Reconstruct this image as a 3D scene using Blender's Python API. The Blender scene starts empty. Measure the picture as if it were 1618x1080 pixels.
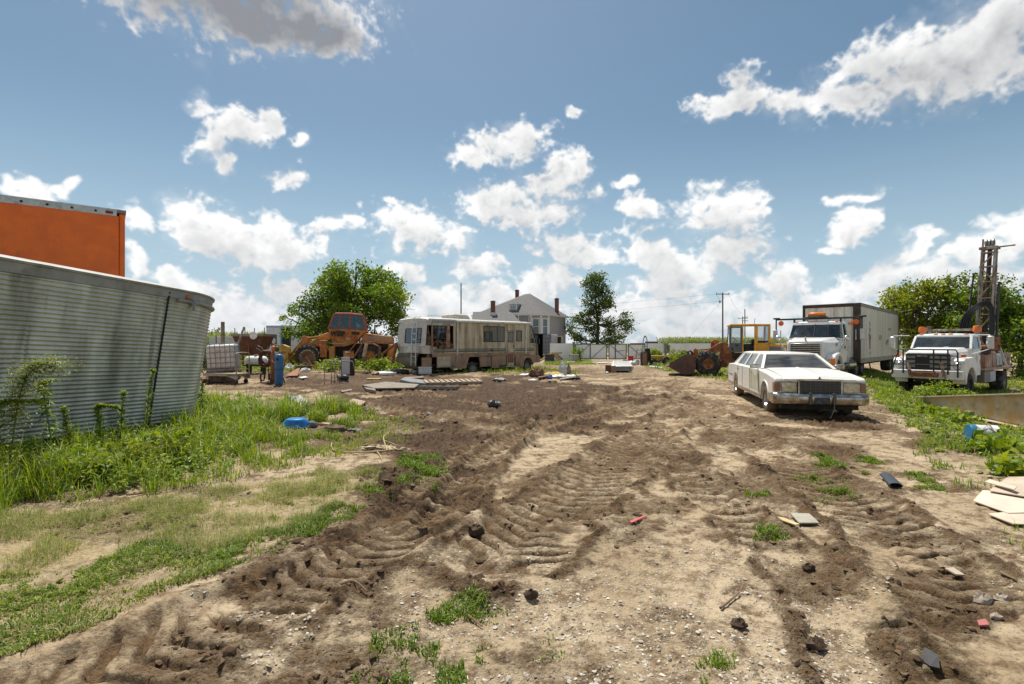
import bpy, bmesh, math, random
import numpy as np
from mathutils import Vector, Matrix, Euler
R = math.radians
S = bpy.context.scene
random.seed(7); RNG = np.random.default_rng(7)
COL = S.collection
# ------------------------------------------------------------------ camera
EYE = 1.75; F = 809.0; CX = 809.0; HZ = 542.0      # eye height, focal length in photo pixels, centre, horizon row
cam = bpy.data.cameras.new("camera"); camo = bpy.data.objects.new("camera", cam); COL.objects.link(camo)
cam.sensor_width = 36; cam.lens = 18; cam.clip_end = 8000; cam.clip_start = .05
camo.location = (0, 0, EYE); camo.rotation_euler = (R(90) + math.atan(2/809), 0, 0)
S.camera = camo
# ------------------------------------------------------------------ exposure
S.view_settings.view_transform = 'Standard'; S.view_settings.look = 'None'
S.view_settings.exposure = 0.17; S.view_settings.gamma = 1
# ------------------------------------------------------------------ sun
SUN_DIR = Vector((-.22, .66, 0)).normalized(); SUN_EL = R(66)
to_sun = Vector((SUN_DIR.x*math.cos(SUN_EL), SUN_DIR.y*math.cos(SUN_EL), math.sin(SUN_EL)))
sun = bpy.data.lights.new("sun", 'SUN'); sun.energy = 5.0; sun.angle = R(.5); sun.color = (1, .95, .86)
suno = bpy.data.objects.new("sun", sun); COL.objects.link(suno)
suno.rotation_euler = to_sun.to_track_quat('Z', 'Y').to_euler()
# ------------------------------------------------------------------ world: sky and clouds by direction
W = bpy.data.worlds.new("World"); S.world = W; W.use_nodes = True
def pix_dir(px, py):
    az = math.atan((px-CX)/F); el = math.atan((HZ-py)/math.hypot(F, px-CX)); return az, el
CLOUDS = [  # photo place of each cloud mass: centre x, y, half width, half height
 (330,-45,250,105),(200,-30,150,60),(480,45,75,42),(520,75,45,28),(400,30,110,50),
 (1530,75,170,75),(1450,110,120,60),(1340,150,90,42),(1240,165,70,28),(1150,165,60,30),(1600,40,110,70),(1380,85,60,30),(1165,130,25,22),
 (355,195,55,30),(330,215,40,22),(400,185,40,22),(300,150,26,18),(345,245,20,18),(468,226,22,14),(450,276,28,13),
 (790,230,60,24),(740,245,36,18),(830,215,30,20),(897,188,13,8),(906,184,8,6),
 (880,285,45,34),(800,320,60,32),(850,340,60,26),(905,270,25,24),(940,305,18,16),(770,325,30,24),(990,290,20,15),
 (660,360,70,30),(720,375,40,26),(610,335,16,12),
 (310,335,50,36),(390,370,90,42),(450,385,90,34),(330,365,60,34),(530,365,40,18),(560,358,30,12),(430,345,40,22),
 (1340,307,38,13),(1350,345,30,22),(1330,375,36,18),(1300,402,34,11),(1365,340,22,16),
 (1120,335,60,36),(1010,335,28,22),(1170,350,36,28),(1020,395,52,28),(1150,400,60,30),(1080,420,80,34),(1050,450,60,22),(1180,330,22,18),
 (900,395,52,24),(760,420,44,16),(640,420,34,16),(880,440,50,22),(940,410,24,14),
 (1440,390,40,36),(1410,430,45,34),(1540,390,60,44),(1600,370,50,50),(1500,430,60,40),(1380,460,60,26),(1225,460,40,30),(1240,440,20,18),(1300,470,70,22),
 (40,290,40,30),(10,280,30,22),(80,300,25,16),(215,355,30,18),(220,405,26,14),(280,425,36,16),(310,450,60,20),
 (700,470,90,30),(790,475,60,24),(850,455,40,26),(400,490,110,30),(450,450,40,22),(350,500,100,30),(620,480,80,30),(1020,490,90,30),(1110,500,110,26),(1200,500,80,26),
 (960,500,80,24),(720,515,200,20),(1050,525,240,18),(400,525,160,16),(1330,505,120,24),(1520,500,120,30),(1550,450,70,40),(100,520,200,20),
]
def _vn(x, y, seed):
    ix, iy = np.floor(x), np.floor(y); fx, fy = (x-ix).astype(np.float32), (y-iy).astype(np.float32)
    ix = ix.astype(np.int64); iy = iy.astype(np.int64)
    fx = fx*fx*(3-2*fx); fy = fy*fy*(3-2*fy)
    def hh(a, b):
        h = (a*374761393+b*668265263+seed*1274126177) & 0xffffffff
        h = ((h ^ (h >> 13))*1274126177) & 0xffffffff
        return (((h ^ (h >> 16)) & 0xffff)/65535.).astype(np.float32)
    a, b, c, d = hh(ix,iy), hh(ix+1,iy), hh(ix,iy+1), hh(ix+1,iy+1)
    return (a+(b-a)*fx)+((c+(d-c)*fx)-(a+(b-a)*fx))*fy
def cloud_map(WD=4096):
    """cumulus over the upper half of the sky: two fields (cover, shade), azimuth by elevation"""
    HT = WD//4
    az = ((np.arange(WD)+.5)/WD-.5)*2*np.pi; el = (np.arange(HT)+.5)/HT*np.pi/2
    A, E = np.meshgrid(az, el)                                      # az measured from straight ahead, to the right
    A = A.astype(np.float32); E = E.astype(np.float32)
    def fb(sc, oc, seed, gain=.5, ys=1.25):
        t = 0; n = 0; a = 1.
        for i in range(oc): t = t+a*_vn(A*sc+31+i*7.7, E*sc*ys+i*3.3, seed+i); n += a; a *= gain; sc *= 2.05
        return t/n
    wx, wy = (fb(9, 4, 1)-.5)*.085, (fb(9, 4, 21)-.5)*.07
    wx2, wy2 = (fb(34, 3, 51)-.5)*.03, (fb(34, 3, 61)-.5)*.025
    Aw, Ew = A+wx+wx2, E+wy+wy2
    dens = np.full(A.shape, -1.5, np.float32)
    for (px, py, rx, ry) in CLOUDS:
        a, e = pix_dir(px, py); ra = rx/F*math.cos(a)**2*1.06; re = ry/F*math.cos(a)*math.cos(e)**2*1.08
        i0, i1 = np.searchsorted(az, [a-ra*2.4-.06, a+ra*2.4+.06]); j0, j1 = np.searchsorted(el, [e-re*2.4-.06, e+re*2.4+.06])
        sl = (slice(j0, j1), slice(i0, i1))
        d = 1-np.hypot((Aw[sl]-a)/ra, (Ew[sl]-e)/re)
        k = .22; x = dens[sl]; hh = np.maximum(k-np.abs(x-d), 0)/k; dens[sl] = np.maximum(x, d)+hh*hh*k*.25
    gen = fb(3.4, 3, 77)*4.6-2.5                                     # broken cumulus all round
    mk = np.clip((np.abs(A)-.86)/.14, 0, 1); mk = np.maximum(mk, np.clip((E-.62)/.15, 0, 1)); dens = dens*(1-mk)+gen*mk
    # billows: ridged noise gives rounded heads
    bil = 0; n = 0; am = 1.; sc = 26.
    for i in range(5):
        bil = bil+am*(1-np.abs(2*_vn(Aw*sc+i*5.1, Ew*sc*1.15-i*2.7, 91+i)-1)**1.3); n += am; am *= .55; sc *= 2.1
    bil = bil/n
    fine = fb(60, 6, 131, .6)
    f = dens-.06+(bil-.52)*.95+(fine-.5)*1.15
    cover = np.clip(f/.62, 0, 1); cover = cover*cover*(3-2*cover)
    wisp = np.clip((dens+.30+(fb(22, 5, 211, .62)-.5)*1.5)/.9, 0, 1); cover = np.maximum(cover, .34*wisp*wisp)
    body = np.clip(f, 0, 1.2)
    acc = 0; px_ = WD/(2*np.pi)
    for i in range(1, 15):                                            # how much cloud lies between here and the sun, up and to the left
        r = .009*i; acc = acc+np.roll(np.roll(body, -int(r*px_*.9), 0), int(r*px_*.38), 1)*(1 if i < 8 else .7)
    acc = acc/12.
    hi = np.clip((E-.30)/.22, 0, 1)
    shade = (1-np.exp(-np.clip(acc-.05, 0, None)*1.9))*.80+(1-np.exp(-np.clip(dens+.05+(bil-.52)*.5, 0, None)*1.5))*hi*.85
    shade = shade+(bil-.52)*-.5*np.clip(body*2, 0, 1)+(fine-.5)*-.25*np.clip(body*2, 0, 1)
    return cover, np.clip(shade, 0, 1)
def build_world():
    nt = W.node_tree; N = nt.nodes; L = nt.links
    for n in list(N): N.remove(n)
    out = N.new('ShaderNodeOutputWorld'); bg = N.new('ShaderNodeBackground'); bg.inputs[1].default_value = .1
    L.new(bg.outputs[0], out.inputs[0])
    sky = N.new('ShaderNodeTexSky'); sky.sky_type = 'NISHITA'; sky.sun_disc = False
    sky.sun_elevation = SUN_EL; sky.sun_rotation = math.atan2(SUN_DIR.x, SUN_DIR.y)
    sky.air_density = 1.0; sky.dust_density = 1.0; sky.ozone_density = 1.0
    WD = 4096; cov, shd = cloud_map(WD); px = np.zeros((WD//2, WD, 4), np.float32); px[...,3] = 1
    px[WD//4:, :, 0] = cov; px[WD//4:, :, 1] = shd
    px = np.roll(px, -WD//4, 1)                                     # straight ahead (+Y) sits at one quarter of the map
    im = bpy.data.images.new('cloud_cover', WD, WD//2, alpha=False, float_buffer=False); im.colorspace_settings.name = 'Non-Color'
    im.pixels.foreach_set(px.ravel()); im.update(); im.pack()
    tc = N.new('ShaderNodeTexCoord'); en = N.new('ShaderNodeTexEnvironment'); en.image = im; en.interpolation = 'Cubic'
    L.new(tc.outputs['Generated'], en.inputs[0])
    sc = N.new('ShaderNodeSeparateColor'); L.new(en.outputs[0], sc.inputs[0])
    def mr(x, a, b, c=0., d=1.):
        n = N.new('ShaderNodeMapRange'); n.interpolation_type = 'SMOOTHSTEP'; L.new(x, n.inputs[0])
        for i, q in enumerate((a, b, c, d)): n.inputs[i+1].default_value = q
        return n.outputs[0]
    def mix(f, a, b):
        n = N.new('ShaderNodeMix'); n.data_type = 'RGBA'; L.new(f, n.inputs[0])
        for s, x in ((6, a), (7, b)):
            if isinstance(x, tuple): n.inputs[s].default_value = (*x, 1)
            else: L.new(x, n.inputs[s])
        return n.outputs[2]
    sep = N.new('ShaderNodeSeparateXYZ'); L.new(tc.outputs['Generated'], sep.inputs[0])
    hs = N.new('ShaderNodeHueSaturation'); hs.inputs['Saturation'].default_value = SKY_SAT; hs.inputs['Value'].default_value = SKY_VAL; hs.inputs['Hue'].default_value = SKY_HUE
    L.new(sky.outputs[0], hs.inputs['Color'])
    skyc = mix(mr(sep.outputs[2], .0, .40, .80, 0.), hs.outputs[0], (4.5, 6.0, 7.1))       # paler air near the horizon
    cl = mix(sc.outputs[1], (9.3, 9.3, 9.2), (2.6, 2.75, 3.0))
    cl = mix(mr(sep.outputs[2], .0, .20, .35, 0.), cl, (7.4, 7.9, 8.4))
    L.new(mix(sc.outputs[0], skyc, cl), bg.inputs[0])
SKY_SAT, SKY_VAL, SKY_HUE = 1.06, .80, .483
build_world()
S.cycles.use_denoising = True
S.cycles.max_bounces = 6; S.cycles.transparent_max_bounces = 12
try: W.cycles.sampling_method = 'MANUAL'; W.cycles.sample_map_resolution = 512
except Exception: pass

# ------------------------------------------------------------------ helpers
def P(px, py, D): return Vector(((px-CX)/F*D, D, EYE+(HZ-py)/F*D))
def tag(o, label=None, cat=None, group=None, kind=None):
    if label: o['label'] = label
    if cat: o['category'] = cat
    if group: o['group'] = group
    if kind: o['kind'] = kind
    return o
def T(name, label, cat, loc, yaw=0, group=None, rot=None):
    o = bpy.data.objects.new(name, None); COL.objects.link(o); o.location = loc
    o.rotation_euler = rot if rot else (0, 0, yaw); o.empty_display_size = .2
    return tag(o, label, cat, group)
def copy_tree(o, parent=None):
    c = o.copy(); COL.objects.link(c); c.parent = parent
    for ch in list(o.children): copy_tree(ch, c)
    return c
class B:
    """collects shapes and links them as ONE mesh object"""
    def __init__(s): s.v = []; s.f = []; s.m = []
    def add(s, vs, fs, m=0, M=None):
        n = len(s.v)
        s.v += [tuple(M @ Vector(v)) if M else tuple(v) for v in vs]
        s.f += [tuple(i+n for i in f) for f in fs]; s.m += [m]*len(fs); return s
    def box(s, c, d, rot=None, m=0):
        x, y, z = (k/2 for k in d)
        vs = [(-x,-y,-z),(x,-y,-z),(x,y,-z),(-x,y,-z),(-x,-y,z),(x,-y,z),(x,y,z),(-x,y,z)]
        fs = [(3,2,1,0),(4,5,6,7),(0,1,5,4),(1,2,6,5),(2,3,7,6),(3,0,4,7)]
        M = Matrix.Translation(c) @ (Euler(rot).to_matrix().to_4x4() if rot else Matrix())
        return s.add(vs, fs, m, M)
    def bb(s, x0, x1, y0, y1, z0, z1, m=0): return s.box(((x0+x1)/2,(y0+y1)/2,(z0+z1)/2),(abs(x1-x0),abs(y1-y0),abs(z1-z0)),None,m)
    def beam(s, p0, p1, w, h, m=0, up=(0,0,1)):
        p0, p1 = Vector(p0), Vector(p1); d = (p1-p0); L = d.length; d.normalize()
        u = Vector(up)
        if abs(d.dot(u)) > .98: u = Vector((0,1,0))
        r = d.cross(u).normalized(); u = r.cross(d)
        vs = []
        for p in (p0, p1):
            for a, b in ((-1,-1),(1,-1),(1,1),(-1,1)): vs.append(p + r*a*w/2 + u*b*h/2)
        return s.add(vs, [(3,2,1,0),(4,5,6,7),(0,1,5,4),(1,2,6,5),(2,3,7,6),(3,0,4,7)], m)
    def cyl(s, p0, p1, r0, r1=None, n=14, m=0, cap=True):
        p0, p1 = Vector(p0), Vector(p1); r1 = r0 if r1 is None else r1
        q = (p1-p0).to_track_quat('Z', 'Y'); vs = []
        for p, r in ((p0, r0), (p1, r1)):
            for i in range(n):
                a = 2*math.pi*i/n; vs.append(p + q @ Vector((math.cos(a)*r, math.sin(a)*r, 0)))
        fs = [(i,(i+1)%n,n+(i+1)%n,n+i) for i in range(n)]
        if cap: fs += [tuple(range(n-1,-1,-1)), tuple(range(n,2*n))]
        return s.add(vs, fs, m)
    def tube(s, pts, r, n=7, m=0, cap=True):
        pts = [Vector(p) for p in pts]; rs = r if isinstance(r, (list, tuple)) else [r]*len(pts)
        vs = []; prev = None
        for i, p in enumerate(pts):
            t = (pts[min(i+1, len(pts)-1)]-pts[max(i-1, 0)]).normalized()
            if prev is None:
                u = Vector((0,0,1)) if abs(t.z) < .9 else Vector((1,0,0))
                a = t.cross(u).normalized()
            else:
                a = (prev - t*prev.dot(t)).normalized()
            prev = a; b = t.cross(a)
            for k in range(n):
                th = 2*math.pi*k/n; vs.append(p + (a*math.cos(th)+b*math.sin(th))*rs[i])
        fs = []
        for i in range(len(pts)-1):
            for k in range(n): fs.append((i*n+k, i*n+(k+1)%n, (i+1)*n+(k+1)%n, (i+1)*n+k))
        if cap: fs += [tuple(range(n-1,-1,-1)), tuple(range((len(pts)-1)*n, len(pts)*n))]
        return s.add(vs, fs, m)
    def prism(s, pts, ax, a, b, m=0):
        """polygon in the other two axes, extruded along ax from a to b"""
        def mk(p, t): return {'x': (t,p[0],p[1]), 'y': (p[0],t,p[1]), 'z': (p[0],p[1],t)}[ax]
        n = len(pts); vs = [mk(p,a) for p in pts]+[mk(p,b) for p in pts]
        fs = [tuple(range(n-1,-1,-1)), tuple(range(n,2*n))]+[(i,(i+1)%n,n+(i+1)%n,n+i) for i in range(n)]
        return s.add(vs, fs, m)
    def loft(s, rings, m=0, cap=True, closed=True):
        n = len(rings[0]); vs = [p for r in rings for p in r]; fs = []
        for i in range(len(rings)-1):
            for k in range(n if closed else n-1): fs.append((i*n+k, i*n+(k+1)%n, (i+1)*n+(k+1)%n, (i+1)*n+k))
        if cap: fs += [tuple(range(n-1,-1,-1)), tuple(range((len(rings)-1)*n, len(rings)*n))]
        return s.add(vs, fs, m)
    def lathe(s, prof, c=(0,0,0), ax='z', n=20, m=0, seg=None):
        """profile (radius, along) spun round an axis through c"""
        c = Vector(c); vs = []
        for r, h in prof:
            for k in range(n):
                t = 2*math.pi*k/n; x, y = r*math.cos(t), r*math.sin(t)
                vs.append(c + Vector({'z': (x,y,h), 'y': (x,h,y), 'x': (h,x,y)}[ax]))
        fs = []
        for i in range(len(prof)-1):
            for k in range(n): fs.append((i*n+k, i*n+(k+1)%n, (i+1)*n+(k+1)%n, (i+1)*n+k))
        return s.add(vs, fs, m)
    def quad(s, a, b, c, d, m=0): return s.add([a,b,c,d], [(0,1,2,3)], m)
    def sheet(s, pts, t, m=0):
        """planar polygon given a thickness along its normal"""
        pts = [Vector(p) for p in pts]; nrm = (pts[1]-pts[0]).cross(pts[2]-pts[0]).normalized()*t; n = len(pts)
        return s.add([p for p in pts]+[p+nrm for p in pts], [tuple(range(n-1,-1,-1)), tuple(range(n,2*n))]+[(i,(i+1)%n,n+(i+1)%n,n+i) for i in range(n)], m)
    def sphere(s, c, r, n=12, k=8, m=0, sc=(1,1,1)):
        prof = [(max(r*math.sin(math.pi*i/k), 1e-4), -r*math.cos(math.pi*i/k)) for i in range(k+1)]
        q = B(); q.lathe(prof, (0,0,0), 'z', n); M = Matrix.Translation(c) @ Matrix.Diagonal((*sc, 1))
        return s.add(q.v, q.f, m, M)
    def build(s, name, mats, parent=None, bevel=0, smooth=True, ang=38, seg=2):
        me = bpy.data.meshes.new(name); me.from_pydata(s.v, [], s.f)
        mats = mats if isinstance(mats, (list, tuple)) else [mats]
        for q in mats: me.materials.append(q)
        me.polygons.foreach_set('material_index', s.m)
        bm = bmesh.new(); bm.from_mesh(me); bmesh.ops.recalc_face_normals(bm, faces=bm.faces); bm.to_mesh(me); bm.free()
        if smooth:
            me.polygons.foreach_set('use_smooth', [True]*len(me.polygons)); me.set_sharp_from_angle(angle=R(ang))
        me.update()
        o = bpy.data.objects.new(name, me); COL.objects.link(o)
        if parent: o.parent = parent
        if bevel:
            b = o.modifiers.new('bevel', 'BEVEL'); b.width = bevel; b.segments = seg; b.limit_method = 'ANGLE'; b.angle_limit = R(35)
        return o
def np_mesh(name, verts, faces, mats, tint=None, nv=None, parent=None, smooth=False):
    """big mesh from numpy: verts (n,3), faces (m,k) all the same size"""
    me = bpy.data.meshes.new(name); k = faces.shape[1]; m = len(faces)
    me.vertices.add(len(verts)); me.vertices.foreach_set('co', np.asarray(verts, dtype=np.float32).ravel())
    me.loops.add(m*k); me.loops.foreach_set('vertex_index', np.asarray(faces, dtype=np.int32).ravel())
    me.polygons.add(m); me.polygons.foreach_set('loop_start', np.arange(0, m*k, k, dtype=np.int32))
    me.polygons.foreach_set('use_smooth', np.full(m, smooth))
    for q in (mats if isinstance(mats, (list, tuple)) else [mats]): me.materials.append(q)
    me.update(calc_edges=True); me.validate()
    if tint is not None:
        for nm, dom, arr in tint:
            a = me.attributes.new(nm, 'FLOAT', dom); a.data.foreach_set('value', np.asarray(arr, dtype=np.float32))
    o = bpy.data.objects.new(name, me); COL.objects.link(o)
    if parent: o.parent = parent
    return o
def text_obj(name, txt, size, mat, M, parent=None, ext=.004, bold=0.0, sx=1.0):
    """lettering as a solid mesh lying in the XY plane of M"""
    cu = bpy.data.curves.new(name, 'FONT'); cu.body = txt; cu.size = size; cu.extrude = ext; cu.offset = bold; cu.align_x = 'CENTER'; cu.align_y = 'CENTER'
    t = bpy.data.objects.new(name, cu); COL.objects.link(t); dg = bpy.context.evaluated_depsgraph_get()
    me = bpy.data.meshes.new_from_object(t.evaluated_get(dg)); bpy.data.objects.remove(t); bpy.data.curves.remove(cu)
    me.transform(M @ Matrix.Diagonal((sx, 1, 1, 1))); me.materials.clear(); me.materials.append(mat)
    o = bpy.data.objects.new(name, me); COL.objects.link(o)
    if parent: o.parent = parent
    return o
def frameM(o, x, y):
    """matrix whose X and Y axes are the given directions, origin o"""
    x = Vector(x).normalized(); y = Vector(y); y = (y-x*y.dot(x)).normalized(); z = x.cross(y)
    return Matrix(((x.x,y.x,z.x,o[0]),(x.y,y.y,z.y,o[1]),(x.z,y.z,z.z,o[2]),(0,0,0,1)))
# ------------------------------------------------------------------ noise in numpy
def _hash(ix, iy, seed):
    h = (ix.astype(np.int64)*374761393 + iy.astype(np.int64)*668265263 + seed*1274126177) & 0xffffffff
    h = ((h ^ (h >> 13))*1274126177) & 0xffffffff
    return ((h ^ (h >> 16)) & 0xffffff)/float(0xffffff)
def vnoise(x, y, seed=0):
    ix, iy = np.floor(x), np.floor(y); fx, fy = x-ix, y-iy
    fx = fx*fx*fx*(fx*(fx*6-15)+10); fy = fy*fy*fy*(fy*(fy*6-15)+10)
    a, b, c, d = _hash(ix,iy,seed), _hash(ix+1,iy,seed), _hash(ix,iy+1,seed), _hash(ix+1,iy+1,seed)
    return (a+(b-a)*fx)+((c+(d-c)*fx)-(a+(b-a)*fx))*fy
def fbm(x, y, sc, oct=4, seed=0, gain=.5):
    t = 0; a = 1; n = 0
    for i in range(oct):
        t = t + a*vnoise(x*sc+i*17.3, y*sc-i*9.1, seed+i); n += a; a *= gain; sc *= 2.03
    return t/n
def sst(x, a, b):
    t = np.clip((x-a)/(b-a), 0, 1); return t*t*(3-2*t)
# ------------------------------------------------------------------ materials
def _nodes(name):
    m = bpy.data.materials.new(name); m.use_nodes = True; nt = m.node_tree
    for n in list(nt.nodes): nt.nodes.remove(n)
    o = nt.nodes.new('ShaderNodeOutputMaterial'); return m, nt.nodes, nt.links, o
def lin(c): return tuple(((x/255)/12.92 if x/255 <= .04045 else ((x/255+.055)/1.055)**2.4) for x in c)
def M(name, col, rough=.6, metal=0., col2=None, amt=.5, scale=3., stretch=(1,1,1), soft=.12, bump=0., bscale=40., var=.12, col3=None, amt3=.6, scale3=1.5, stretch3=(1,1,1), spec=.5, coat=0.):
    """painted or raw surface with colour variation, worn patches (col2) and a second layer of stain (col3)"""
    m, N, L, o = _nodes(name); p = N.new('ShaderNodeBsdfPrincipled'); L.new(p.outputs[0], o.inputs[0])
    p.inputs['Roughness'].default_value = rough; p.inputs['Metallic'].default_value = metal; p.inputs['Specular IOR Level'].default_value = spec
    p.inputs['Coat Weight'].default_value = coat
    tc = N.new('ShaderNodeTexCoord')
    def noise(sc, st, det=6, ro=.6):
        mp = N.new('ShaderNodeMapping'); mp.inputs['Scale'].default_value = st; L.new(tc.outputs['Object'], mp.inputs[0])
        n = N.new('ShaderNodeTexNoise'); n.inputs['Scale'].default_value = sc; n.inputs['Detail'].default_value = det; n.inputs['Roughness'].default_value = ro
        L.new(mp.outputs[0], n.inputs['Vector']); return n.outputs[0]
    def mix(f, a, b):
        n = N.new('ShaderNodeMix'); n.data_type = 'RGBA'; L.new(f, n.inputs[0])
        for s_, x in ((6,a),(7,b)):
            if isinstance(x, tuple): n.inputs[s_].default_value = (*x,1)
            else: L.new(x, n.inputs[s_])
        return n.outputs[2]
    def ramp(f, a, b):
        n = N.new('ShaderNodeMapRange'); n.interpolation_type = 'SMOOTHSTEP'; L.new(f, n.inputs[0]); n.inputs[1].default_value = a; n.inputs[2].default_value = b; return n.outputs[0]
    lo = tuple(c*(1-var) for c in col); hi_ = tuple(min(c*(1+var),1) for c in col)
    c = mix(ramp(noise(scale*1.7, (1,1,1), 5), .3, .7), lo, hi_)
    if col2: c = mix(ramp(noise(scale, stretch), 1-amt-soft, 1-amt+soft), c, col2)
    if col3: c = mix(ramp(noise(scale3, stretch3), 1-amt3-.1, 1-amt3+.1), c, col3)
    L.new(c, p.inputs['Base Color'])
    if bump:
        b = N.new('ShaderNodeBump'); b.inputs['Strength'].default_value = bump; b.inputs['Distance'].default_value = .01
        L.new(noise(bscale, (1,1,1), 4), b.inputs['Height']); L.new(b.outputs[0], p.inputs['Normal'])
    return m
def glass(name, tint=(.55,.6,.6), dirt=.12, refl=1.0):
    m, N, L, o = _nodes(name)
    tr = N.new('ShaderNodeBsdfTransparent'); tr.inputs[0].default_value = (*tint,1)
    gl = N.new('ShaderNodeBsdfGlossy'); gl.inputs['Roughness'].default_value = .03; gl.inputs[0].default_value = (.9,.95,1,1)
    fr = N.new('ShaderNodeFresnel'); fr.inputs[0].default_value = 1.5
    mu = N.new('ShaderNodeMath'); mu.operation = 'MULTIPLY_ADD'; mu.inputs[1].default_value = 1.3*refl; mu.inputs[2].default_value = .04*refl; mu.use_clamp = True; L.new(fr.outputs[0], mu.inputs[0])
    mx = N.new('ShaderNodeMixShader'); L.new(mu.outputs[0], mx.inputs[0]); L.new(tr.outputs[0], mx.inputs[1]); L.new(gl.outputs[0], mx.inputs[2])
    df = N.new('ShaderNodeBsdfDiffuse'); df.inputs[0].default_value = (.38,.36,.32,1)
    nz = N.new('ShaderNodeTexNoise'); nz.inputs['Scale'].default_value = 4; nz.inputs['Detail'].default_value = 5
    mr = N.new('ShaderNodeMapRange'); L.new(nz.outputs[0], mr.inputs[0]); mr.inputs[1].default_value = .3; mr.inputs[2].default_value = .75; mr.inputs[3].default_value = 0; mr.inputs[4].default_value = dirt*2
    m2 = N.new('ShaderNodeMixShader'); L.new(mr.outputs[0], m2.inputs[0]); L.new(mx.outputs[0], m2.inputs[1]); L.new(df.outputs[0], m2.inputs[2])
    L.new(m2.outputs[0], o.inputs[0]); return m
def leaf(name, c0, c1, c2, trans=.35, rough=.5):
    """leaves or blades: colour runs c0 - c1 - c2 with the face attribute 'tint'"""
    m, N, L, o = _nodes(name)
    at = N.new('ShaderNodeAttribute'); at.attribute_name = 'tint'
    cr = N.new('ShaderNodeValToRGB'); cr.color_ramp.elements[0].color = (*c0,1); cr.color_ramp.elements[1].color = (*c2,1)
    e = cr.color_ramp.elements.new(.5); e.color = (*c1,1); L.new(at.outputs['Fac'], cr.inputs[0])
    p = N.new('ShaderNodeBsdfPrincipled'); p.inputs['Roughness'].default_value = rough; p.inputs['Specular IOR Level'].default_value = .35; L.new(cr.outputs[0], p.inputs['Base Color'])
    t = N.new('ShaderNodeBsdfTranslucent')
    hs = N.new('ShaderNodeHueSaturation'); hs.inputs['Hue'].default_value = .485; hs.inputs['Saturation'].default_value = 1.15; hs.inputs['Value'].default_value = 1.5; L.new(cr.outputs[0], hs.inputs['Color']); L.new(hs.outputs[0], t.inputs[0])
    mx = N.new('ShaderNodeMixShader'); mx.inputs[0].default_value = trans; L.new(p.outputs[0], mx.inputs[1]); L.new(t.outputs[0], mx.inputs[2]); L.new(mx.outputs[0], o.inputs[0])
    return m
RUST = (.16,.06,.028); MUDC = (.10,.07,.045)
tyre_m = M('tyre_rubber', (.022,.022,.022), .85, col2=(.13,.10,.07), amt=.42, scale=5, bump=.4)
tyre_mud = M('muddy_tyre_rubber', (.05,.042,.034), .9, col2=(.15,.105,.065), amt=.6, scale=6, bump=.5)
black_m = M('black_plastic', (.02,.02,.021), .55, col2=(.07,.06,.05), amt=.35, scale=6)
dark_m = M('dark_underbody', (.02,.018,.016), .85, col2=(.06,.045,.03), amt=.4, scale=5)
chrome_m = M('dull_chrome', (.62,.62,.6), .22, 1., col2=(.25,.2,.15), amt=.34, scale=8)
steel_m = M('bare_steel', (.32,.32,.31), .5, .6, col2=RUST, amt=.35, scale=5)
rust_m = M('rusty_steel', RUST, .85, 0., col2=(.26,.12,.06), amt=.5, scale=5, bump=.4)
wood_m = M('weathered_wood', (.30,.25,.19), .85, col2=(.16,.13,.1), amt=.5, scale=6, stretch=(1,1,1), bump=.3)
yel_wood_m = M('fresh_lumber', (.48,.33,.16), .8, col2=(.3,.2,.11), amt=.45, scale=6)
white_m = M('white_paint', (.74,.73,.70), .45, col2=(.42,.37,.29), amt=.3, scale=4)
glass_m = glass('vehicle_glass'); 
amber_m = M('amber_lens', (.85,.20,.01), .25, var=.05); red_m = M('red_lens', (.5,.02,.015), .25, var=.05)
clear_m = M('lamp_lens', (.55,.57,.58), .12, .3, var=.2)
# ------------------------------------------------------------------ terrain
def macro(x, y):
    """slow rise and fall of the yard, metres"""
    x = np.asarray(x, float); y = np.asarray(y, float)
    h = -.42*sst((x-.68*y)/3, 0, 1)*sst(y, 8, 14)*(1-sst(y, 60, 120))
    h = h + .24*sst(-x, -3.5, 0)*sst(y, 19, 25)*(1-sst(y, 42, 50))
    h = h + 1.0*sst(1-np.hypot(x+15, y-9)/6.5, 0, .6)
    return h
def gz(x, y): return float(macro(x, y))
def G(px, py):
    """photo pixel on the ground -> world point"""
    z = 0.
    for _ in range(12):
        D = F*(EYE-z)/(py-HZ); x = (px-CX)/F*D; z = gz(x, D)
    return Vector((x, D, z))
def GD(px, D, dz=0):
    x = (px-CX)/F*D; return Vector((x, D, gz(x, D)+dz))
def to_pix(x, y):
    """where a point of the level yard lies on the ground plan, in photo pixels"""
    yy = np.maximum(y, 1.2); return CX+F*x/yy, HZ+F*EYE/yy
def in_poly(u, v, poly):
    r = np.zeros(u.shape, bool); n = len(poly)
    for i in range(n):
        x0, y0 = poly[i]; x1, y1 = poly[(i+1) % n]
        c = ((y0 > v) != (y1 > v)); xi = (x1-x0)*(v-y0)/((y1-y0) if y1 != y0 else 1e-9)+x0
        r ^= c & (u < xi)
    return r
def poly_w(poly):   # photo polygon -> polygon on the ground
    return [tuple(G(a, b)[:2]) for a, b in poly]
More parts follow.
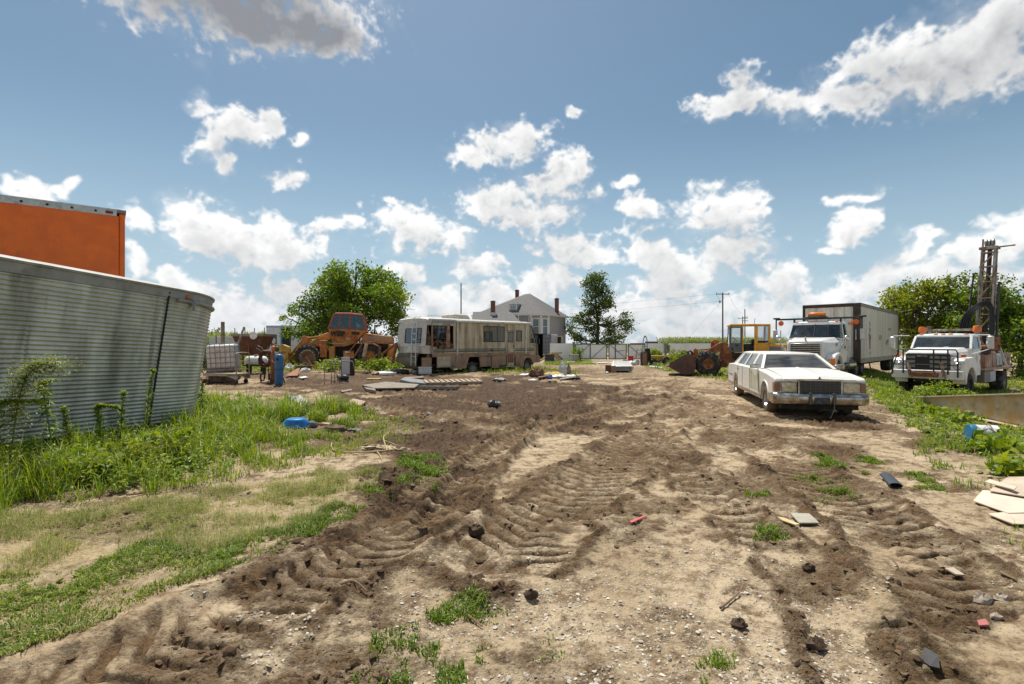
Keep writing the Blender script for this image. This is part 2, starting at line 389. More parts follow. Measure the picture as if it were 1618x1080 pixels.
MUD = [(800,628,280,34,1),(600,608,270,18,.75),(430,600,150,10,.6),(860,655,170,36,1),(700,700,120,60,.85),(640,785,90,70,.95),(560,865,120,60,.8),(470,925,160,50,.72),
 (290,1010,200,50,.50),(890,770,110,50,.42),(980,705,70,40,.7),(1075,728,48,24,.8),(1180,684,100,36,.65),(1290,745,90,45,.75),(1390,830,80,70,.6),(1500,950,120,95,.6),(1200,830,90,40,.34),
 (1290,915,110,34,.42),(850,588,130,11,.6),(975,592,60,8,.4),(1330,668,90,14,.7),(740,760,60,60,.7),(1040,640,120,20,.45),(150,850,160,16,.35),(1560,700,70,16,.4),(1480,700,50,10,.6),
 (810,830,60,34,.36),(560,680,90,20,.55),(1180,920,60,20,.2),(360,780,80,12,.4),(1560,850,50,26,.35),(1000,585,120,8,.3),(700,640,200,22,.8),(480,640,160,12,.5)]
GRASS = [  # polygon in the photo, patchiness, kind
 ([(-300,820),(-300,640),(60,668),(200,650),(300,625),(335,640),(420,655),(520,668),(640,685),(660,700),(560,722),(430,742),(300,772),(150,792),(0,815)], .36, 'tall'),
 ([(-300,1060),(-300,930),(0,905),(120,880),(250,860),(370,868),(392,890),(330,918),(240,948),(120,1004),(0,1052)], .30, 'lawn'),
 ([(-300,930),(-300,830),(0,812),(150,800),(300,780),(440,755),(520,740),(600,745),(560,790),(470,830),(380,872),(240,860),(100,890),(0,912)], .34, 'straw'),
 ([(430,800),(520,775),(600,765),(610,790),(540,820),(430,855),(400,850)], .42, 'patch'),([(630,735),(690,715),(720,745),(690,780),(640,775)], .4, 'patch'),
 ([(350,860),(480,820),(520,840),(440,880),(360,890)], .5, 'patch'),
 ([(580,1000),(640,985),(660,1030),(580,1050)], .45, 'patch'),([(560,1060),(650,1035),(660,1080),(560,1090)], .45, 'patch'),
 ([(655,965),(740,940),(800,955),(780,975),(660,985)], .42, 'patch'),([(870,985),(915,975),(925,1000),(880,1005)], .35, 'patch'),([(845,1015),(895,1005),(905,1035),(850,1045)], .35, 'patch'),
 ([(690,1045),(740,1045),(745,1085),(695,1085)], .4, 'patch'),([(755,1015),(790,1010),(795,1040),(760,1042)], .45, 'patch'),([(660,1020),(690,1010),(695,1040),(665,1045)], .5, 'patch'),
 ([(1265,725),(1320,720),(1360,790),(1300,795),(1265,760)], .5, 'patch'),([(1180,765),(1215,765),(1218,785),(1185,788)], .4, 'patch'),([(1370,725),(1410,725),(1410,750),(1375,752)], .5, 'patch'),
 ([(1430,745),(1470,745),(1480,772),(1440,772)], .42, 'patch'),([(1320,990),(1400,975),(1420,1020),(1340,1015)], .5, 'patch'),([(1380,940),(1440,960),(1430,990),(1380,980)], .55, 'patch'),
 ([(1390,1000),(1520,1000),(1560,1080),(1400,1080)], .6, 'patch'),([(1190,830),(1250,820),(1260,860),(1200,865)], .55, 'patch'),([(1080,1060),(1160,1010),(1170,1040),(1100,1080)], .6, 'patch'),
 ([(1380,600),(1470,600),(1700,665),(1800,690),(1800,790),(1618,775),(1560,790),(1500,765),(1460,700),(1430,660),(1380,640)], .47, 'side'),
 ([(1590,842),(1625,836),(1800,846),(1800,900),(1618,885)], .35, 'side'),
 ([(420,655),(520,640),(660,665),(650,690),(560,690)], .5, 'tall'),
 ([(320,625),(430,628),(500,640),(420,655),(330,645)], .55, 'side'),
 ([(600,584),(860,582),(930,590),(850,600),(700,597),(620,594)], .50, 'far'),
 ([(300,570),(640,568),(640,590),(540,592),(420,596),(300,592)], .44, 'far'),
 ([(1020,572),(1300,572),(1300,600),(1150,603),(1080,592),(1020,582)], .46, 'far'),
 ([(1290,580),(1640,590),(1640,640),(1460,630),(1330,625)], .36, 'far'),
 ([(860,566),(930,566),(940,576),(860,578)], .4, 'far'),
]
LUG = .050
TRACKS = [  # photo path of each wheel rut, width m, lug pitch m, depth m
 ([(880,660),(750,720),(610,850),(400,960),(100,1085),(-250,1210)], .70, .20, .04),
 ([(1060,660),(990,710),(900,790),(790,880)], .95, .20, .03),
 ([(1090,640),(1200,705),(1310,775),(1430,860),(1560,990),(1660,1120)], .85, .20, .03),
 ([(1080,600),(1050,660),(1085,740),(1210,850),(1310,930),(1400,1080)], .55, .24, .02),
 ([(980,640),(820,690),(740,760),(700,820)], .55, .22, .05),
 ([(640,620),(800,640),(950,625),(1050,600)], .7, .24, .06),
 ([(560,640),(750,660),(930,660),(1090,620)], .7, .24, .05),
]
def seg_dist(x, y, pl):
    best = np.full(x.shape, 1e9); s_at = np.zeros(x.shape); side = np.zeros(x.shape); s0 = 0
    for (a, b) in zip(pl[:-1], pl[1:]):
        dx, dy = b[0]-a[0], b[1]-a[1]; L = math.hypot(dx, dy)
        t = np.clip(((x-a[0])*dx+(y-a[1])*dy)/(L*L), 0, 1); ex, ey = x-a[0]-t*dx, y-a[1]-t*dy; d = np.hypot(ex, ey)
        k = d < best; best = np.where(k, d, best); s_at = np.where(k, s0+t*L, s_at); side = np.where(k, np.sign(dx*ey-dy*ex)*d, side); s0 += L
    return best, s_at, side
def smooth_path(pl, n=6):
    pts = [Vector(p) for p in pl]; o = []
    for i in range(len(pts)-1):
        p0 = pts[max(i-1,0)]; p1 = pts[i]; p2 = pts[i+1]; p3 = pts[min(i+2,len(pts)-1)]
        for k in range(n):
            t = k/n; o.append(.5*((2*p1)+(p2-p0)*t+(2*p0-5*p1+4*p2-p3)*t*t+(3*p1-p0-3*p2+p3)*t**3))
    return o+[pts[-1]]
def grass_mask(x, y):
    wx = x+.28*(fbm(x, y, 2.2, 3, 41)-.5)*np.minimum(y, 10)*.25; wy = y+.4*(fbm(x, y, 2.2, 3, 57)-.5)*np.minimum(y, 10)*.25
    u, v = to_pix(wx, wy); g = np.zeros(x.shape); s = np.zeros(x.shape)
    for poly, pt, kind in GRASS:
        k = in_poly(u, v, poly)
        if kind == 'straw': s = np.where(k, 1, s)
        else: g = np.where(k, 1-pt, g)
    return g, s
def build_ground():
    v = np.concatenate([np.arange(1240, 900, -1.35), np.arange(900, 640, -.85), np.arange(640, 566, -.9)])
    ys = np.concatenate([[-250,-80,-30,-12,-5,-2,-.6,.4,.9], F*EYE/(v-HZ), np.geomspace(62, 4000, 34)])
    u = np.concatenate([-np.geomspace(9, 1.06, 16), np.linspace(-1, 1, 940), np.geomspace(1.06, 9, 16)])
    w = 1.12*np.maximum(ys, 1.6)+1.6
    X = u[None,:]*w[:,None]; Y = np.repeat(ys[:,None], len(u), 1); x = X.ravel(); y = Y.ravel()
    near = sst(-np.abs(y-20), -60, -35)
    pu, pv = to_pix(x, y)
    wob = fbm(x, y, 1.3, 4, 3)
    mud = np.zeros(x.shape)
    for (a, b, rx, ry, s) in MUD:
        d = np.hypot((pu-a)/rx, (pv-b)/ry); mud = np.maximum(mud, s*(1-sst(d+1.5*(wob-.5), .45, 1.15)))
    gm, sm = grass_mask(x, y)
    h = macro(x, y)
    lump = fbm(x, y, 3.1, 5, 11, .55); fine = fbm(x, y, 15, 5, 23, .66); big = fbm(x, y, .55, 3, 31)
    h = h + near*((big-.5)*.10 + (lump-.5)*.04 + (fine-.5)*.030)
    rid = 1-np.abs(2*fbm(x, y, 5.5, 4, 71, .6)-1); rid2 = 1-np.abs(2*fbm(x, y, 14, 3, 171, .6)-1); clod = sst(fbm(x, y, 8.5, 3, 83, .5), .5, .72)
    tm = np.zeros(x.shape)
    for pl, wd, pitch, dep in TRACKS:
        q = smooth_path([tuple(G(a, b)[:2]) for a, b in pl]); d, s, sd = seg_dist(x, y, q)
        d2 = d+(fbm(x, y, 4, 3, 91)-.5)*.3*wd
        on = 1-sst(d2, wd*.42, wd*.6); rim = np.exp(-((d2-wd*.62)/(wd*.13))**2)
        ph = (s+np.abs(sd)*.5+.11*(fbm(x, y, 3, 3, 97)-.5))/pitch
        saw = ph-np.floor(ph); lug = sst(saw, .0, .14)*(1-sst(saw, .62, .80))*(.75+.5*fbm(x, y, 8, 3, 67)); brk = sst(fbm(x, y, 1.4, 4, 61), .33, .46)*on
        h = h*(1-.0)-on*dep + brk*(lug-.4)*LUG + rim*dep*(.6+1.1*fbm(x, y, 6, 3, 5))
        keep = 1-.75*brk; mud = mud*keep+(1-keep)*(.30+.48*(1-np.clip(lug, 0, 1))); mud = np.maximum(mud, rim*.7*sst(fbm(x, y, 3, 3, 15), .35, .6)); tm = np.maximum(tm, brk)
    mud = np.clip(mud*(.6+.8*fbm(x, y, 1.9, 4, 19))+ .0, 0, 1)
    mud = np.maximum(mud, (.44-.22*sst(pv, 780, 900)*sst(pu, 560, 700))*sst(fbm(x, y, .8, 6, 101, .65), .42, .66)*near)
    h = h - near*tm*((lump-.5)*.03+(fine-.5)*.02)
    h = h + near*mud*(1-.92*tm)*((rid-.72)*(.10+.09*sst(y, 7, 12))+(rid2-.7)*.07+clod*.035-.02)
    grav = sst(pv, 760, 980)*(1-sst(np.abs(pu-980), 330, 620))
    h = h + gm*.02*fine
    n_r, n_c = Y.shape; i = np.arange(n_r*n_c).reshape(n_r, n_c)
    faces = np.stack([i[:-1,:-1], i[:-1,1:], i[1:,1:], i[1:,:-1]], -1).reshape(-1, 4)
    o = np_mesh('ground', np.stack([x, y, h], -1), faces, ground_material(), [('mud','POINT',mud),('green','POINT',gm),('straw','POINT',sm),('grav','POINT',grav)], smooth=True)
    tag(o, kind='structure')
    global HGRID; HGRID = (ys, u, w, h.reshape(n_r, n_c), mud.reshape(n_r, n_c))
def surf(x, y, what=3):
    """height of the finished ground at many points"""
    ys, u, w, Hh = HGRID[0], HGRID[1], HGRID[2], HGRID[what]
    r = np.clip(np.searchsorted(ys, y)-1, 0, len(ys)-2); t = np.clip((y-ys[r])/(ys[r+1]-ys[r]), 0, 1)
    ww = w[r]*(1-t)+w[r+1]*t; uu = x/ww; c = np.clip(np.searchsorted(u, uu)-1, 0, len(u)-2); q = np.clip((uu-u[c])/(u[c+1]-u[c]), 0, 1)
    return (Hh[r,c]*(1-q)+Hh[r,c+1]*q)*(1-t)+(Hh[r+1,c]*(1-q)+Hh[r+1,c+1]*q)*t
def hs(x, y): return float(surf(np.array([x]), np.array([y]))[0])
def GS(px, py, dz=0):
    p = G(px, py); p.z = hs(p.x, p.y)+dz; return p
def ground_material():
    m, N, L, o = _nodes('yard_soil'); p = N.new('ShaderNodeBsdfPrincipled'); L.new(p.outputs[0], o.inputs[0]); p.inputs['Specular IOR Level'].default_value = .25
    tc = N.new('ShaderNodeTexCoord')
    def noise(sc, det=5, ro=.6):
        n = N.new('ShaderNodeTexNoise'); n.inputs['Scale'].default_value = sc; n.inputs['Detail'].default_value = det; n.inputs['Roughness'].default_value = ro; L.new(tc.outputs['Object'], n.inputs['Vector']); return n.outputs[0]
    def mr(x, a, b, c=0., d=1.):
        n = N.new('ShaderNodeMapRange'); n.interpolation_type = 'SMOOTHSTEP'; L.new(x, n.inputs[0])
        for i, q in enumerate((a,b,c,d)): n.inputs[i+1].default_value = q
        return n.outputs[0]
    def mix(f, a, b):
        n = N.new('ShaderNodeMix'); n.data_type = 'RGBA'; L.new(f, n.inputs[0])
        for s_, x in ((6,a),(7,b)):
            if isinstance(x, tuple): n.inputs[s_].default_value = (*x,1)
            else: L.new(x, n.inputs[s_])
        return n.outputs[2]
    def mt(op, a, b, c=None, cl=False):
        n = N.new('ShaderNodeMath'); n.operation = op; n.use_clamp = cl
        for i, x in enumerate((a, b, c)):
            if x is None: continue
            if isinstance(x, (int,float)): n.inputs[i].default_value = x
            else: L.new(x, n.inputs[i])
        return n.outputs[0]
    def attr(nm):
        a = N.new('ShaderNodeAttribute'); a.attribute_name = nm; return a.outputs['Fac']
    n1, n2, n3, n4 = noise(.9), noise(5.5, 6, .68), noise(38, 5, .7), noise(150, 3, .7)
    sand = mix(mr(n1, .35, .65), (.355,.268,.162), (.49,.39,.262))
    sand = mix(mr(n2, .44, .64), sand, (.20,.135,.078))
    sand = mix(mr(n3, .5, .70), sand, (.165,.11,.066))
    sand = mix(mr(n4, .6, .8), sand, (.50,.42,.30))
    vo = N.new('ShaderNodeTexVoronoi'); vo.inputs['Scale'].default_value = 46; L.new(tc.outputs['Object'], vo.inputs['Vector'])
    bw = N.new('ShaderNodeSeparateColor'); L.new(vo.outputs['Color'], bw.inputs[0])
    stone = mix(bw.outputs[0], (.22,.18,.135), (.58,.52,.43))
    gr = attr('grav')
    isst = mt('MULTIPLY', mt('MULTIPLY', mr(bw.outputs[1], .45, .55), mr(vo.outputs['Distance'], .55, .3)), mt('MULTIPLY', gr, mr(n2, .35, .55)))
    sand = mix(isst, sand, stone)
    mudc = mix(mr(n2, .35, .62), (.095,.050,.020), (.19,.110,.050)); mudc = mix(mr(n3, .50, .70), mudc, (.030,.017,.009)); mudc = mix(mr(n4, .62, .8), mudc, (.17,.11,.065)); deep = mix(mr(n3, .4, .65), (.062,.034,.016), (.026,.014,.007))
    n5, n6 = noise(2.2, 6, .7), noise(16, 6, .72)
    mf = mt('ADD', attr('mud'), mt('MULTIPLY', mt('SUBTRACT', n2, .5), .75)); mf = mt('ADD', mf, mt('MULTIPLY', mt('SUBTRACT', n5, .5), .6)); mf = mt('ADD', mf, mt('MULTIPLY', mt('SUBTRACT', n6, .5), .8)); mf = mr(mf, .01, .80)
    c = mix(mf, sand, mudc); c = mix(mt('MULTIPLY', mr(attr('mud'), .54, .84), mr(n6, .3, .6)), c, deep)
    st = mix(mr(n3, .4, .65), (.42,.33,.18), (.25,.19,.10)); c = mix(mt('MULTIPLY', attr('straw'), mr(n2, .32, .6)), c, st)
    gn = mix(mr(n3, .4, .62), (.13,.125,.045), (.20,.16,.085)); c = mix(mt('MULTIPLY', mt('MULTIPLY', attr('green'), mr(n6, .42, .62)), .6), c, gn)
    # open fields beyond the fence
    sx = N.new('ShaderNodeSeparateXYZ'); L.new(tc.outputs['Object'], sx.inputs[0])
    c = mix(mr(sx.outputs[1], 84, 100), c, (.10,.13,.04))
    L.new(c, p.inputs['Base Color'])
    L.new(mr(mf, 0, 1, .95, .8), p.inputs['Roughness'])
    hgt = mt('ADD', mt('MULTIPLY', n3, .012), mt('MULTIPLY', n4, .005)); hgt = mt('ADD', hgt, mt('MULTIPLY', isst, .008)); hgt = mt('ADD', hgt, mt('MULTIPLY', n6, mr(mf, 0, 1, .012, .05))); hgt = mt('ADD', hgt, mt('MULTIPLY', mt('MULTIPLY', n2, mf), .03))
    b = N.new('ShaderNodeBump'); b.inputs['Strength'].default_value = .9; b.inputs['Distance'].default_value = 1; L.new(hgt, b.inputs['Height']); L.new(b.outputs[0], p.inputs['Normal'])
    return m
build_ground()
# ------------------------------------------------------------------ loose clods and stones lying on the yard: nobody could count them
ICO = None
def lumps(name, pts, size, mats, kind, squash=.55, tint=True):
    global ICO
    bm = bmesh.new(); bmesh.ops.create_icosphere(bm, subdivisions=1, radius=1); V = np.array([v.co[:] for v in bm.verts]); Fc = np.array([[v.index for v in f.verts] for f in bm.faces]); bm.free()
    n = len(pts); k = len(V)
    jit = 1+1.25*(RNG.random((n, k, 1))-.5); vv = V[None]*jit
    sc = size[:,None]*(np.array([1,1,squash])*(.7+.6*RNG.random((n,3)))); vv = vv*sc[:,None,:]
    a = RNG.random(n)*6.28; ca, sa = np.cos(a), np.sin(a)
    xx = vv[:,:,0]*ca[:,None]-vv[:,:,1]*sa[:,None]; yy = vv[:,:,0]*sa[:,None]+vv[:,:,1]*ca[:,None]
    vv = np.stack([xx+pts[:,None,0], yy+pts[:,None,1], vv[:,:,2]+pts[:,None,2]], -1).reshape(-1, 3)
    ff = (Fc[None]+(np.arange(n)*k)[:,None,None]).reshape(-1, 3)
    t = np.repeat(RNG.random(n), len(Fc))
    return tag(np_mesh(name, vv, ff, mats, [('tint','FACE',t)], smooth=False), kind=kind)
def scatter(n, v0, v1, u0=-60, u1=1680):
    """random ground points, as many per photo row"""
    u = RNG.uniform(u0, u1, n); v = RNG.uniform(v0, v1, n); y = F*EYE/(v-HZ); return (u-CX)/F*y, y
def tint_mat(name, c0, c1, rough=.9):
    m, N, L, o = _nodes(name); at = N.new('ShaderNodeAttribute'); at.attribute_name = 'tint'; p = N.new('ShaderNodeBsdfPrincipled'); p.inputs['Roughness'].default_value = rough; p.inputs['Specular IOR Level'].default_value = .2
    tc = N.new('ShaderNodeTexCoord'); nz = N.new('ShaderNodeTexNoise'); nz.inputs['Scale'].default_value = 60; L.new(tc.outputs['Object'], nz.inputs['Vector'])
    ad = N.new('ShaderNodeMath'); ad.operation = 'MULTIPLY_ADD'; L.new(nz.outputs[0], ad.inputs[0]); ad.inputs[1].default_value = .6; L.new(at.outputs['Fac'], ad.inputs[2])
    sb = N.new('ShaderNodeMath'); sb.operation = 'SUBTRACT'; L.new(ad.outputs[0], sb.inputs[0]); sb.inputs[1].default_value = .3; sb.use_clamp = True
    mx = N.new('ShaderNodeMix'); mx.data_type = 'RGBA'; L.new(sb.outputs[0], mx.inputs[0]); mx.inputs[6].default_value = (*c0,1); mx.inputs[7].default_value = (*c1,1)
    L.new(mx.outputs[2], p.inputs['Base Color']); L.new(p.outputs[0], o.inputs[0]); return m
x, y = scatter(36000, 572, 1120); md = surf(x, y, 4); k = RNG.random(len(x)) < (md-.2)*1.9*(.25+.75*(vnoise(x*1.6, y*1.6, 7) > .5)); x, y = x[k], y[k]
sz = (.005+.026*RNG.random(len(x))**5)*np.clip(.75+y/14, .8, 1.8)
lumps('mud_clods', np.stack([x, y, surf(x, y)+sz*.1], -1), sz, tint_mat('clod_soil', (.05,.03,.017), (.16,.105,.062)), 'stuff')
x, y = scatter(15000, 700, 1150, 300, 1660); k = RNG.random(len(x)) < sst((x*0+F*EYE/y), 120, 420)*.9*(vnoise(x*2.1, y*2.1, 9) > .38)*(surf(x, y, 4) < .3); x, y = x[k], y[k]
sz = .004+.011*RNG.random(len(x))**3
lumps('gravel', np.stack([x, y, surf(x, y)+sz*.2], -1), sz, tint_mat('gravel_stone', (.22,.18,.13), (.62,.56,.46)), 'stuff')
# ------------------------------------------------------------------ grass
def blades(pts, h, w, tint, lean=.5):
    n = len(pts); a = RNG.random(n)*6.283; d = np.stack([np.cos(a), np.sin(a)], -1); s = np.stack([-d[:,1], d[:,0]], -1)
    ln = (lean*RNG.random(n)+.1)[:,None]*h[:,None]; z = pts[:,2]
    b = pts[:,:2]; mid = b+d*ln*.35; tip = b+d*ln
    W2 = (w/2)[:,None]
    V = np.stack([np.c_[b-s*W2, z], np.c_[b+s*W2, z], np.c_[mid-s*W2*.8, z+h*.55], np.c_[mid+s*W2*.8, z+h*.55], np.c_[tip, z+h*(1-.35*(ln[:,0]/np.maximum(h,1e-6)))]], 1)
    Fi = np.array([[0,1,3],[0,3,2],[2,3,4]]); f = (Fi[None]+(np.arange(n)*5)[:,None,None]).reshape(-1, 3)
    return V.reshape(-1, 3), f, np.repeat(tint, 3)
KIND = {  # blades per m2, height range, width, lean, tint range
 'tall': (1700, .09, .46, .009, 1.0, (.22,1)), 'lawn': (13000, .012, .06, .009, 1.2, (0,1)), 'straw': (7500, .04, .13, .0035, 1.6, (0,1)), 'patch': (9000, .015, .06, .010, 1.0, (.1,.8)),
 'side': (1100, .03, .15, .010, 1.0, (.15,1)), 'far': (150, .05, .24, .03, .9, (.2,1))}
grass_m = leaf('grass_blade', (.045,.10,.014), (.155,.255,.028), (.36,.42,.065), .35)
straw_m = leaf('straw_blade', (.30,.24,.11), (.50,.40,.2), (.66,.56,.32), .25)
def build_grass():
    acc = {'g': [], 's': []}
    for poly, pt, kind in GRASS:
        den, h0, h1, wd, ln, (t0, t1) = KIND[kind]; pw = np.array(poly_w(poly)); lo, hi = pw.min(0)-.4, pw.max(0)+.4
        n = int(min(den*(hi[0]-lo[0])*(hi[1]-lo[1]), 420000)); x = RNG.uniform(lo[0], hi[0], n); y = RNG.uniform(lo[1], hi[1], n)
        k = (np.abs(x) < 1.15*y+.6) & (y > 2.0); x, y = x[k], y[k]
        wx = x+.28*(fbm(x, y, 2.2, 3, 41)-.5)*np.minimum(y, 10)*.25; wy = y+.4*(fbm(x, y, 2.2, 3, 57)-.5)*np.minimum(y, 10)*.25
        k = in_poly(*to_pix(wx, wy), poly); x, y = x[k], y[k]
        cl = fbm(x, y, 2.6, 4, 33, .6); k = (RNG.random(len(x)) < sst(cl, pt-.02, pt+.22)*((.30+.70*sst(-x, 2.4, 4.6)) if kind == 'tall' else 1)); x, y, cl = x[k], y[k], cl[k]
        k = np.ones(len(x), bool)
        for a, b, c, d in NO_GRASS: k &= ~((x > a) & (x < b) & (y > c) & (y < d))
        x, y, cl = x[k], y[k], cl[k]
        if not len(x): continue
        hh = (h0+(h1-h0)*RNG.random(len(x))**1.6)*(.55+.9*sst(cl, .35, .75))
        if kind == 'tall': hh *= (.25+.95*sst(-x, 2.6, 5.6))
        ww = wd*(.6+.8*RNG.random(len(x)))*np.clip(y/6, .8, 2.2 if kind != 'far' else 1.0)
        tt = t0+(t1-t0)*np.clip(RNG.random(len(x))*.7+.45*fbm(x, y, 1.1, 3, 77)-.1, 0, 1)
        pts = np.stack([x, y, surf(x, y)-.004], -1)
        dry = RNG.random(len(x)) < (.52 if kind == 'straw' else .10 if kind in ('tall','side') else .10)
        if kind == 'lawn': dry |= RNG.random(len(x)) < .30*sst(fbm(x, y, 1.6, 4, 191), .42, .6)
        for key, sel in (('s', dry), ('g', ~dry)):
            if sel.any(): acc[key].append(blades(pts[sel], hh[sel], ww[sel]*(.6 if key == 's' else 1), (tt[sel] if key == 'g' else RNG.random(sel.sum())), ln))
    for key, nm, mt_ in (('g','grass',grass_m),('s','dry_grass',straw_m)):
        vs, fs, ts, o = [], [], [], 0
        for V, f, t in acc[key]: vs.append(V); fs.append(f+o); ts.append(t); o += len(V)
        ob = np_mesh(nm, np.concatenate(vs), np.concatenate(fs), mt_, [('tint','FACE',np.concatenate(ts))])
        tag(ob, {'grass': 'green grass and low weeds tufting over the yard', 'dry_grass': 'dry straw coloured grass lying over the soil'}[nm], 'grass', kind='stuff')
        print(nm, sum(map(len, fs)), 'faces')
def build_weeds():
    'low broad leaved weeds nobody could count, thick beside the silver trailer'
    rng = np.random.default_rng(5); V, Tt = [], []
    for poly, den, h0, h1, ls in (([(-300,820),(-300,660),(60,690),(200,668),(300,640),(340,650),(420,668),(400,700),(300,765),(150,785),(0,808)], 34, .12, .42, .04), ([(1400,605),(1470,605),(1700,668),(1700,770),(1520,760),(1470,700),(1400,640)], 10, .04, .14, .045), ([(0,1045),(0,930),(150,890),(380,880),(330,915),(120,1000)], 60, .02, .05, .016), ([(300,572),(640,570),(640,590),(420,598),(310,596)], 3, .15, .5, .06), ([(1020,574),(1300,574),(1300,600),(1080,592)], 3, .15, .5, .07), ([(1300,585),(1640,595),(1640,640),(1400,620)], 4, .06, .3, .06)):
        pw = np.array(poly_w(poly)); lo, hi = pw.min(0), pw.max(0); n = int(den*(hi[0]-lo[0])*(hi[1]-lo[1])); x = rng.uniform(lo[0], hi[0], n); y = rng.uniform(lo[1], hi[1], n)
        k = in_poly(*to_pix(x, y), poly) & (np.abs(x) < 1.15*y+.6) & (y > 2); k &= rng.random(n) < sst(fbm(x, y, 1.1, 3, 141), .36, .58)
        for a, b, c, d in NO_GRASS: k &= ~((x > a) & (x < b) & (y > c) & (y < d))
        x, y = x[k], y[k]; n = len(x); hh = h0+(h1-h0)*rng.random(n)**1.3; nl = 22; t0 = rng.normal(.55, .2, n)
        z = surf(x, y); X = np.repeat(x, nl); Y = np.repeat(y, nl); Z = np.repeat(z, nl); Hh = np.repeat(hh, nl); m = n*nl; f = rng.random(m); a = rng.random(m)*6.283; L = ls*(1+1.6*rng.random(m))*(1.25-.6*f)
        px = X+rng.normal(0, .25, m)*Hh; py = Y+rng.normal(0, .25, m)*Hh; pz = Z+Hh*f; d = np.stack([np.cos(a), np.sin(a)], -1); s = np.stack([-d[:,1], d[:,0]], -1)*(L*.26)[:,None]
        p0 = np.c_[px, py, pz]; mid = np.c_[px+d[:,0]*L*.5, py+d[:,1]*L*.5, pz+L*.22]; tip = np.c_[px+d[:,0]*L, py+d[:,1]*L, pz+L*(.1-.35*rng.random(m))]
        V.append(np.stack([p0, mid-np.c_[s, np.zeros(m)], tip, mid+np.c_[s, np.zeros(m)]], 1).reshape(-1, 3)); Tt.append(np.clip(np.repeat(t0, nl)+rng.normal(0, .18, m), 0, 1))
    V = np.concatenate(V); tag(np_mesh('low_weeds', V, np.arange(len(V)).reshape(-1, 4), leaf('low_weed_leaf', (.05,.10,.015), (.17,.25,.03), (.36,.40,.07), .35), [('tint','FACE',np.concatenate(Tt))]), 'low broad leaved weeds thick beside the silver trailer', 'weeds', kind='stuff')
NO_GRASS = [(-9.6,-6.75,-5,12.2),(-4.95,-3.75,10.0,11.0)]
build_grass(); build_weeds()
# ------------------------------------------------------------------ shared vehicle pieces (local frame: +X forward, +Y left, +Z up)
def wheel(t, c, r, w, tm, rm, rim=.58, side=1, lugs=0, hub=True, name='wheel', n=26):
    """tyre on a lateral axle with a dished rim; side = +1 when the outer face looks to +Y"""
    b = B(); h = w/2; c = Vector(c)
    b.lathe([(r*rim,-h),(r*.86,-h),(r*.97,-h*.8),(r,-h*.5),(r,h*.5),(r*.97,h*.8),(r*.86,h),(r*rim,h),(r*rim*.96,h*.5),(r*rim*.96,-h*.5),(r*rim,-h)], c, 'y', n)
    for i in range(lugs):
        a = 2*math.pi*i/lugs
        for sgn in (-1, 1):
            aa = a+(0 if sgn > 0 else math.pi/lugs)
            p0 = c+Vector((math.cos(aa)*r, sgn*h*.08, math.sin(aa)*r)); p1 = c+Vector((math.cos(aa+.16)*r*.98, sgn*h*.95, math.sin(aa+.16)*r*.98))
            b.beam(p0, p1, r*.085, r*.09, up=(math.cos(aa), 0, math.sin(aa)))
    o = b.build(name, tm, t, ang=30)
    q = B(); s = side
    q.lathe([(r*rim*1.02,s*h*.92),(r*rim*.9,s*h*.9),(r*rim*.82,s*h*.5),(r*rim*.45,s*h*.42),(r*rim*.36,s*h*.62),(.001,s*h*.64)], c, 'y', 22)
    for i in range(6 if hub else 0):
        a = i*math.pi/3; p = c+Vector((math.cos(a)*r*rim*.55, s*h*.44, math.sin(a)*r*rim*.55)); q.cyl(p, p+Vector((0,s*.03,0)), r*.04, n=6)
    q.build('rim', rm, o, ang=30); return o
def greenhouse(t, belt, roof, panes, fm, gm, pw=.07, rt=.06, thin=(), thin_m=None, frame='window_frame', roof_mat=None, rim=.02, roof_bev=.03):
    """cab or car top: posts between matching belt and roof points, a pane or a solid panel between each pair, a roof plate"""
    n = len(belt); b = B()
    for i in range(n):
        k_ = i in thin; b.beam(belt[i], Vector(roof[i])+Vector((0,0,.01)), .028 if k_ else pw, .028 if k_ else pw, 1 if k_ else 0)
        j = (i+1) % n
        b.beam(roof[i], roof[j], pw*.8, pw*.8); b.beam(belt[i], belt[j], pw*.6, pw*.6)
        if panes[i] is None: b.sheet([belt[i], belt[j], roof[j], roof[i]], .02)
    b.build(frame, [fm, thin_m or black_m], t, bevel=.008)
    for i in range(n):
        if panes[i]:
            j = (i+1) % n; q = B(); q.sheet([belt[i], belt[j], roof[j], roof[i]], .008); q.build(panes[i], gm, t, smooth=False)
    rb = B(); c = sum((Vector(p) for p in roof), Vector())/n
    lo = [Vector(p)+Vector((0,0,.012)) for p in roof]; mid = [Vector(p)+Vector((0,0,rt*.7)) for p in roof]; hi = [c+(Vector(p)-c)*.86+Vector((0,0,rt)) for p in roof]; top = [c+(Vector(p)-c)*.4+Vector((0,0,rt*1.25)) for p in roof]
    rb.loft([lo, mid, hi, top]); return rb.build('roof', roof_mat or fm, t, bevel=roof_bev, ang=50)
def arch_profile(x0, x1, sill, arches, r):
    """bottom edge from x1 down to x0 with wheel openings"""
    pts = []
    for cx, cz in sorted(arches, reverse=True):
        k = 9
        for i in range(k+1):
            a = math.pi*i/k; pts.append((cx+r*math.cos(a), max(sill, cz+r*math.sin(a))))
    return pts
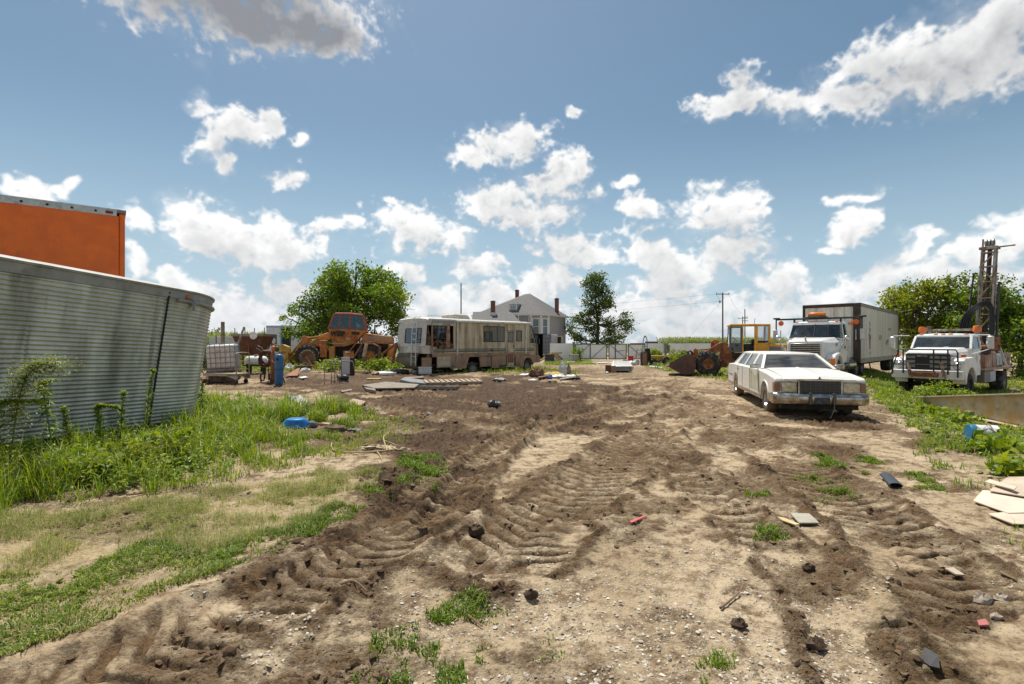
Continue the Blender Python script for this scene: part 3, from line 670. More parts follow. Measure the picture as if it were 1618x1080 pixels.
# ------------------------------------------------------------------ corrugated silver trailer leaning on its side edge
galv = M('galvanised_sheet', (.60,.585,.51), .48, .55, col2=(.20,.19,.15), amt=.42, scale=1.1, stretch=(1.5,1.5,.45), soft=.2, col3=(.14,.13,.09), amt3=.33, scale3=1.5, stretch3=(2,2,.25), var=.14)
galv_rail = M('galvanised_rail', (.33,.33,.31), .6, .35, col2=(.2,.19,.16), amt=.42, scale=2)
def corrugated_trailer():
    LL, WD, HH, r = 16.5, 2.44, 2.74, 1.215
    ph = .17; yaw = math.atan2(1, ph)
    t = T('corrugated_trailer', 'silver corrugated steel trailer with a rounded nose leaning over the tall weeds', 'trailer', (-7.0, 10.7, .12), rot=(R(8), R(2.35), yaw))
    path = [(-LL+i*.5, 0, -1, 0) for i in range(int(LL/.5)+1)]
    path = [(p[0], 0., 0., -1.) for p in path]
    for i in range(1, 13):
        a = -math.pi/2+i*math.pi/2/12; path.append((r*math.cos(a), r+r*math.sin(a), math.cos(a), math.sin(a)))
    for i in range(0, 13):
        a = i*math.pi/2/12; path.append((r*math.cos(a), WD-r+r*math.sin(a), math.cos(a), math.sin(a)))
    path.append((-LL, WD, 0, 1))
    zs = []; per = .071; z = 0
    prof = [(0,0),(.18,.85),(.34,1),(.5,.85),(.68,0),(.85,-.12)]
    k = 0
    while k*per < HH-.2:
        for f, h in prof: zs.append((k*per+f*per, h*.017))
        k += 1
    vs, fs = [], []
    npth, nz = len(path), len(zs)
    for (x, y, nx, ny) in path:
        dr = 1-.032*max(0, x+.3)**2
        wob = .006*math.sin(x*2.3)+.004*math.sin(x*7.1)
        for (z, h) in zs: vs.append((x+nx*(h+wob), y+ny*(h+wob), z*dr))
    for i in range(npth-1):
        for j in range(nz-1): fs.append((i*nz+j, (i+1)*nz+j, (i+1)*nz+j+1, i*nz+j+1))
    b = B(); b.add(vs, fs)
    for s in range(3, 12):
        for i in range(36): b.cyl((-.7-s*1.22,-.012,.055+i*.071), (-.7-s*1.22,-.026,.055+i*.071), .008, n=5, m=1)
    b.build('side_sheet', [galv, galv_rail], t, ang=60)
    def ring(off, z): return [(x+nx*off, y+ny*off, z*(1-.032*max(0, x+.3)**2)) for (x, y, nx, ny) in path]
    ztop = zs[-1][0]
    b = B(); b.loft([ring(.02, ztop-.01), ring(.024, ztop+.14), ring(.05, ztop+.15), ring(.055, ztop+.185), ring(.0, ztop+.2)], cap=False, closed=False); b.build('top_rail', galv_rail, t, ang=30)
    b = B(); nose = [p for p in path if p[0] > -.9]
    b.tube([(x+nx*.045, y+ny*.045, (ztop-.035)*(1-.032*max(0, x+.3)**2)) for (x, y, nx, ny) in nose], .035, 8); b.build('nose_rim', galv_rail, t)
    b = B(); b.loft([ring(.0, ztop+.19), [(x*.98-.1, WD/2+(y-WD/2)*.6, ztop+.24-.12*max(0, x+.3)**2) for (x, y, nx, ny) in path]], cap=True, closed=True); b.build('roof', galv_rail, t)
    b = B(); b.bb(-LL, .8, .12, WD-.12, -.12, .02); b.build('floor_frame', dark_m, t)
    b = B()
    b.bb(-.72, -.69, -.026, -.01, .0, ztop, 0)
    for i in range(38): b.cyl((-.705,-.02,.05+i*.0695), (-.705,-.034,.05+i*.0695), .018, n=6, m=0)
    b.build('seam_strip', dark_m, t)
    for x, a in ((-.25, None), (.55, 1)):
        p = Vector((x, -.03, ztop+.05)) if a is None else Vector((r*math.cos(-.62)+.03, r+r*math.sin(-.62)-.02, ztop+.09))
        b = B(); b.sphere(p, .055, 10, 6, sc=(1,.6,.8)); b.build('marker_lamp', M('orange_lamp', (.55,.12,.03), .4) if a is None else red_m, t)
    b = B(); b.box((-.12,-.05,ztop-.06), (.10,.08,.16)); b.box((-.12,-.09,ztop-.10), (.04,.04,.22)); b.build('bracket', steel_m, t, bevel=.008)
    b = B()
    a = -.30; c, s = math.cos(a), math.sin(a)
    for i in range(14): b.box((c*1.03, r+s*1.03, 2.05+i*.035), (.03,.34,.015), (0,.5,a))
    b.build('vent_grille', dark_m, t)
    b = B()
    for dy in (-.19, .19): b.box((c*1.045-s*dy, r+s*1.045+c*dy, 2.27), (.05,.035,.6), (0,0,a))
    b.build('vent_frame', galv_rail, t)
    return t
corrugated_trailer()
# ------------------------------------------------------------------ orange box trailer behind it
def orange_trailer():
    om = M('orange_paint', (.90,.17,.006), .42, col2=(.80,.14,.006), amt=.5, scale=2.5, var=.06, bump=.1, bscale=8, col3=(.55,.12,.02), amt3=.3, scale3=3, stretch3=(1,1,.3))
    h = Vector((.78,.62)).normalized(); t = T('box_trailer', 'bright orange box trailer with an aluminium top rail rising behind the silver trailer', 'trailer', (-9.3, 12.3, 1.72), math.atan2(h.y, h.x))
    LL, WD, HH = 7.5, 2.5, 3.2
    b = B(); b.bb(-LL, -.12, 0, WD, .0, HH-.14)
    for k in range(6):
        for j in range(9): b.cyl((-.2-k*1.2,.004,.15+j*.36), (-.2-k*1.2,-.008,.15+j*.36), .013, n=6)
    b.build('side_panel', om, t)
    b = B(); b.bb(-.118, 0, .02, WD-.02, 0, HH-.06); b.build('corner_post', om, t, bevel=.03)
    al = M('aluminium_rail', (.55,.54,.5), .45, .5, col2=(.3,.27,.22), amt=.4, scale=4)
    b = B(); b.bb(-LL, -.16, -.014, WD+.014, HH-.14, HH); b.bb(-LL, 0, -.02, WD+.02, HH-.012, HH+.02)
    for i in range(18): b.cyl((-.55-i*.42,-.010,HH-.07), (-.55-i*.42,-.03,HH-.07), .026, n=8, m=1)
    b.build('top_rail', [al, dark_m], t)
    b = B(); b.bb(-.16, .02, -.02, WD+.02, HH-.06, HH+.03); b.build('corner_cap', M('grey_cap', (.2,.2,.2), .5), t, bevel=.02)
    b = B(); b.box((-.30,-.03,HH-.07), (.14,.03,.06)); b.build('marker_lamp', M('dark_red_lens', (.16,.015,.02), .35), t, bevel=.012)
    b = B(); b.bb(-LL, -.05, .3, WD-.3, -.25, 0); b.bb(-LL+.2, -LL+2.8, .6, .8, -.5, -.2); b.bb(-LL+.2, -LL+2.8, WD-.8, WD-.6, -.5, -.2); b.build('chassis', dark_m, t)
    for x in (-LL+.8, -LL+2.0):
        for y, s in ((.2,-1),(WD-.2,1)): wheel(t, (x, y, -.55), .5, .28, tyre_m, steel_m, side=s)
    for y in (.5, WD-.5): b = B(); b.bb(-1.3, -1.16, y-.07, y+.07, -1.1, -.2); b.bb(-1.4, -1.06, y-.15, y+.15, -1.13, -1.08); b.build('landing_leg', steel_m, t)
orange_trailer()
# ------------------------------------------------------------------ wrecked motorhome
def motorhome():
    d = Vector((.683,.73)).normalized(); A = Vector((-4.15, 25.0)); z0 = .02
    t = T('motorhome', 'derelict beige motorhome with a torn open rear corner and ladder parked on the mud', 'motorhome', (A.x, A.y, z0), math.atan2(d.y, d.x))
    shell = M('faded_fibreglass', (.61,.49,.33), .5, col2=(.24,.19,.10), amt=.47, scale=1.5, stretch=(2.2,2.2,.3), soft=.16, col3=(.60,.52,.39), amt3=.4, scale3=1.2, stretch3=(1,1,.5))
    tan = M('tan_lower_panel', (.38,.23,.14), .6, col2=(.16,.11,.07), amt=.42, scale=2, stretch=(1,1,.6), col3=(.38,.27,.19), amt3=.35, scale3=2)
    trim = M('dirty_white_trim', (.62,.60,.55), .45, col2=(.34,.3,.22), amt=.35, scale=5)
    stripe = M('grey_green_stripe', (.11,.12,.105), .5, col2=(.24,.2,.14), amt=.35, scale=4, stretch=(1,1,.5))
    wfr = M('black_window_rubber', (.018,.018,.018), .5)
    L_, WD, ZT = 8.55, 2.45, 2.93
    # outer wall: rear hole left open between x .02-.42 low and the broken window .12-1.66
    def wall(y0, y1, name, pieces, mat):
        b = B()
        for x0, x1, za, zb in pieces: b.bb(x0, x1, y0, y1, za, zb)
        return b.build(name, mat, t)
    wall(.0, .05, 'side_wall', [(.30,.36,1.2,2.88),(.36,1.70,2.62,2.88),(.36,.62,1.2,1.55),(.62,1.70,1.2,1.46),(1.70,3.80,1.2,2.88),(3.80,5.46,2.68,2.88),(3.80,5.46,1.2,1.80),(5.46,5.58,1.2,2.88),(5.58,6.32,2.45,2.88),(6.32,6.42,1.2,2.88),(6.42,6.92,2.48,2.88),(6.42,6.92,1.2,1.84),(6.92,7.62,1.2,2.88)], shell)
    wall(WD-.05, WD, 'far_wall', [(.05,3.2,.45,2.88),(3.2,5,.45,1.8),(3.2,5,2.6,2.88),(5,7.62,.45,2.88)], shell)
    # lower panels in the tan paint, with the rear wheel opening and dented skirts
    b = B()
    for x0, x1, za, zb, y0 in ((.62,1.45,.50,1.06,.0),(1.47,2.55,.42,1.08,.01),(2.55,3.62,1.0,1.2,.015),(3.55,4.35,.46,1.02,.03),(4.40,4.95,.36,1.02,.05),(4.97,5.56,.48,1.04,.02),(6.36,7.06,.36,1.06,.035),(.36,7.62,1.04,1.22,.0)):
        b.bb(x0, x1, -y0-.012, .04, za, zb)
    b.prism([(2.5,.42),(2.56,.42),(2.75,1.0),(2.62,1.06),(2.5,1.06)], 'y', -.02, .04); b.prism([(3.45,1.06),(3.62,1.06),(3.62,.44),(3.56,.62)], 'y', -.03, .04)
    b.build('lower_panel', tan, t, bevel=.012)
    b = B(); b.bb(.62, 1.5, -.02, -.013, .55, 1.05); b.build('storage_door', M('pale_hatch', (.52,.43,.30), .55, col2=(.3,.22,.15), amt=.35, scale=3), t, bevel=.01)
    b = B()
    for za, zb in ((1.27,1.35),(1.37,1.40),(1.42,1.45)):
        for x0, x1 in ((.40,5.56),(6.33,8.02)): b.bb(x0, x1, -.006, .0, za, zb)
    b.build('stripe', stripe, t)
    # the winged badge between the stripes
    b = B(); b.add([(4.28,-.012,1.45),(4.33,-.012,1.45),(4.38,-.012,1.34),(4.41,-.012,1.40),(4.44,-.012,1.34),(4.49,-.012,1.45),(4.54,-.012,1.45),(4.46,-.012,1.25),(4.41,-.012,1.33),(4.36,-.012,1.25)], [(0,1,2,9),(2,3,8,9),(3,4,7,8),(4,5,6,7)]); b.build('badge', wfr, t, smooth=False)
    # roof with rolled edges, rear cap
    b = B(); pr = [(-.0,2.86),(.02,2.95),(.10,3.0),(1.2,3.05),(WD-.1,3.0),(WD-.02,2.95),(WD,2.86)]
    b.loft([[(x, y, z+dz) for y, z in pr] for x, dz in ((.02,-.06),(.16,.0),(4,.0),(7.5,.0),(7.85,-.10))]); b.build('roof', trim, t, bevel=.01)
    b = B(); b.bb(.3, 1.75, -.008, .0, 2.74, 2.87); b.build('upper_stripe', M('grey_band', (.27,.26,.23), .5, col2=(.4,.37,.3), amt=.4, scale=3), t)
    b = B(); b.tube([(1.80,-.06,2.86),(7.62,-.06,2.90)], .07, 10); b.build('awning_roll', trim, t)
    for x in (1.92, 7.24): b = B(); b.beam((x,-.03,1.1), (x,-.05,2.9), .09, .05); b.build('awning_arm', trim, t, bevel=.01)
    # rear: slanted moulded cap with window, lower bulge, ladder
    b = B(); n = 9
    def rear_ring(xo, z, ins): return [(xo+.30, 0+ins, z),(xo+.06,.03+ins,z),(xo,.2+ins,z),(xo,WD-.2-ins,z),(xo+.06,WD-.03-ins,z),(xo+.30,WD-ins,z)]
    b.loft([rear_ring(-.02,1.22,0),rear_ring(-.06,1.62,0)], cap=False, closed=False)
    for y0, y1 in ((0.03,.48),(1.72,WD-.03)): b.loft([[(-.06,y0,1.62),(-.06,y1,1.62)],[(.02,y0,2.62),(.02,y1,2.62)]], cap=False, closed=False)
    b.loft([[(-.06,.48,1.62),(-.06,1.72,1.62)],[(-.046,.48,1.80),(-.046,1.72,1.80)]], cap=False, closed=False); b.loft([[(.002,.48,2.42),(.002,1.72,2.42)],[(.02,.48,2.62),(.02,1.72,2.62)]], cap=False, closed=False)
    b.loft([rear_ring(.02,2.62,0),rear_ring(.04,2.86,.01),rear_ring(.10,2.96,.05)], cap=False, closed=False)
    b.loft([[(-.06,WD-.03,1.62),(.3,WD,1.62)],[(.02,WD-.03,2.62),(.3,WD,2.62)]], cap=False, closed=False)
    b.build('rear_cap', M('chalky_rear_cap', (.56,.54,.48), .5, col2=(.34,.3,.22), amt=.36, scale=1.6, stretch=(2,2,.4)), t, ang=40)
    b = B(); b.loft([[(x, y, z) for y in (.62, WD-.02)] for x, z in ((-.02,1.24),(-.14,1.0),(-.16,.6),(-.05,.46))], cap=False, closed=False); b.build('rear_skirt', M('brown_rear_skirt', (.20,.16,.12), .6, col2=(.30,.22,.15), amt=.4, scale=3), t, ang=60)
    b = B(); b.bb(-.10, .03, .05, WD-.3, 1.56, 1.66); b.bb(-.16,.0,.55,1.6,1.24,1.58); b.build('spare_cover', trim, t, bevel=.04)
    b = B(); b.bb(-.17, -.155, .6, WD-.1, 1.12, 1.16); b.bb(-.17,-.155,.6,WD-.1,1.02,1.06); b.build('rear_stripe', stripe, t)
    b = B(); b.bb(-.02, .30, .02, .42, .46, 1.02); b.build('corner_panel', M('raw_plywood', (.36,.24,.14), .75, col2=(.24,.15,.09), amt=.4, scale=4), t, bevel=.01)
    q = B()
    for pts in ([(-.052,.44,1.76),(-.052,1.76,1.76),(.012,1.76,2.46),(.012,.44,2.46)],):
        for i in range(4): q.beam(pts[i], pts[(i+1) % 4], .06, .05)
    q = q.build('rear_window', wfr, t, bevel=.015); g = B(); g.sheet([(-.04,.47,1.8),(-.04,1.73,1.8),(.004,1.73,2.43),(.004,.47,2.43)], .006); g.build('pane', glass('blue_tinted_glass', (.08,.14,.22), .08, 1.1), q, smooth=False)
    b = B()
    for y in (.62, .98): b.tube([(.1,y,3.08),(-.13,y,2.95),(-.20,y,1.75),(-.24,y,.62)], .022, 6)
    for i in range(8): z = .8+i*.28; b.tube([(-.235+.02*(i/3),.62,z),(-.235+.02*(i/3),.98,z)], .018, 6)
    b.build('ladder', M('ladder_aluminium', (.62,.62,.60), .4, .4), t)
    for y in (.12, .5, .8, 1.1, 1.4, 2.3):
        b = B(); b.box((.045,y,2.89), (.04,.1,.05)); b.build('marker_lamp', red_m, t, bevel=.01)
    # torn corner: raw framing, loose insulation, bent skin
    torn = M('torn_lining', (.30,.21,.13), .85, col2=(.09,.06,.04), amt=.5, scale=7, bump=.4)
    b = B(); rr = random.Random(4)
    for i in range(11): b.beam((.06+.02*i,.05+rr.random()*.1,.55+rr.random()*.3), (.04+rr.random()*.34,.03+rr.random()*.14,1.5+rr.random()*1.2), .03+.05*rr.random(), .02)
    for i in range(26):
        x, z = .65+rr.random()*1.0, 1.45+rr.random()**2*.45; b.box((x,.02+rr.random()*.5,z), (.1+.25*rr.random(),.1+.3*rr.random(),.03+.08*rr.random()), (rr.random(),rr.random()*.8,rr.random()*3))
    b.build('torn_framing', torn, t)
    b = B(); b.prism([(.30,1.0),(.36,1.22),(.34,2.0),(.31,2.4),(.27,2.78),(.24,2.5),(.26,1.9),(.20,1.4)], 'y', -.05, -.03); b.sheet([(1.18,-.01,1.5),(1.42,-.04,1.55),(1.40,-.03,2.7),(1.22,0,2.66)], .02); b.build('bent_skin', M('rust_brown_lining', (.32,.12,.05), .7, col2=(.4,.33,.26), amt=.45, scale=4), t)
    b = B(); b.bb(.06, 7.6, .06, WD-.06, .62, .66); b.bb(.6, 1.6, .7, 1.6, .7, 1.45); b.bb(1.9,2.0,.06,2.38,.7,2.85); b.bb(2.3,3.6,1.6,2.38,.7,1.5); b.bb(3.9,5.3,1.7,2.38,.7,1.65); b.bb(5.2,5.3,1.2,2.38,.7,2.6); b.build('interior', M('dark_interior', (.07,.055,.04), .8, col2=(.16,.11,.07), amt=.4, scale=3), t)
    def window(x0, x1, z0_, z1, bars=(), gm=glass('house_tint_glass', (.16,.18,.19), .06, .9)):
        q = B()
        for a, b_, c, e in ((x0,x1,z0_,z0_+.045),(x0,x1,z1-.045,z1)): q.bb(a, b_, -.016, .03, c, e)
        for a in (x0, x1-.045): q.bb(a, a+.045, -.016, .03, z0_+.045, z1-.045)
        for x in bars: q.bb(x-.02, x+.02, -.012, .028, z0_+.045, z1-.045)
        q = q.build('window', wfr, t, bevel=.008); g = B(); g.bb(x0+.02, x1-.02, .0, .008, z0_+.02, z1-.02); g.build('pane', gm, q, smooth=False)
    window(3.80, 5.46, 1.80, 2.68, (4.30, 4.88)); window(6.42, 6.92, 1.84, 2.48); window(.36, 1.18, 1.95, 2.62, (.64,.9))
    # entry door
    q = B(); q.bb(5.64, 6.26, -.008, .03, .46, 1.82); q.bb(5.64, 5.72, -.008, .03, 1.82, 2.42); q.bb(6.18, 6.26, -.008, .03, 1.82, 2.42); q.bb(5.72, 6.18, -.008, .03, 2.36, 2.42); q = q.build('entry_door', shell, t, bevel=.006)
    g = B(); g.bb(5.70, 6.20, -.014, .0, .62, 1.12); g.build('kick_panel', M('brown_kick_panel', (.24,.10,.05), .6, col2=(.12,.06,.04), amt=.4, scale=4), q)
    g = B()
    for a in (5.715, 6.145): g.bb(a, a+.04, -.014, .02, 1.78, 2.38)
    g.bb(5.755, 6.145, -.014, .02, 1.78, 1.82); g.bb(5.755, 6.145, -.014, .02, 2.34, 2.38); g.build('door_window_frame', wfr, q, bevel=.01)
    g = B(); g.bb(5.74, 6.16, .0, .008, 1.80, 2.36); g.build('door_pane', glass_m, q, smooth=False)
    g = B(); g.bb(6.18, 6.23, -.03, -.008, 1.50, 1.62); g.build('handle', wfr, q)
    for a in (5.585, 6.285): b = B(); b.bb(a, a+.035, -.02, .01, 1.24, 2.44); b.build('grab_rail', trim, t, bevel=.006)
    # nose: slanted windscreen, side pane, dash and bumper
    b = B(); b.bb(7.62, 8.15, .0, .05, 1.02, 1.74); b.bb(7.62,8.15,WD-.05,WD,.9,1.74); b.loft([[(x, y, z) for y in (.0, .12, WD-.12, WD)] for x, z in ((8.18,1.76),(8.34,1.60),(8.42,1.2),(8.40,.95))], cap=False, closed=False); b.bb(8.1,8.2,.0,WD,1.0,1.72); b.build('nose_panel', shell, t, bevel=.02)
    b = B(); b.prism([(7.0,.40),(7.02,1.02),(8.45,1.02),(8.60,.86),(8.60,.62),(8.50,.56),(8.02,.56)]+[(7.46+.44*math.cos(a), .42+.46*math.sin(a)) for a in [math.pi*k/10 for k in range(0, 11)]], 'y', -.02, .5); b.prism([(8.0,.9),(8.60,.86),(8.62,.6),(8.0,.56)], 'y', .5, WD+.02); b.build('front_fender', tan, t, bevel=.02)
    bl = [(7.64,.03,1.74),(8.22,.03,1.74),(8.30,.25,1.74),(8.30,WD-.25,1.74),(8.22,WD-.03,1.74),(7.64,WD-.03,1.74)]; rf = [(7.64,.03,2.78),(7.84,.03,2.78),(7.92,.25,2.78),(7.92,WD-.25,2.78),(7.84,WD-.03,2.78),(7.64,WD-.03,2.78)]
    greenhouse(t, bl, rf, ['side_pane','corner_pane','windscreen','corner_pane','side_pane',None], wfr, glass('windscreen_glass', (.62,.70,.70), .10), pw=.05, frame='screen_frame', roof_mat=shell)
    b = B(); b.bb(7.9, 8.3, .1, WD-.1, 1.5, 1.76); b.bb(7.2,7.6,.3,.8,.9,2.0); b.bb(7.2,7.6,1.6,2.1,.9,2.0); b.build('dashboard', dark_m, t, bevel=.03)
    b = B(); b.tube([(8.1,-.02,2.0),(8.18,-.2,1.95),(8.18,-.2,1.72)], .018, 6); b.box((8.17,-.22,1.86), (.08,.16,.34)); b.tube([(7.9,0,1.66),(8.0,-.16,1.56),(8.02,-.16,1.66)], .015); b.build('side_mirror', wfr, t, bevel=.02)
    # roof unit and rails
    b = B(); b.loft([[(2.3,.75,3.03),(3.6,.75,3.03),(3.6,1.7,3.03),(2.3,1.7,3.03)],[(2.32,.78,3.26),(3.4,.78,3.26),(3.4,1.67,3.26),(2.32,1.67,3.26)],[(2.5,.9,3.33),(3.2,.9,3.33),(3.2,1.5,3.33),(2.5,1.5,3.33)]]); b.build('air_conditioner', M('cream_plastic', (.50,.45,.37), .6, col2=(.3,.26,.2), amt=.4, scale=4), t, bevel=.04)
    b = B()
    for y in (.3, 2.1):
        b.tube([(.3,y,3.1),(2.2,y,3.12)], .02, 6)
        for x in (.3, 1.2, 2.2): b.tube([(x,y,3.0),(x,y,3.12)], .018, 6)
    b.build('roof_rack', trim, t)
    for x in (3.12, 7.48):
        for y, s in ((.20,-1),(WD-.2,1)): wheel(t, (x, y, .37), .385, .26, tyre_m, M('dusty_wheel', (.3,.28,.25), .6, .3), side=s)
    b = B(); b.bb(.2, 8.3, .35, WD-.35, .42, .6); b.bb(4.4,5.4,.1,.8,.3,.55); b.tube([(.1,1.2,.4),(2.2,1.2,.35)], .06); b.build('chassis', dark_m, t)
    b = B(); b.bb(4.5, 5.5, -.06, -.02, .38, .42); b.bb(5.66,6.24,-.30,.02,.36,.40); b.build('entry_step', steel_m, t)
motorhome()
# ------------------------------------------------------------------ articulated wheel loader with its number on the cab
def old_loader():
    h = Vector((-.975,-.222)); t = T('wheel_loader', 'faded orange wheel loader with a red topped cab marked W20B under the tree', 'wheel loader', (-11.30, 33.7, .22), math.atan2(h.y, h.x))
    om = M('faded_orange_paint', (.54,.21,.04), .6, col2=(.30,.09,.03), amt=.47, scale=2.2, col3=(.52,.29,.10), amt3=.4, scale3=1.4)
    ro = M('faded_red_paint', (.36,.08,.04), .6, col2=(.19,.05,.03), amt=.4, scale=3)
    rimm = M('orange_rim', (.42,.17,.05), .7, col2=RUST, amt=.4, scale=5)
    for x in (-1.88, 1.88):
        for y, s in ((.95,1),(-.95,-1)): wheel(t, (x, y, .70), .72, .50, tyre_m, rimm, rim=.50, side=s, lugs=18)
    b = B(); b.bb(-1.1,.6,-.45,.45,.45,1.5); b.bb(.1,2.6,-.42,.42,.5,1.0); b.bb(-3.2,-1.0,-.5,.5,.6,1.5); b.cyl((1.88,-.8,.7),(1.88,.8,.7),.16); b.cyl((-1.88,-.8,.7),(-1.88,.8,.7),.16); b.cyl((-.1,0,.3),(-.1,0,1.25),.22); b.build('chassis', dark_m, t)
    # cab: red posts and roof, panes, flared orange lower shell
    W1, W2 = .78, .66
    bl = [(.66,W1,2.45),(-.62,W1,2.45),(-1.66,W1,2.38),(-1.66,-W1,2.38),(.66,-W1,2.45)]; rf = [(.30,W2,3.42),(-.70,W2,3.42),(-1.50,W2,3.34),(-1.50,-W2,3.34),(.30,-W2,3.42)]
    greenhouse(t, bl, rf, ['side_window','side_window','rear_window','side_window','front_window'], ro, glass('cab_glass', (.5,.6,.58), .10), pw=.09, rt=.10, frame='cab_frame', roof_mat=ro)
    b = B(); b.beam((.06,W1+.0,2.45),(-.12,W2+.01,3.42),.06,.06); b.build('window_post', ro, t)
    lo = [(.36,.62,1.30),(-.34,.62,1.30),(-1.0,.62,1.52),(-1.0,-.62,1.52),(.36,-.62,1.30)]
    b = B(); b.loft([[Vector(p)-Vector((0,0,.0)) for p in bl], lo]); b.build('cab_shell', om, t, bevel=.03)
    b = B(); b.bb(-.9,.1,-.4,.4,2.3,2.7); b.bb(-.95,-.7,-.35,.35,2.4,3.0); b.tube([(.3,0,2.3),(.2,0,2.75)],.04); b.tube([(.2+.02*math.cos(a),.2*math.cos(a),2.76+.08*math.sin(a)) for a in [k*.5236 for k in range(13)]],.018); b.build('seat', dark_m, t)
    nrm = Vector((0,1.15,-.16)).normalized()
    Mx = frameM((.06,.785,2.13), (-1,0,0), (0,.14,1)); text_obj('model_number', 'W20B', .46, black_m, Mx, t, .012, .022, .74)
    b = B(); b.sheet([(-.78,W1-.015,2.30),(-1.30,W1-.02,2.26),(-1.24,W1-.05,2.06),(-.76,W1-.05,2.10)], .012); b.build('vent', black_m, t)
    b = B(); b.sheet([(.50,.69,1.48),(-.30,.685,1.48),(-.34,.70,1.55),(.52,.70,1.55)], .012); b.sheet([(-.40,.745,1.75),(-.68,.745,1.78),(-.68,.76,1.9),(-.42,.76,1.88)],.01); b.build('plate', M('pale_plate', (.4,.36,.3), .6), t)
    # hood, counterweight, grille letters
    b = B(); b.prism([(-1.35,1.50),(-1.45,2.22),(-3.36,1.96),(-3.46,1.88),(-3.46,1.46)], 'y', -.55, .55); b.build('engine_hood', om, t, bevel=.05)
    b = B(); b.prism([(-3.10,1.44),(-3.52,1.44),(-3.56,.34),(-3.2,.30),(-2.95,.6)], 'y', -.85, .85); b.build('counterweight', om, t, bevel=.05)
    grey = M('worn_grey_decal', (.30,.29,.26), .6, col2=(.42,.23,.08), amt=.4, scale=7)
    b = B()
    for i in range(6): b.bb(-1.60-i*.09, -1.655-i*.09, .552, .558, 1.72-.008*i, 2.02-.012*i)
    b.bb(-3.05,-3.34,.552,.558,1.66,1.86); b.build('decal_bars', grey, t)
    b = B(); b.bb(-2.15, -3.0, .552, .557, 1.66, 1.96); b.build('decal_panel', grey, t)
    text_obj('decal_letters', 'CASE', .30, M('orange_letters', (.44,.22,.07), .6), frameM((-2.58,.561,1.81), (-1,0,-.12), (0,0,1)), t, .004, .006, 1.1)
    b = B(); b.bb(-1.3,-3.0,-.5,.5,1.0,1.46); b.tube([(-2.2,.1,2.1),(-2.2,.1,2.75)],.05); b.build('engine', dark_m, t)
    # fenders, steps, tanks
    b = B()
    pts = [(-.62,.95),(-1.05,1.52),(-2.0,1.62),(-2.7,1.55)]
    for y in (.95,-.95):
        for p, q in zip(pts[:-1], pts[1:]): b.beam((p[0],y,p[1]),(q[0],y,q[1]),.56,.05)
    b.build('fender', om, t, bevel=.01)
    b = B(); b.bb(-.30,-.95,.62,1.1,.42,1.05); b.build('step_tank', om, t, bevel=.03); b = B(); b.bb(-.42,-.72,1.105,1.115,.92,1.02); b.build('warning_sign', white_m, t)
    b = B(); b.bb(.72,1.14,.72,1.05,.62,1.72); b.bb(.25,.62,.3,.85,.5,1.35); b.build('front_frame', om, t, bevel=.04)
    # loader arms, linkage, bucket held low among the weeds
    b = B()
    for y in (.5,-.5):
        b.prism([(.35,2.18),(.62,2.28),(1.5,1.75),(2.6,.95),(2.95,.62),(2.8,.45),(2.3,.72),(1.3,1.45),(.5,1.85)], 'y', y-.06, y+.06)
        b.prism([(1.95,1.05),(2.35,1.05),(2.30,1.95),(2.12,2.02),(1.95,1.9)], 'y', y-.18, y-.08)
        b.beam((2.2,y-.13,1.85),(3.0,y-.1,.75),.10,.12)
    b.beam((1.5,-.5,1.65),(1.5,.5,1.65),.2,.2); b.build('lift_arm', om, t, bevel=.015)
    b = B()
    for y in (.32,-.32): b.tube([(.45,y,2.25),(1.3,y,1.95)], .085, 8); b.tube([(1.3,y,1.95),(2.15,y,1.85)], .05, 8); b.tube([(.5,y+.3,1.0),(1.5,y+.3,1.5)], .08, 8)
    b.build('hydraulic_ram', om, t)
    b = B(); pr = [(3.0,1.0),(2.95,.25),(3.2,.08),(4.1,.05),(4.12,.10),(3.3,.16),(3.1,.3),(3.12,1.0)]
    b.prism(pr, 'y', -1.25, 1.25)
    for y in (-1.25, 1.22): b.prism([(2.97,.95),(2.97,.25),(3.2,.08),(4.1,.05),(3.6,.9)], 'y', y, y+.03)
    b.prism([(2.9,.9),(3.9,1.05),(3.9,1.4),(3.3,1.45),(2.95,1.3)],'y',.5,1.2)
    b.build('bucket', M('yellow_bucket', (.50,.30,.06), .65, col2=RUST, amt=.42, scale=3), t, bevel=.01)
old_loader()
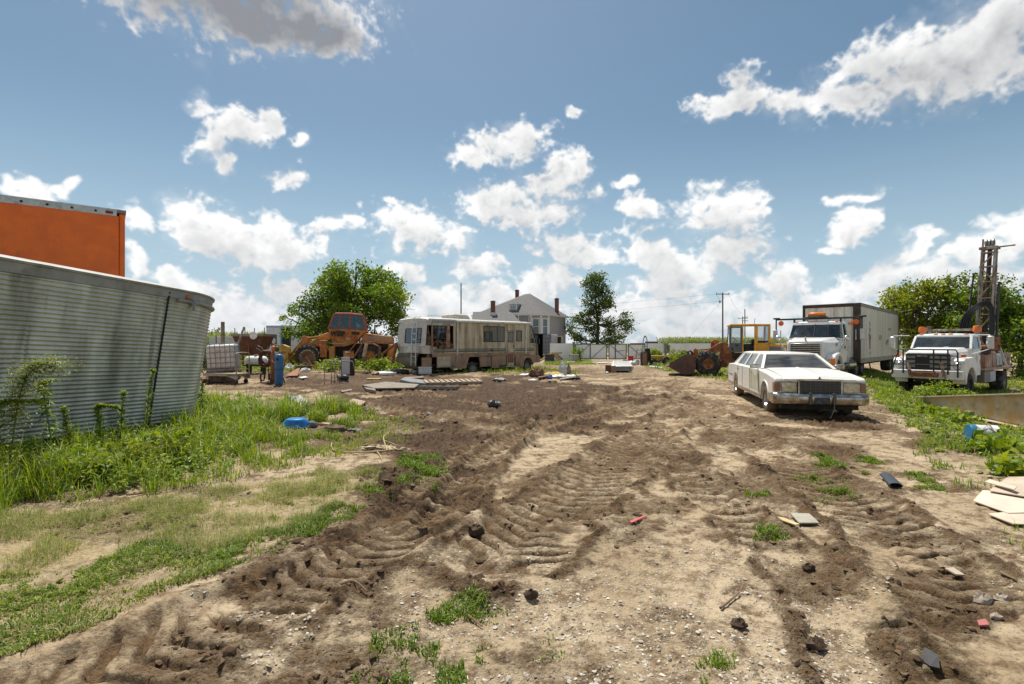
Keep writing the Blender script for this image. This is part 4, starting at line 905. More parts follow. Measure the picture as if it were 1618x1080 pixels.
# ------------------------------------------------------------------ second wheel loader on the right
def yard_loader():
    D = 28.3; t = T('wheel_loader', 'amber wheel loader with an open cab and rusty bucket behind the long white car', 'wheel loader', ((1116.8-CX)/F*D, D, 0.02), math.pi-.30)
    ym = M('amber_paint', (.74,.36,.025), .5, col2=(.34,.13,.025), amt=.36, scale=2.4); om = M('rusty_orange_paint', (.42,.15,.03), .65, col2=RUST, amt=.48, scale=3)
    buck = M('rusty_bucket', (.10,.045,.035), .7, col2=(.05,.035,.03), amt=.45, scale=3, col3=(.22,.07,.04), amt3=.38, scale3=2)
    for x in (0, -2.95):
        for y, s in ((.95,1),(-.95,-1)): wheel(t, (x, y, .63), .64, .46, tyre_m, M('orange_rim_rusty', (.40,.17,.06), .7, col2=RUST, amt=.5, scale=6), rim=.44, side=s, lugs=20)
    b = B()
    pr = [(2.08,.48),(1.26,.03),(.80,.08),(.62,.45),(.66,.95),(.92,1.16),(.96,1.10),(.74,.9),(.70,.5),(.86,.16),(1.26,.10),(2.04,.53)]
    b.prism(pr, 'y', -1.3, 1.3)
    for y in (-1.3, 1.27): b.prism([(2.06,.5),(1.26,.03),(.80,.08),(.62,.45),(.66,.95),(.92,1.16)], 'y', y, y+.035)
    b.beam((2.08,-1.3,.48),(2.08,1.3,.48),.14,.04)
    for y in (-.55, .2, .95): b.tube([(.95,y,1.1),(1.0,y,1.26),(.88,y,1.32),(.78,y,1.22),(.76,y,1.06)], .05, 7)
    b.build('bucket', buck, t, bevel=.01)
    b = B()
    for y in (.42,-.42):
        b.prism([(.78,.62),(.62,.48),(.1,.82),(-.35,1.18),(-.98,1.42),(-1.08,1.70),(-.85,1.82),(-.55,1.72),(.1,1.28)], 'y', y-.06, y+.06)
    b.prism([(.68,.78),(.50,.80),(.45,1.30),(.58,1.48),(.70,1.38)], 'y', -.1, .06); b.prism([(-.2,1.30),(-.55,1.35),(-.62,1.85),(-.35,1.95),(-.2,1.8)], 'y', -.12, .12)
    b.beam((-.2,-.42,1.2),(-.2,.42,1.2),.2,.2); b.build('lift_arm', om, t, bevel=.02)
    b = B(); b.tube([(.55,-.02,1.36),(-.20,-.02,1.42)], .05, 8); b.build('chrome_rod', chrome_m, t)
    b = B(); b.tube([(-.12,-.02,1.42),(-.52,-.02,1.52)], .09, 8)
    for y in (.6,-.6): b.tube([(-.9,y,.8),(-.2,y,1.05)], .08, 8)
    b.build('hydraulic_ram', om, t)
    b = B(); b.prism([(-1.05,.5),(-1.35,.45),(-1.45,1.1),(-1.15,1.55),(-.75,1.5),(-.6,.9)], 'y', -.5, .5); b.bb(-1.0,.3,-.4,.4,.42,.85); b.build('front_frame', om, t, bevel=.03)
    b = B(); b.bb(-4.6,-1.35,-.5,.5,.5,1.1); b.cyl((0,-.8,.63),(0,.8,.63),.15); b.cyl((-2.95,-.8,.63),(-2.95,.8,.63),.15); b.bb(-2.9,-1.25,-.72,.72,.95,1.22)
    for z in (.55,.8): b.bb(-1.75,-2.15,.62,.95,z,z+.04)
    b.build('chassis', dark_m, t)
    # cab
    W1 = .74
    bl = [(-1.12,W1,1.28),(-1.72,W1,1.28),(-2.36,W1,1.28),(-3.00,W1,1.75),(-3.0,-W1,1.75),(-1.12,-W1,1.28)]; rf = [(-1.18,W1-.05,2.66),(-1.72,W1-.05,2.66),(-2.40,W1-.05,2.66),(-3.02,W1-.05,2.66),(-3.02,-W1+.05,2.66),(-1.18,-W1+.05,2.66)]
    gl_ = glass('loader_cab_glass', (.78,.82,.82), .06)
    b = B()
    for i in (1, 2, 3, 4): b.beam(bl[i], rf[i], .10, .10)
    for i in (0, 5): b.beam(bl[i], rf[i], .06, .06, 1)
    b.bb(-2.36,-3.0,-W1,W1,1.22,1.75); b.beam(bl[2],(-2.38,W1,2.66),.16,.10); b.build('cab_frame', [ym, dark_m], t, bevel=.012)
    b = B(); b.loft([[(-1.08,y,2.66),(-3.08,y,2.66),(-3.06,y,2.74),(-1.12,y,2.76)] for y in (-.76,.76)]); b.build('roof', ym, t, bevel=.03)
    for nm, i in (('rear_side_window',2),('rear_window',3),('front_window',5)):
        j = (i+1) % 6; q = B()
        a, b_, c, d = [Vector(v) for v in (bl[i], bl[j], rf[j], rf[i])]
        if i == 2: a = Vector((-2.42,W1,1.82)); b_ = Vector((-2.96,W1,1.82)); 
        q.sheet([a, b_, c, d], .008); q.build(nm, gl_, t, smooth=False)
    b = B(); b.bb(-3.0,-2.42,W1-.02,W1+.02,1.76,1.86); b.build('window_sill', dark_m, t)
    # door swung forward
    q = B(); x0, x1, y = -1.06, -1.70, W1+.03
    for a, b_, c, d in ((x1,x0,1.26,1.74),(x1,x1+.09,1.74,2.62),(x0-.09,x0,1.74,2.62),(x1+.09,x0-.09,2.54,2.62)): q.bb(a, b_, y, y+.04, c, d)
    q = q.build('door', M('grey_door', (.10,.105,.10), .6, col2=(.18,.16,.13), amt=.4, scale=5), t, bevel=.02)
    g = B(); g.bb(x1+.08, x0-.08, y+.015, y+.022, 1.73, 2.55); g.build('pane', gl_, q, smooth=False)
    g = B(); g.bb(x1+.2, x1+.34, y+.04, y+.06, 1.58, 1.66); g.bb(x0-.2,x0-.12,y+.04,y+.06,1.35,1.5); g.build('handle', black_m, q)
    b = B(); b.bb(-2.3,-1.85,-.3,.3,1.25,1.7); b.bb(-2.42,-2.25,-.28,.28,1.6,1.95); b.build('seat', black_m, t, bevel=.05)
    b = B(); b.tube([(-1.3,0,1.3),(-1.42,0,1.85)], .045); c = Vector((-1.46,0,1.92))
    b.tube([c+Vector((.13*math.cos(a),.19*math.sin(a),.13*math.cos(a))) for a in [k*math.pi/8 for k in range(17)]], .018, 6); b.beam(c-Vector((.1,0,.1)),c+Vector((.1,0,.1)),.03,.02); b.build('steering_wheel', black_m, t)
    # hood with the grey band and name
    b = B(); b.prism([(-2.95,1.1),(-2.95,1.74),(-4.7,1.62),(-4.85,1.5),(-4.85,1.0)], 'y', -.68, .68); b.build('engine_hood', ym, t, bevel=.05)
    b = B(); b.add([(-2.99,.684,1.36),(-4.8,.684,1.30),(-4.8,.684,1.50),(-2.99,.684,1.58)], [(0,1,2,3)]); b.build('side_band', M('grey_blue_band', (.17,.2,.23), .5), t, smooth=False)
    text_obj('name_letters', 'SAMSUNG', .23, white_m, frameM((-4.1,.69,1.435), (-1,0,-.04), (0,0,1)), t, .003, .006)
    b = B(); b.bb(-4.9,-4.2,-1.0,1.0,.45,1.0); b.build('counterweight', om, t, bevel=.05)
    b = B()
    for p, q in zip([(-2.3,1.0),(-2.55,1.32),(-3.4,1.32),(-3.7,1.0)][:-1], [(-2.55,1.32),(-3.4,1.32),(-3.7,1.0)]): 
        for y in (.95,-.95): b.beam((p[0],y,p[1]),(q[0],y,q[1]),.5,.04)
    b.build('fender', om, t)
    b = B(); b.tube([(-2.3,.7,2.75),(-2.33,.7,3.05)], .012, 5); b.build('aerial', dark_m, t)
    b = B(); b.tube([(-1.1,.78,2.5),(-1.0,.9,2.5)], .015); b.box((-1.0,.92,2.36), (.04,.14,.26)); b.build('mirror', black_m, t, bevel=.02)
yard_loader()
# ------------------------------------------------------------------ long white limousine
def limousine():
    h = Vector((-1.07,-4.07)).normalized(); r_ = Vector((h.y,-h.x)); ax = Vector((6.58,13.0))   # its right front wheel
    c = ax-r_*.80
    t = T('limousine', 'long dirty white limousine with a chrome bumper and green stained doors', 'car', (c.x, c.y, .045), math.atan2(h.y, h.x))
    wp = M('chalky_white_car_paint', (.77,.755,.70), .36, col2=(.55,.52,.45), amt=.29, scale=1.8, soft=.2, var=.06, col3=(.68,.66,.61), amt3=.4, scale3=9, coat=.2)
    green = M('algae_stained_white', (.56,.54,.42), .5, col2=(.36,.36,.10), amt=.42, scale=2.5, stretch=(1,1,.5), soft=.2)
    cr = M('car_chrome', (.50,.49,.47), .24, .9, col2=(.26,.22,.17), amt=.47, scale=6)
    RX = -4.45; W_ = .95; hood = [(1.0,.85),(.93,.905),(0.2,.968),(-.62,1.012)]
    def body(y0, y1, mat, name, x_lo=None):
        top = hood+[(-.8,1.02),(-5.1,1.02),(-5.85,.98),(-6.02,.90),(-6.06,.62),(-5.95,.36)]
        bot = [(RX-.46,.27)]+[(RX+.42*math.cos(math.pi-a), .34+.37*math.sin(a)) for a in [math.pi*k/9 for k in range(10)]]+[(RX+.46,.24),(-.46,.24)]+[(.0+.43*math.cos(math.pi-a), .34+.41*math.sin(a)) for a in [math.pi*k/9 for k in range(10)]]+[(.47,.27),(.92,.30),(1.0,.5)]
        b = B(); b.prism(top+bot, 'y', y0, y1); return b
    # fenders and doors: outer skins, then a raised bonnet and boot between them
    for s in (-1, 1):
        b = body(s*.70, s*W_, wp, 'side'); b.build('side_panel', wp, t, bevel=.035, ang=35)
    b = B(); prof = [(x, z) for x, z in hood]
    rings = []
    for x, z in [(1.02,.86),(.92,.925),(.2,.985),(-.4,1.02),(-.80,1.045)]: rings.append([(x,y,z+dz) for y, dz in ((-.755,-.004),(-.70,.004),(-.45,.012),(-.06,.02),(0,.035),(.06,.02),(.45,.012),(.70,.004),(.755,-.004))])
    rings2 = [[(p[0],p[1],p[2]-.1) for p in r] for r in rings]
    b.loft(rings, cap=False, closed=False); b.build('bonnet', wp, t, ang=20)
    b = B(); b.bb(-.85,.98,-.7,.7,.30,.80); b.build('engine_bay', dark_m, t)
    b = B(); b.prism([(1.015,.82),(1.015,.872),(.90,.915),(.60,.93),(.60,.82)], 'y', -.74, .74); b.build('nose_panel', wp, t)
    b = B(); b.loft([[(x,y,z+dz) for y, dz in ((-.705,-.01),(-.4,.015),(.4,.015),(.705,-.01))] for x, z in ((-5.0,1.03),(-5.8,.99),(-6.0,.92),(-6.05,.6),(-6.0,.4))], cap=False, closed=False); b.build('boot_lid', wp, t, ang=40)
    b = B(); b.bb(-6.0,-.8,-.71,.71,.30,.42); b.bb(-5.9,-5.05,-.7,.7,.42,.95); b.build('floor_pan', dark_m, t)
    # top
    hw, rw = .86, .63
    bx = [-.72,-1.95,-3.15,-4.35,-5.02]; rx = [-1.50,-2.12,-3.2,-4.2,-4.55]
    bl = [(x, hw, 1.01) for x in bx]+[(x,-hw,1.01) for x in bx[::-1]]; rf = [(x, rw, 1.38) for x in rx]+[(x,-rw,1.38) for x in rx[::-1]]
    gl_ = glass('tinted_car_glass', (.24,.27,.26), .13, .8)
    greenhouse(t, bl, rf, ['side_window','side_window','side_window',None,'rear_window',None,'side_window','side_window','side_window','windscreen'], wp, gl_, pw=.075, rt=.062, frame='roof_posts', roof_bev=.04)
    b = B(); b.bb(-1.5,-.75,-.8,.8,.8,.98); b.build('dashboard', M('dark_dash', (.05,.048,.045), .6), t, bevel=.04)
    for x, ys in ((-2.1,(.4,-.4)),(-4.4,(.0,))):
        for y in ys:
            b = B(); w = .5 if len(ys) > 1 else 1.3; b.bb(x-.5,x,y-w/2,y+w/2,.5,.72); b.box((x-.55,y,.92), (.16,w,.66), (0,-.2,0)); b.build('seat', M('grey_seat', (.14,.14,.15), .8), t, bevel=.06)
    b = B(); b.tube([(-1.48,.40+.19*math.cos(a),1.0+.17*math.sin(a)) for a in [k*math.pi/8 for k in range(17)]], .016, 6); b.build('steering_wheel', black_m, t)
    b = B(); b.box((-1.42,0,1.30), (.03,.5,.05)); b.build('rear_view_mirror', M('mirror_strip', (.6,.68,.75), .2, .6), t)
    b = B(); b.sphere((-.98,-.55,1.03), .06, 8, 6, sc=(1.2,1.6,.7)); b.sphere((-1.0,-.40,1.01), .035, 8, 6, sc=(1,2.5,.6)); b.build('dash_trinket', M('red_cloth', (.45,.05,.03), .7), t)
    # front: grille, lamps, bumper
    b = B(); b.bb(1.0,1.035,-.43,.43,.52,.86); b.build('grille', M('dark_grille', (.035,.035,.035), .4), t)
    b = B()
    for i in range(9): y = -.40+i*.1; b.bb(1.035,1.045,y-.004,y+.004,.54,.83)
    for z in (.60,.66,.72,.78): b.bb(1.035,1.045,-.42,.42,z-.003,z+.003)
    b.build('grille_bars', M('dim_grille_chrome', (.13,.13,.125), .4, .9), t)
    b = B()
    for a in ((-.45,.45,.83,.875),(-.45,.45,.50,.525)): b.bb(1.02,1.06,*a)
    for y in (-.44,.44): b.bb(1.02,1.06,y-.02,y+.02,.525,.83)
    b.bb(1.0,1.03,-.945,-.46,.80,.825); b.bb(1.0,1.03,.46,.945,.80,.825); b.build('grille_surround', cr, t, bevel=.008)
    for s in (-1, 1):
        q = B(); y0, y1 = sorted((s*.47, s*.94)); q.bb(.985,1.012,y0,y1,.555,.80); q = q.build('headlight', cr, t, bevel=.006)
        g = B(); a, c_ = sorted((s*.49, s*.80)); g.bb(1.012,1.03,a,c_,.575,.785); g.build('lens', M('headlight_glass', (.30,.32,.33), .08, .75, col2=(.5,.52,.52), amt=.5, scale=14), q, bevel=.012)
        g = B(); a, c_ = sorted((s*.82, s*.93)); g.bb(1.012,1.028,a,c_,.575,.785); g.build('turn_lamp', M('amber_side_lamp', (.22,.13,.09), .2, .3), q, bevel=.012)
        g = B(); a, c_ = sorted((s*.94, s*.956)); g.bb(.84,.985,a,c_,.575,.785); g.build('side_lamp', M('amber_side_lens', (.40,.16,.06), .2), q)
    b = B(); sec = [(1.02,.28),(1.16,.30),(1.20,.38),(1.20,.48),(1.14,.545),(1.0,.55)]
    b.loft([[(x-max(0,abs(y)-.75)*.55, y, z) for x, z in sec] for y in (-.99,-.9,-.75,-.4,0,.4,.75,.9,.99)])
    for s in (-1,1): b.prism([(.98,.30),(.55,.30),(.52,.50),(.98,.55)], 'y', s*.955, s*.985)
    b.build('front_bumper', cr, t, bevel=.012, ang=50)
    b = B()
    for y in (-.24,.24): b.bb(1.195,1.25,y-.035,y+.035,.30,.58)
    b.build('bumper_guard', M('black_chrome_guard', (.10,.10,.10), .25, .7), t, bevel=.015)
    b = B(); b.bb(1.202,1.225,-.155,.155,.315,.475); b.build('plate_holder', M('dark_plate', (.03,.033,.045), .4, col2=(.12,.12,.13), amt=.4, scale=9), t, bevel=.01)
    b = B(); b.bb(.75,.98,-.80,.80,.18,.29); b.build('air_dam', dark_m, t)
    b = B(); b.tube([(1.16,.26,.30),(1.2,.24,.18),(1.17,.20,.06),(1.26,.14,.01)], .006, 5); b.build('hanging_wire', M('pale_wire', (.4,.36,.3), .6), t)
    b = B(); b.bb(1.0,1.03,-.02,.02,.89,.93); b.build('bonnet_ornament', cr, t, bevel=.008)
    # sides: sills, door gaps, handles, mirrors, wheel lips
    for s in (-1, 1):
        y = s*(W_+.004); b = B()
        for x0, x1 in ((-4.0,-.46),): b.bb(x0,x1,y-.008,y+.008,.27,.36)
        b.bb(-5.9,-4.95,y-.008,y+.008,.30,.38); b.bb(-5.9,-4.95,y-.006,y+.006,.62,.65); b.build('sill_trim', cr, t)
        b = B()
        for x in (-.70,-1.95,-3.15,-4.0): b.bb(x-.004,x+.004,y-.006,y+.001,.38,.99)
        b.build('door_gap', dark_m, t)
        b = B()
        for x in (-1.72,-3.85): b.bb(x-.09,x+.09,y-.002,y+.022,.86,.90)
        b.build('door_handle', cr, t, bevel=.006)
        b = B(); b.loft([[(-.98,s*(.90),1.03),(-.86,s*.90,1.03),(-.86,s*.90,1.13),(-.98,s*.9,1.13)],[(-1.0,s*1.12,1.03),(-.84,s*1.14,1.03),(-.84,s*1.14,1.16),(-1.0,s*1.12,1.16)]]); b.build('wing_mirror', cr, t, bevel=.02)
        b = B(); b.tube([(.44*math.cos(a), s*(W_+.004), .34+.42*math.sin(a)) for a in [math.pi*k/12 for k in range(13)]], .018, 6); b.build('wheel_lip', wp, t)
        b = B(); yy = s*(W_+.003); b.add([(-.55,yy,.42),(-1.9,yy,.42),(-2.05,yy,.98),(-1.6,yy,.95),(-1.2,yy,.80),(-.72,yy,.92),(-.55,yy,.7)], [tuple(range(7))]); b.build('stained_door_skin', green, t, smooth=False)
        wheel(t, (.02, s*.83, .315), .36, .23, tyre_mud, cr, side=s); wheel(t, (RX, s*.83, .315), .36, .23, tyre_mud, cr, side=s)
    for s in (-1,1):
        b = B(); b.bb(-6.09,-6.05,s*.62,s*.9,.5,.95); b.build('tail_lamp', red_m, t, bevel=.01)
limousine()
# ------------------------------------------------------------------ white road tractor
HD = Vector((-.70,-.714)).normalized()
def road_tractor():
    t = T('semi_truck', 'white semi truck with an amber beacon and a mirror bar over its cab', 'truck', (13.45, 23.55, .0), math.atan2(HD.y, HD.x))
    wp = M('truck_white', (.74,.74,.73), .35, col2=(.55,.53,.48), amt=.32, scale=2, var=.05, coat=.3)
    b = B(); b.bb(-.25,0,-1.18,1.18,.40,.78); b.build('bumper', chrome_m, t, bevel=.05)
    # bonnet: square nose swelling back to the cab
    def ring(x, w, z0, z1, cr_): return [(x,-w,z0),(x,-w,z1-cr_),(x,-w+cr_*.9,z1),(x,w-cr_*.9,z1),(x,w,z1-cr_),(x,w,z0)]
    b = B(); b.loft([ring(-.12,.74,.78,1.84,.10),ring(-.2,.78,.78,1.90,.13),ring(-.9,.92,.85,1.95,.2),ring(-1.45,1.06,.9,2.02,.22),ring(-1.62,1.08,.9,2.04,.22)]); b.build('bonnet', wp, t, bevel=.03, ang=40)
    q = B(); q.bb(-.13,-.105,-.60,.60,.86,1.70); q = q.build('grille', M('black_grille', (.012,.012,.013), .5), t)
    g = B()
    for i in range(9): g.bb(-.115,-.075,-.585,.585,.93+i*.086,.965+i*.086)
    g.bb(-.11,-.07,-.64,-.60,.84,1.72); g.bb(-.11,-.07,.60,.64,.84,1.72); g.bb(-.11,-.07,-.64,.64,1.70,1.745); g.build('grille_bars', chrome_m, q, bevel=.008)
    # standing hound-like ornament on the nose
    b = B(); b.bb(-.22,-.14,-.035,.035,1.87,1.93); b.loft([[(-.21,-.03,1.92),(-.14,-.03,1.92),(-.14,.03,1.92),(-.21,.03,1.92)],[(-.18,-.02,2.02),(-.13,-.02,2.02),(-.13,.02,2.02),(-.18,.02,2.02)]]); b.sphere((-.13,0,2.03),.032,8,6); b.build('bonnet_ornament', chrome_m, t)
    # mudguards with lamps
    for s in (-1, 1):
        b = B()
        arc = [(-1.05+.66*math.cos(a), .55+.72*math.sin(a)) for a in [math.pi*k/10 for k in range(11)]]
        outer = [(-.22,.78),(-.24,1.10),(-.38,1.24),(-1.0,1.34),(-1.5,1.30),(-1.78,1.05),(-1.80,.62)]
        inner = [(-1.05+.60*math.cos(math.pi-a), .55+.62*math.sin(math.pi-a)) for a in [math.pi*k/10 for k in range(11)]]
        b.prism(outer+inner+[(-.3,.62)], 'y', s*.80, s*1.2); b.build('mudguard', wp, t, bevel=.05, ang=40)
        q = B(); y0, y1 = sorted((s*.76, s*1.14)); q.bb(-.225,-.19,y0,y1,.80,1.06); q = q.build('headlight', chrome_m, t, bevel=.01)
        g = B(); a, c = sorted((s*.78, s*.98)); g.bb(-.19,-.175,a,c,.82,1.04); g.build('lens', clear_m, q, bevel=.01)
        g = B(); a, c = sorted((s*1.0, s*1.19)); g.bb(-.205,-.165,a,c,.80,1.06); g.build('turn_lamp', amber_m, q, bevel=.01)
        b = B(); y0, y1 = sorted((s*1.005, s*1.035)); b.bb(-1.5,-1.16,y0,y1,1.62,1.76); b.build('bonnet_vent', M('grey_vent', (.3,.29,.26), .5), t)
    # cab
    bl = [(-1.60,1.08,1.98),(-1.95,1.14,1.98),(-2.75,1.14,1.98),(-2.75,-1.14,1.98),(-1.95,-1.14,1.98),(-1.60,-1.08,1.98),(-1.48,-.6,1.98),(-1.48,.6,1.98)]
    rf = [(-1.92,1.0,2.66),(-2.10,1.03,2.68),(-2.75,1.03,2.68),(-2.75,-1.03,2.68),(-2.10,-1.03,2.68),(-1.92,-1.0,2.66),(-1.84,-.55,2.67),(-1.84,.55,2.67)]
    greenhouse(t, bl, rf, ['vent_window','door_window',None,'door_window','vent_window','windscreen','windscreen','windscreen'], wp, glass('truck_glass', (.42,.52,.53), .04, .8), pw=.06, rt=.13, thin=(0,5,6,7), frame='cab_posts', roof_bev=.05)
    b = B(); b.bb(-2.76,-1.62,-1.14,1.14,.80,1.97); b.build('cab_body', wp, t, bevel=.05)
    b = B(); b.bb(-2.78,-2.755,-.7,.5,2.1,2.55); b.build('rear_window', M('pale_green_glass', (.42,.52,.50), .15), t)
    for s in (-1, 1):
        q = B(); y0, y1 = sorted((s*1.143, s*1.155)); q.bb(-2.68,-1.72,y0,y1,.86,1.96); q = q.build('door', wp, t, bevel=.01)
        g = B(); a, c = sorted((s*1.155, s*1.175)); g.bb(-2.62,-2.46,a,c,1.40,1.45); g.build('handle', chrome_m, q)
        g = B()
        for k in range(4): g.bb(-2.05-k*.08,-2.10-k*.08,*sorted((s*1.156, s*1.16)),1.48+.02*(k%2),1.62)
        g.build('door_lettering', M('dark_lettering', (.06,.06,.07), .5), q)
    b = B(); b.bb(-1.9,-1.55,-1.0,1.0,1.7,2.02); b.build('dashboard', black_m, t, bevel=.05)
    for y in (.5,-.5):
        b = B(); b.bb(-2.6,-2.15,y-.25,y+.25,1.4,1.75); b.box((-2.58,y,2.1), (.14,.46,.8), (0,-.12,0)); b.build('seat', black_m, t, bevel=.06)
    b = B(); b.tube([(-2.0,.5+.22*math.cos(a),2.04+.15*math.sin(a)) for a in [k*math.pi/8 for k in range(17)]], .018, 6); b.build('steering_wheel', black_m, t)
    b = B(); b.beam((-1.455,0,1.98),(-1.82,0,2.68),.035,.03); b.beam((-1.5,.0,2.02),(-1.53,.55,2.06),.02,.015); b.beam((-1.5,-.1,2.02),(-1.53,-.6,2.06),.02,.015); b.build('wiper', black_m, t)
    for y in (-.85,-.22,0,.22,.85):
        b = B(); b.box((-1.98,y,2.80), (.12,.12,.07)); b.build('roof_marker', amber_m, t, bevel=.02)
    for y in (-.5,.5): 
        b = B(); b.lathe([(.05,-.25),(.06,.0),(.03,.02),(.03,.3)], (-2.3,y,2.86), 'x', 10); b.build('air_horn', chrome_m, t)
    # bar over the cab with amber lamps, hanging mirrors and a beacon
    dk = M('dark_green_bar', (.02,.03,.028), .5, col2=(.03,.14,.10), amt=.38, scale=7)
    b = B(); b.beam((-2.1,-1.85,2.96),(-2.1,1.85,2.96),.09,.09)
    for y in (-1.85,1.85): b.beam((-2.1,y,2.98),(-2.08,y,2.2),.06,.06); b.bb(-2.2,-2.0,y-.12,y+.16,2.97,3.05)
    for y in (-1.0,1.0): b.beam((-2.1,y,2.96),(-2.1,y,2.74),.08,.08)
    b.bb(-2.3,-1.9,-.45,.45,2.98,3.05); b.build('mirror_bar', dk, t, bevel=.012)
    for s in (-1, 1):
        b = B(); b.lathe([(.001,.0),(.12,.0),(.13,.03),(.11,.07),(.001,.08)], (-2.12,s*1.62,2.76), 'x', 16); b.build('amber_lamp', M('amber_disc', (.75,.13,.01), .3), t)
        b = B(); b.box((-2.05,s*1.88,2.18), (.08,.20,.52)); b.box((-2.03,s*1.62,2.16), (.05,.04,.5)); b.build('mirror', M('mirror_housing', (.5,.5,.48), .3, .6), t, bevel=.03)
        b = B(); b.sphere((-1.0,s*1.45,1.98), .13, 12, 8, sc=(.5,1,1)); b.tube([(-1.2,s*1.1,1.3),(-1.05,s*1.4,1.9)], .02); b.tube([(-.9,s*1.1,1.3),(-1.0,s*1.4,1.9)], .02); b.build('spot_mirror', chrome_m, t)
        b = B(); b.tube([(-2.7,s*1.2,2.1),(-2.7,s*1.24,1.2),(-2.68,s*1.2,.9)], .022, 6); b.build('grab_rail', chrome_m, t)
    q = B(); q.bb(-2.25,-1.95,-.36,.36,3.05,3.09); q = q.build('beacon_base', black_m, t)
    g = B(); g.loft([[(-2.1+a*.13,b_*.36,3.09) for a, b_ in ((-1,-1),(1,-1),(1,1),(-1,1))],[(-2.1+a*.12,b_*.36,3.19) for a, b_ in ((-1,-1),(1,-1),(1,1),(-1,1))],[(-2.1+a*.08,b_*.32,3.25) for a, b_ in ((-1,-1),(1,-1),(1,1),(-1,1))]]); g.build('beacon_lens', amber_m, q, bevel=.02)
    # behind the cab
    b = B(); b.bb(-6.4,-.3,-.45,.45,.55,.85); b.cyl((-1.05,-1,.52),(-1.05,1,.52),.1); b.cyl((-5.2,-1,.52),(-5.2,1,.52),.14); b.build('chassis', dark_m, t)
    b = B(); b.tube([(-2.95,1.0,.8),(-2.95,1.0,2.9)], .08, 10); b.build('exhaust_stack', chrome_m, t)
    b = B(); b.cyl((-3.9,1.0,.7),(-2.5,1.0,.7),.3,n=18); b.build('fuel_tank', chrome_m, t); b = B(); b.bb(-2.5,-1.9,.85,1.2,.35,.42); b.bb(-2.5,-1.9,.9,1.2,.68,.74); b.build('step', steel_m, t)
    b = B()
    for i in range(3):
        p = [(-2.8,.55+.12*i,1.9),(-3.0,.6+.1*i,1.4),(-3.4,.5+.1*i,1.2),(-3.9,.4+.1*i,1.5)]; b.tube(p, .03, 6)
    b.build('air_hose', M('green_hose', (.03,.10,.08), .6), t)
    for s in (-1, 1):
        wheel(t, (-1.05, s*1.0, .51), .52, .28, tyre_m, chrome_m, side=s); wheel(t, (-4.5, s*.95, .51), .52, .5, tyre_m, steel_m, side=s); wheel(t, (-5.85, s*.95, .51), .52, .5, tyre_m, steel_m, side=s)
road_tractor()
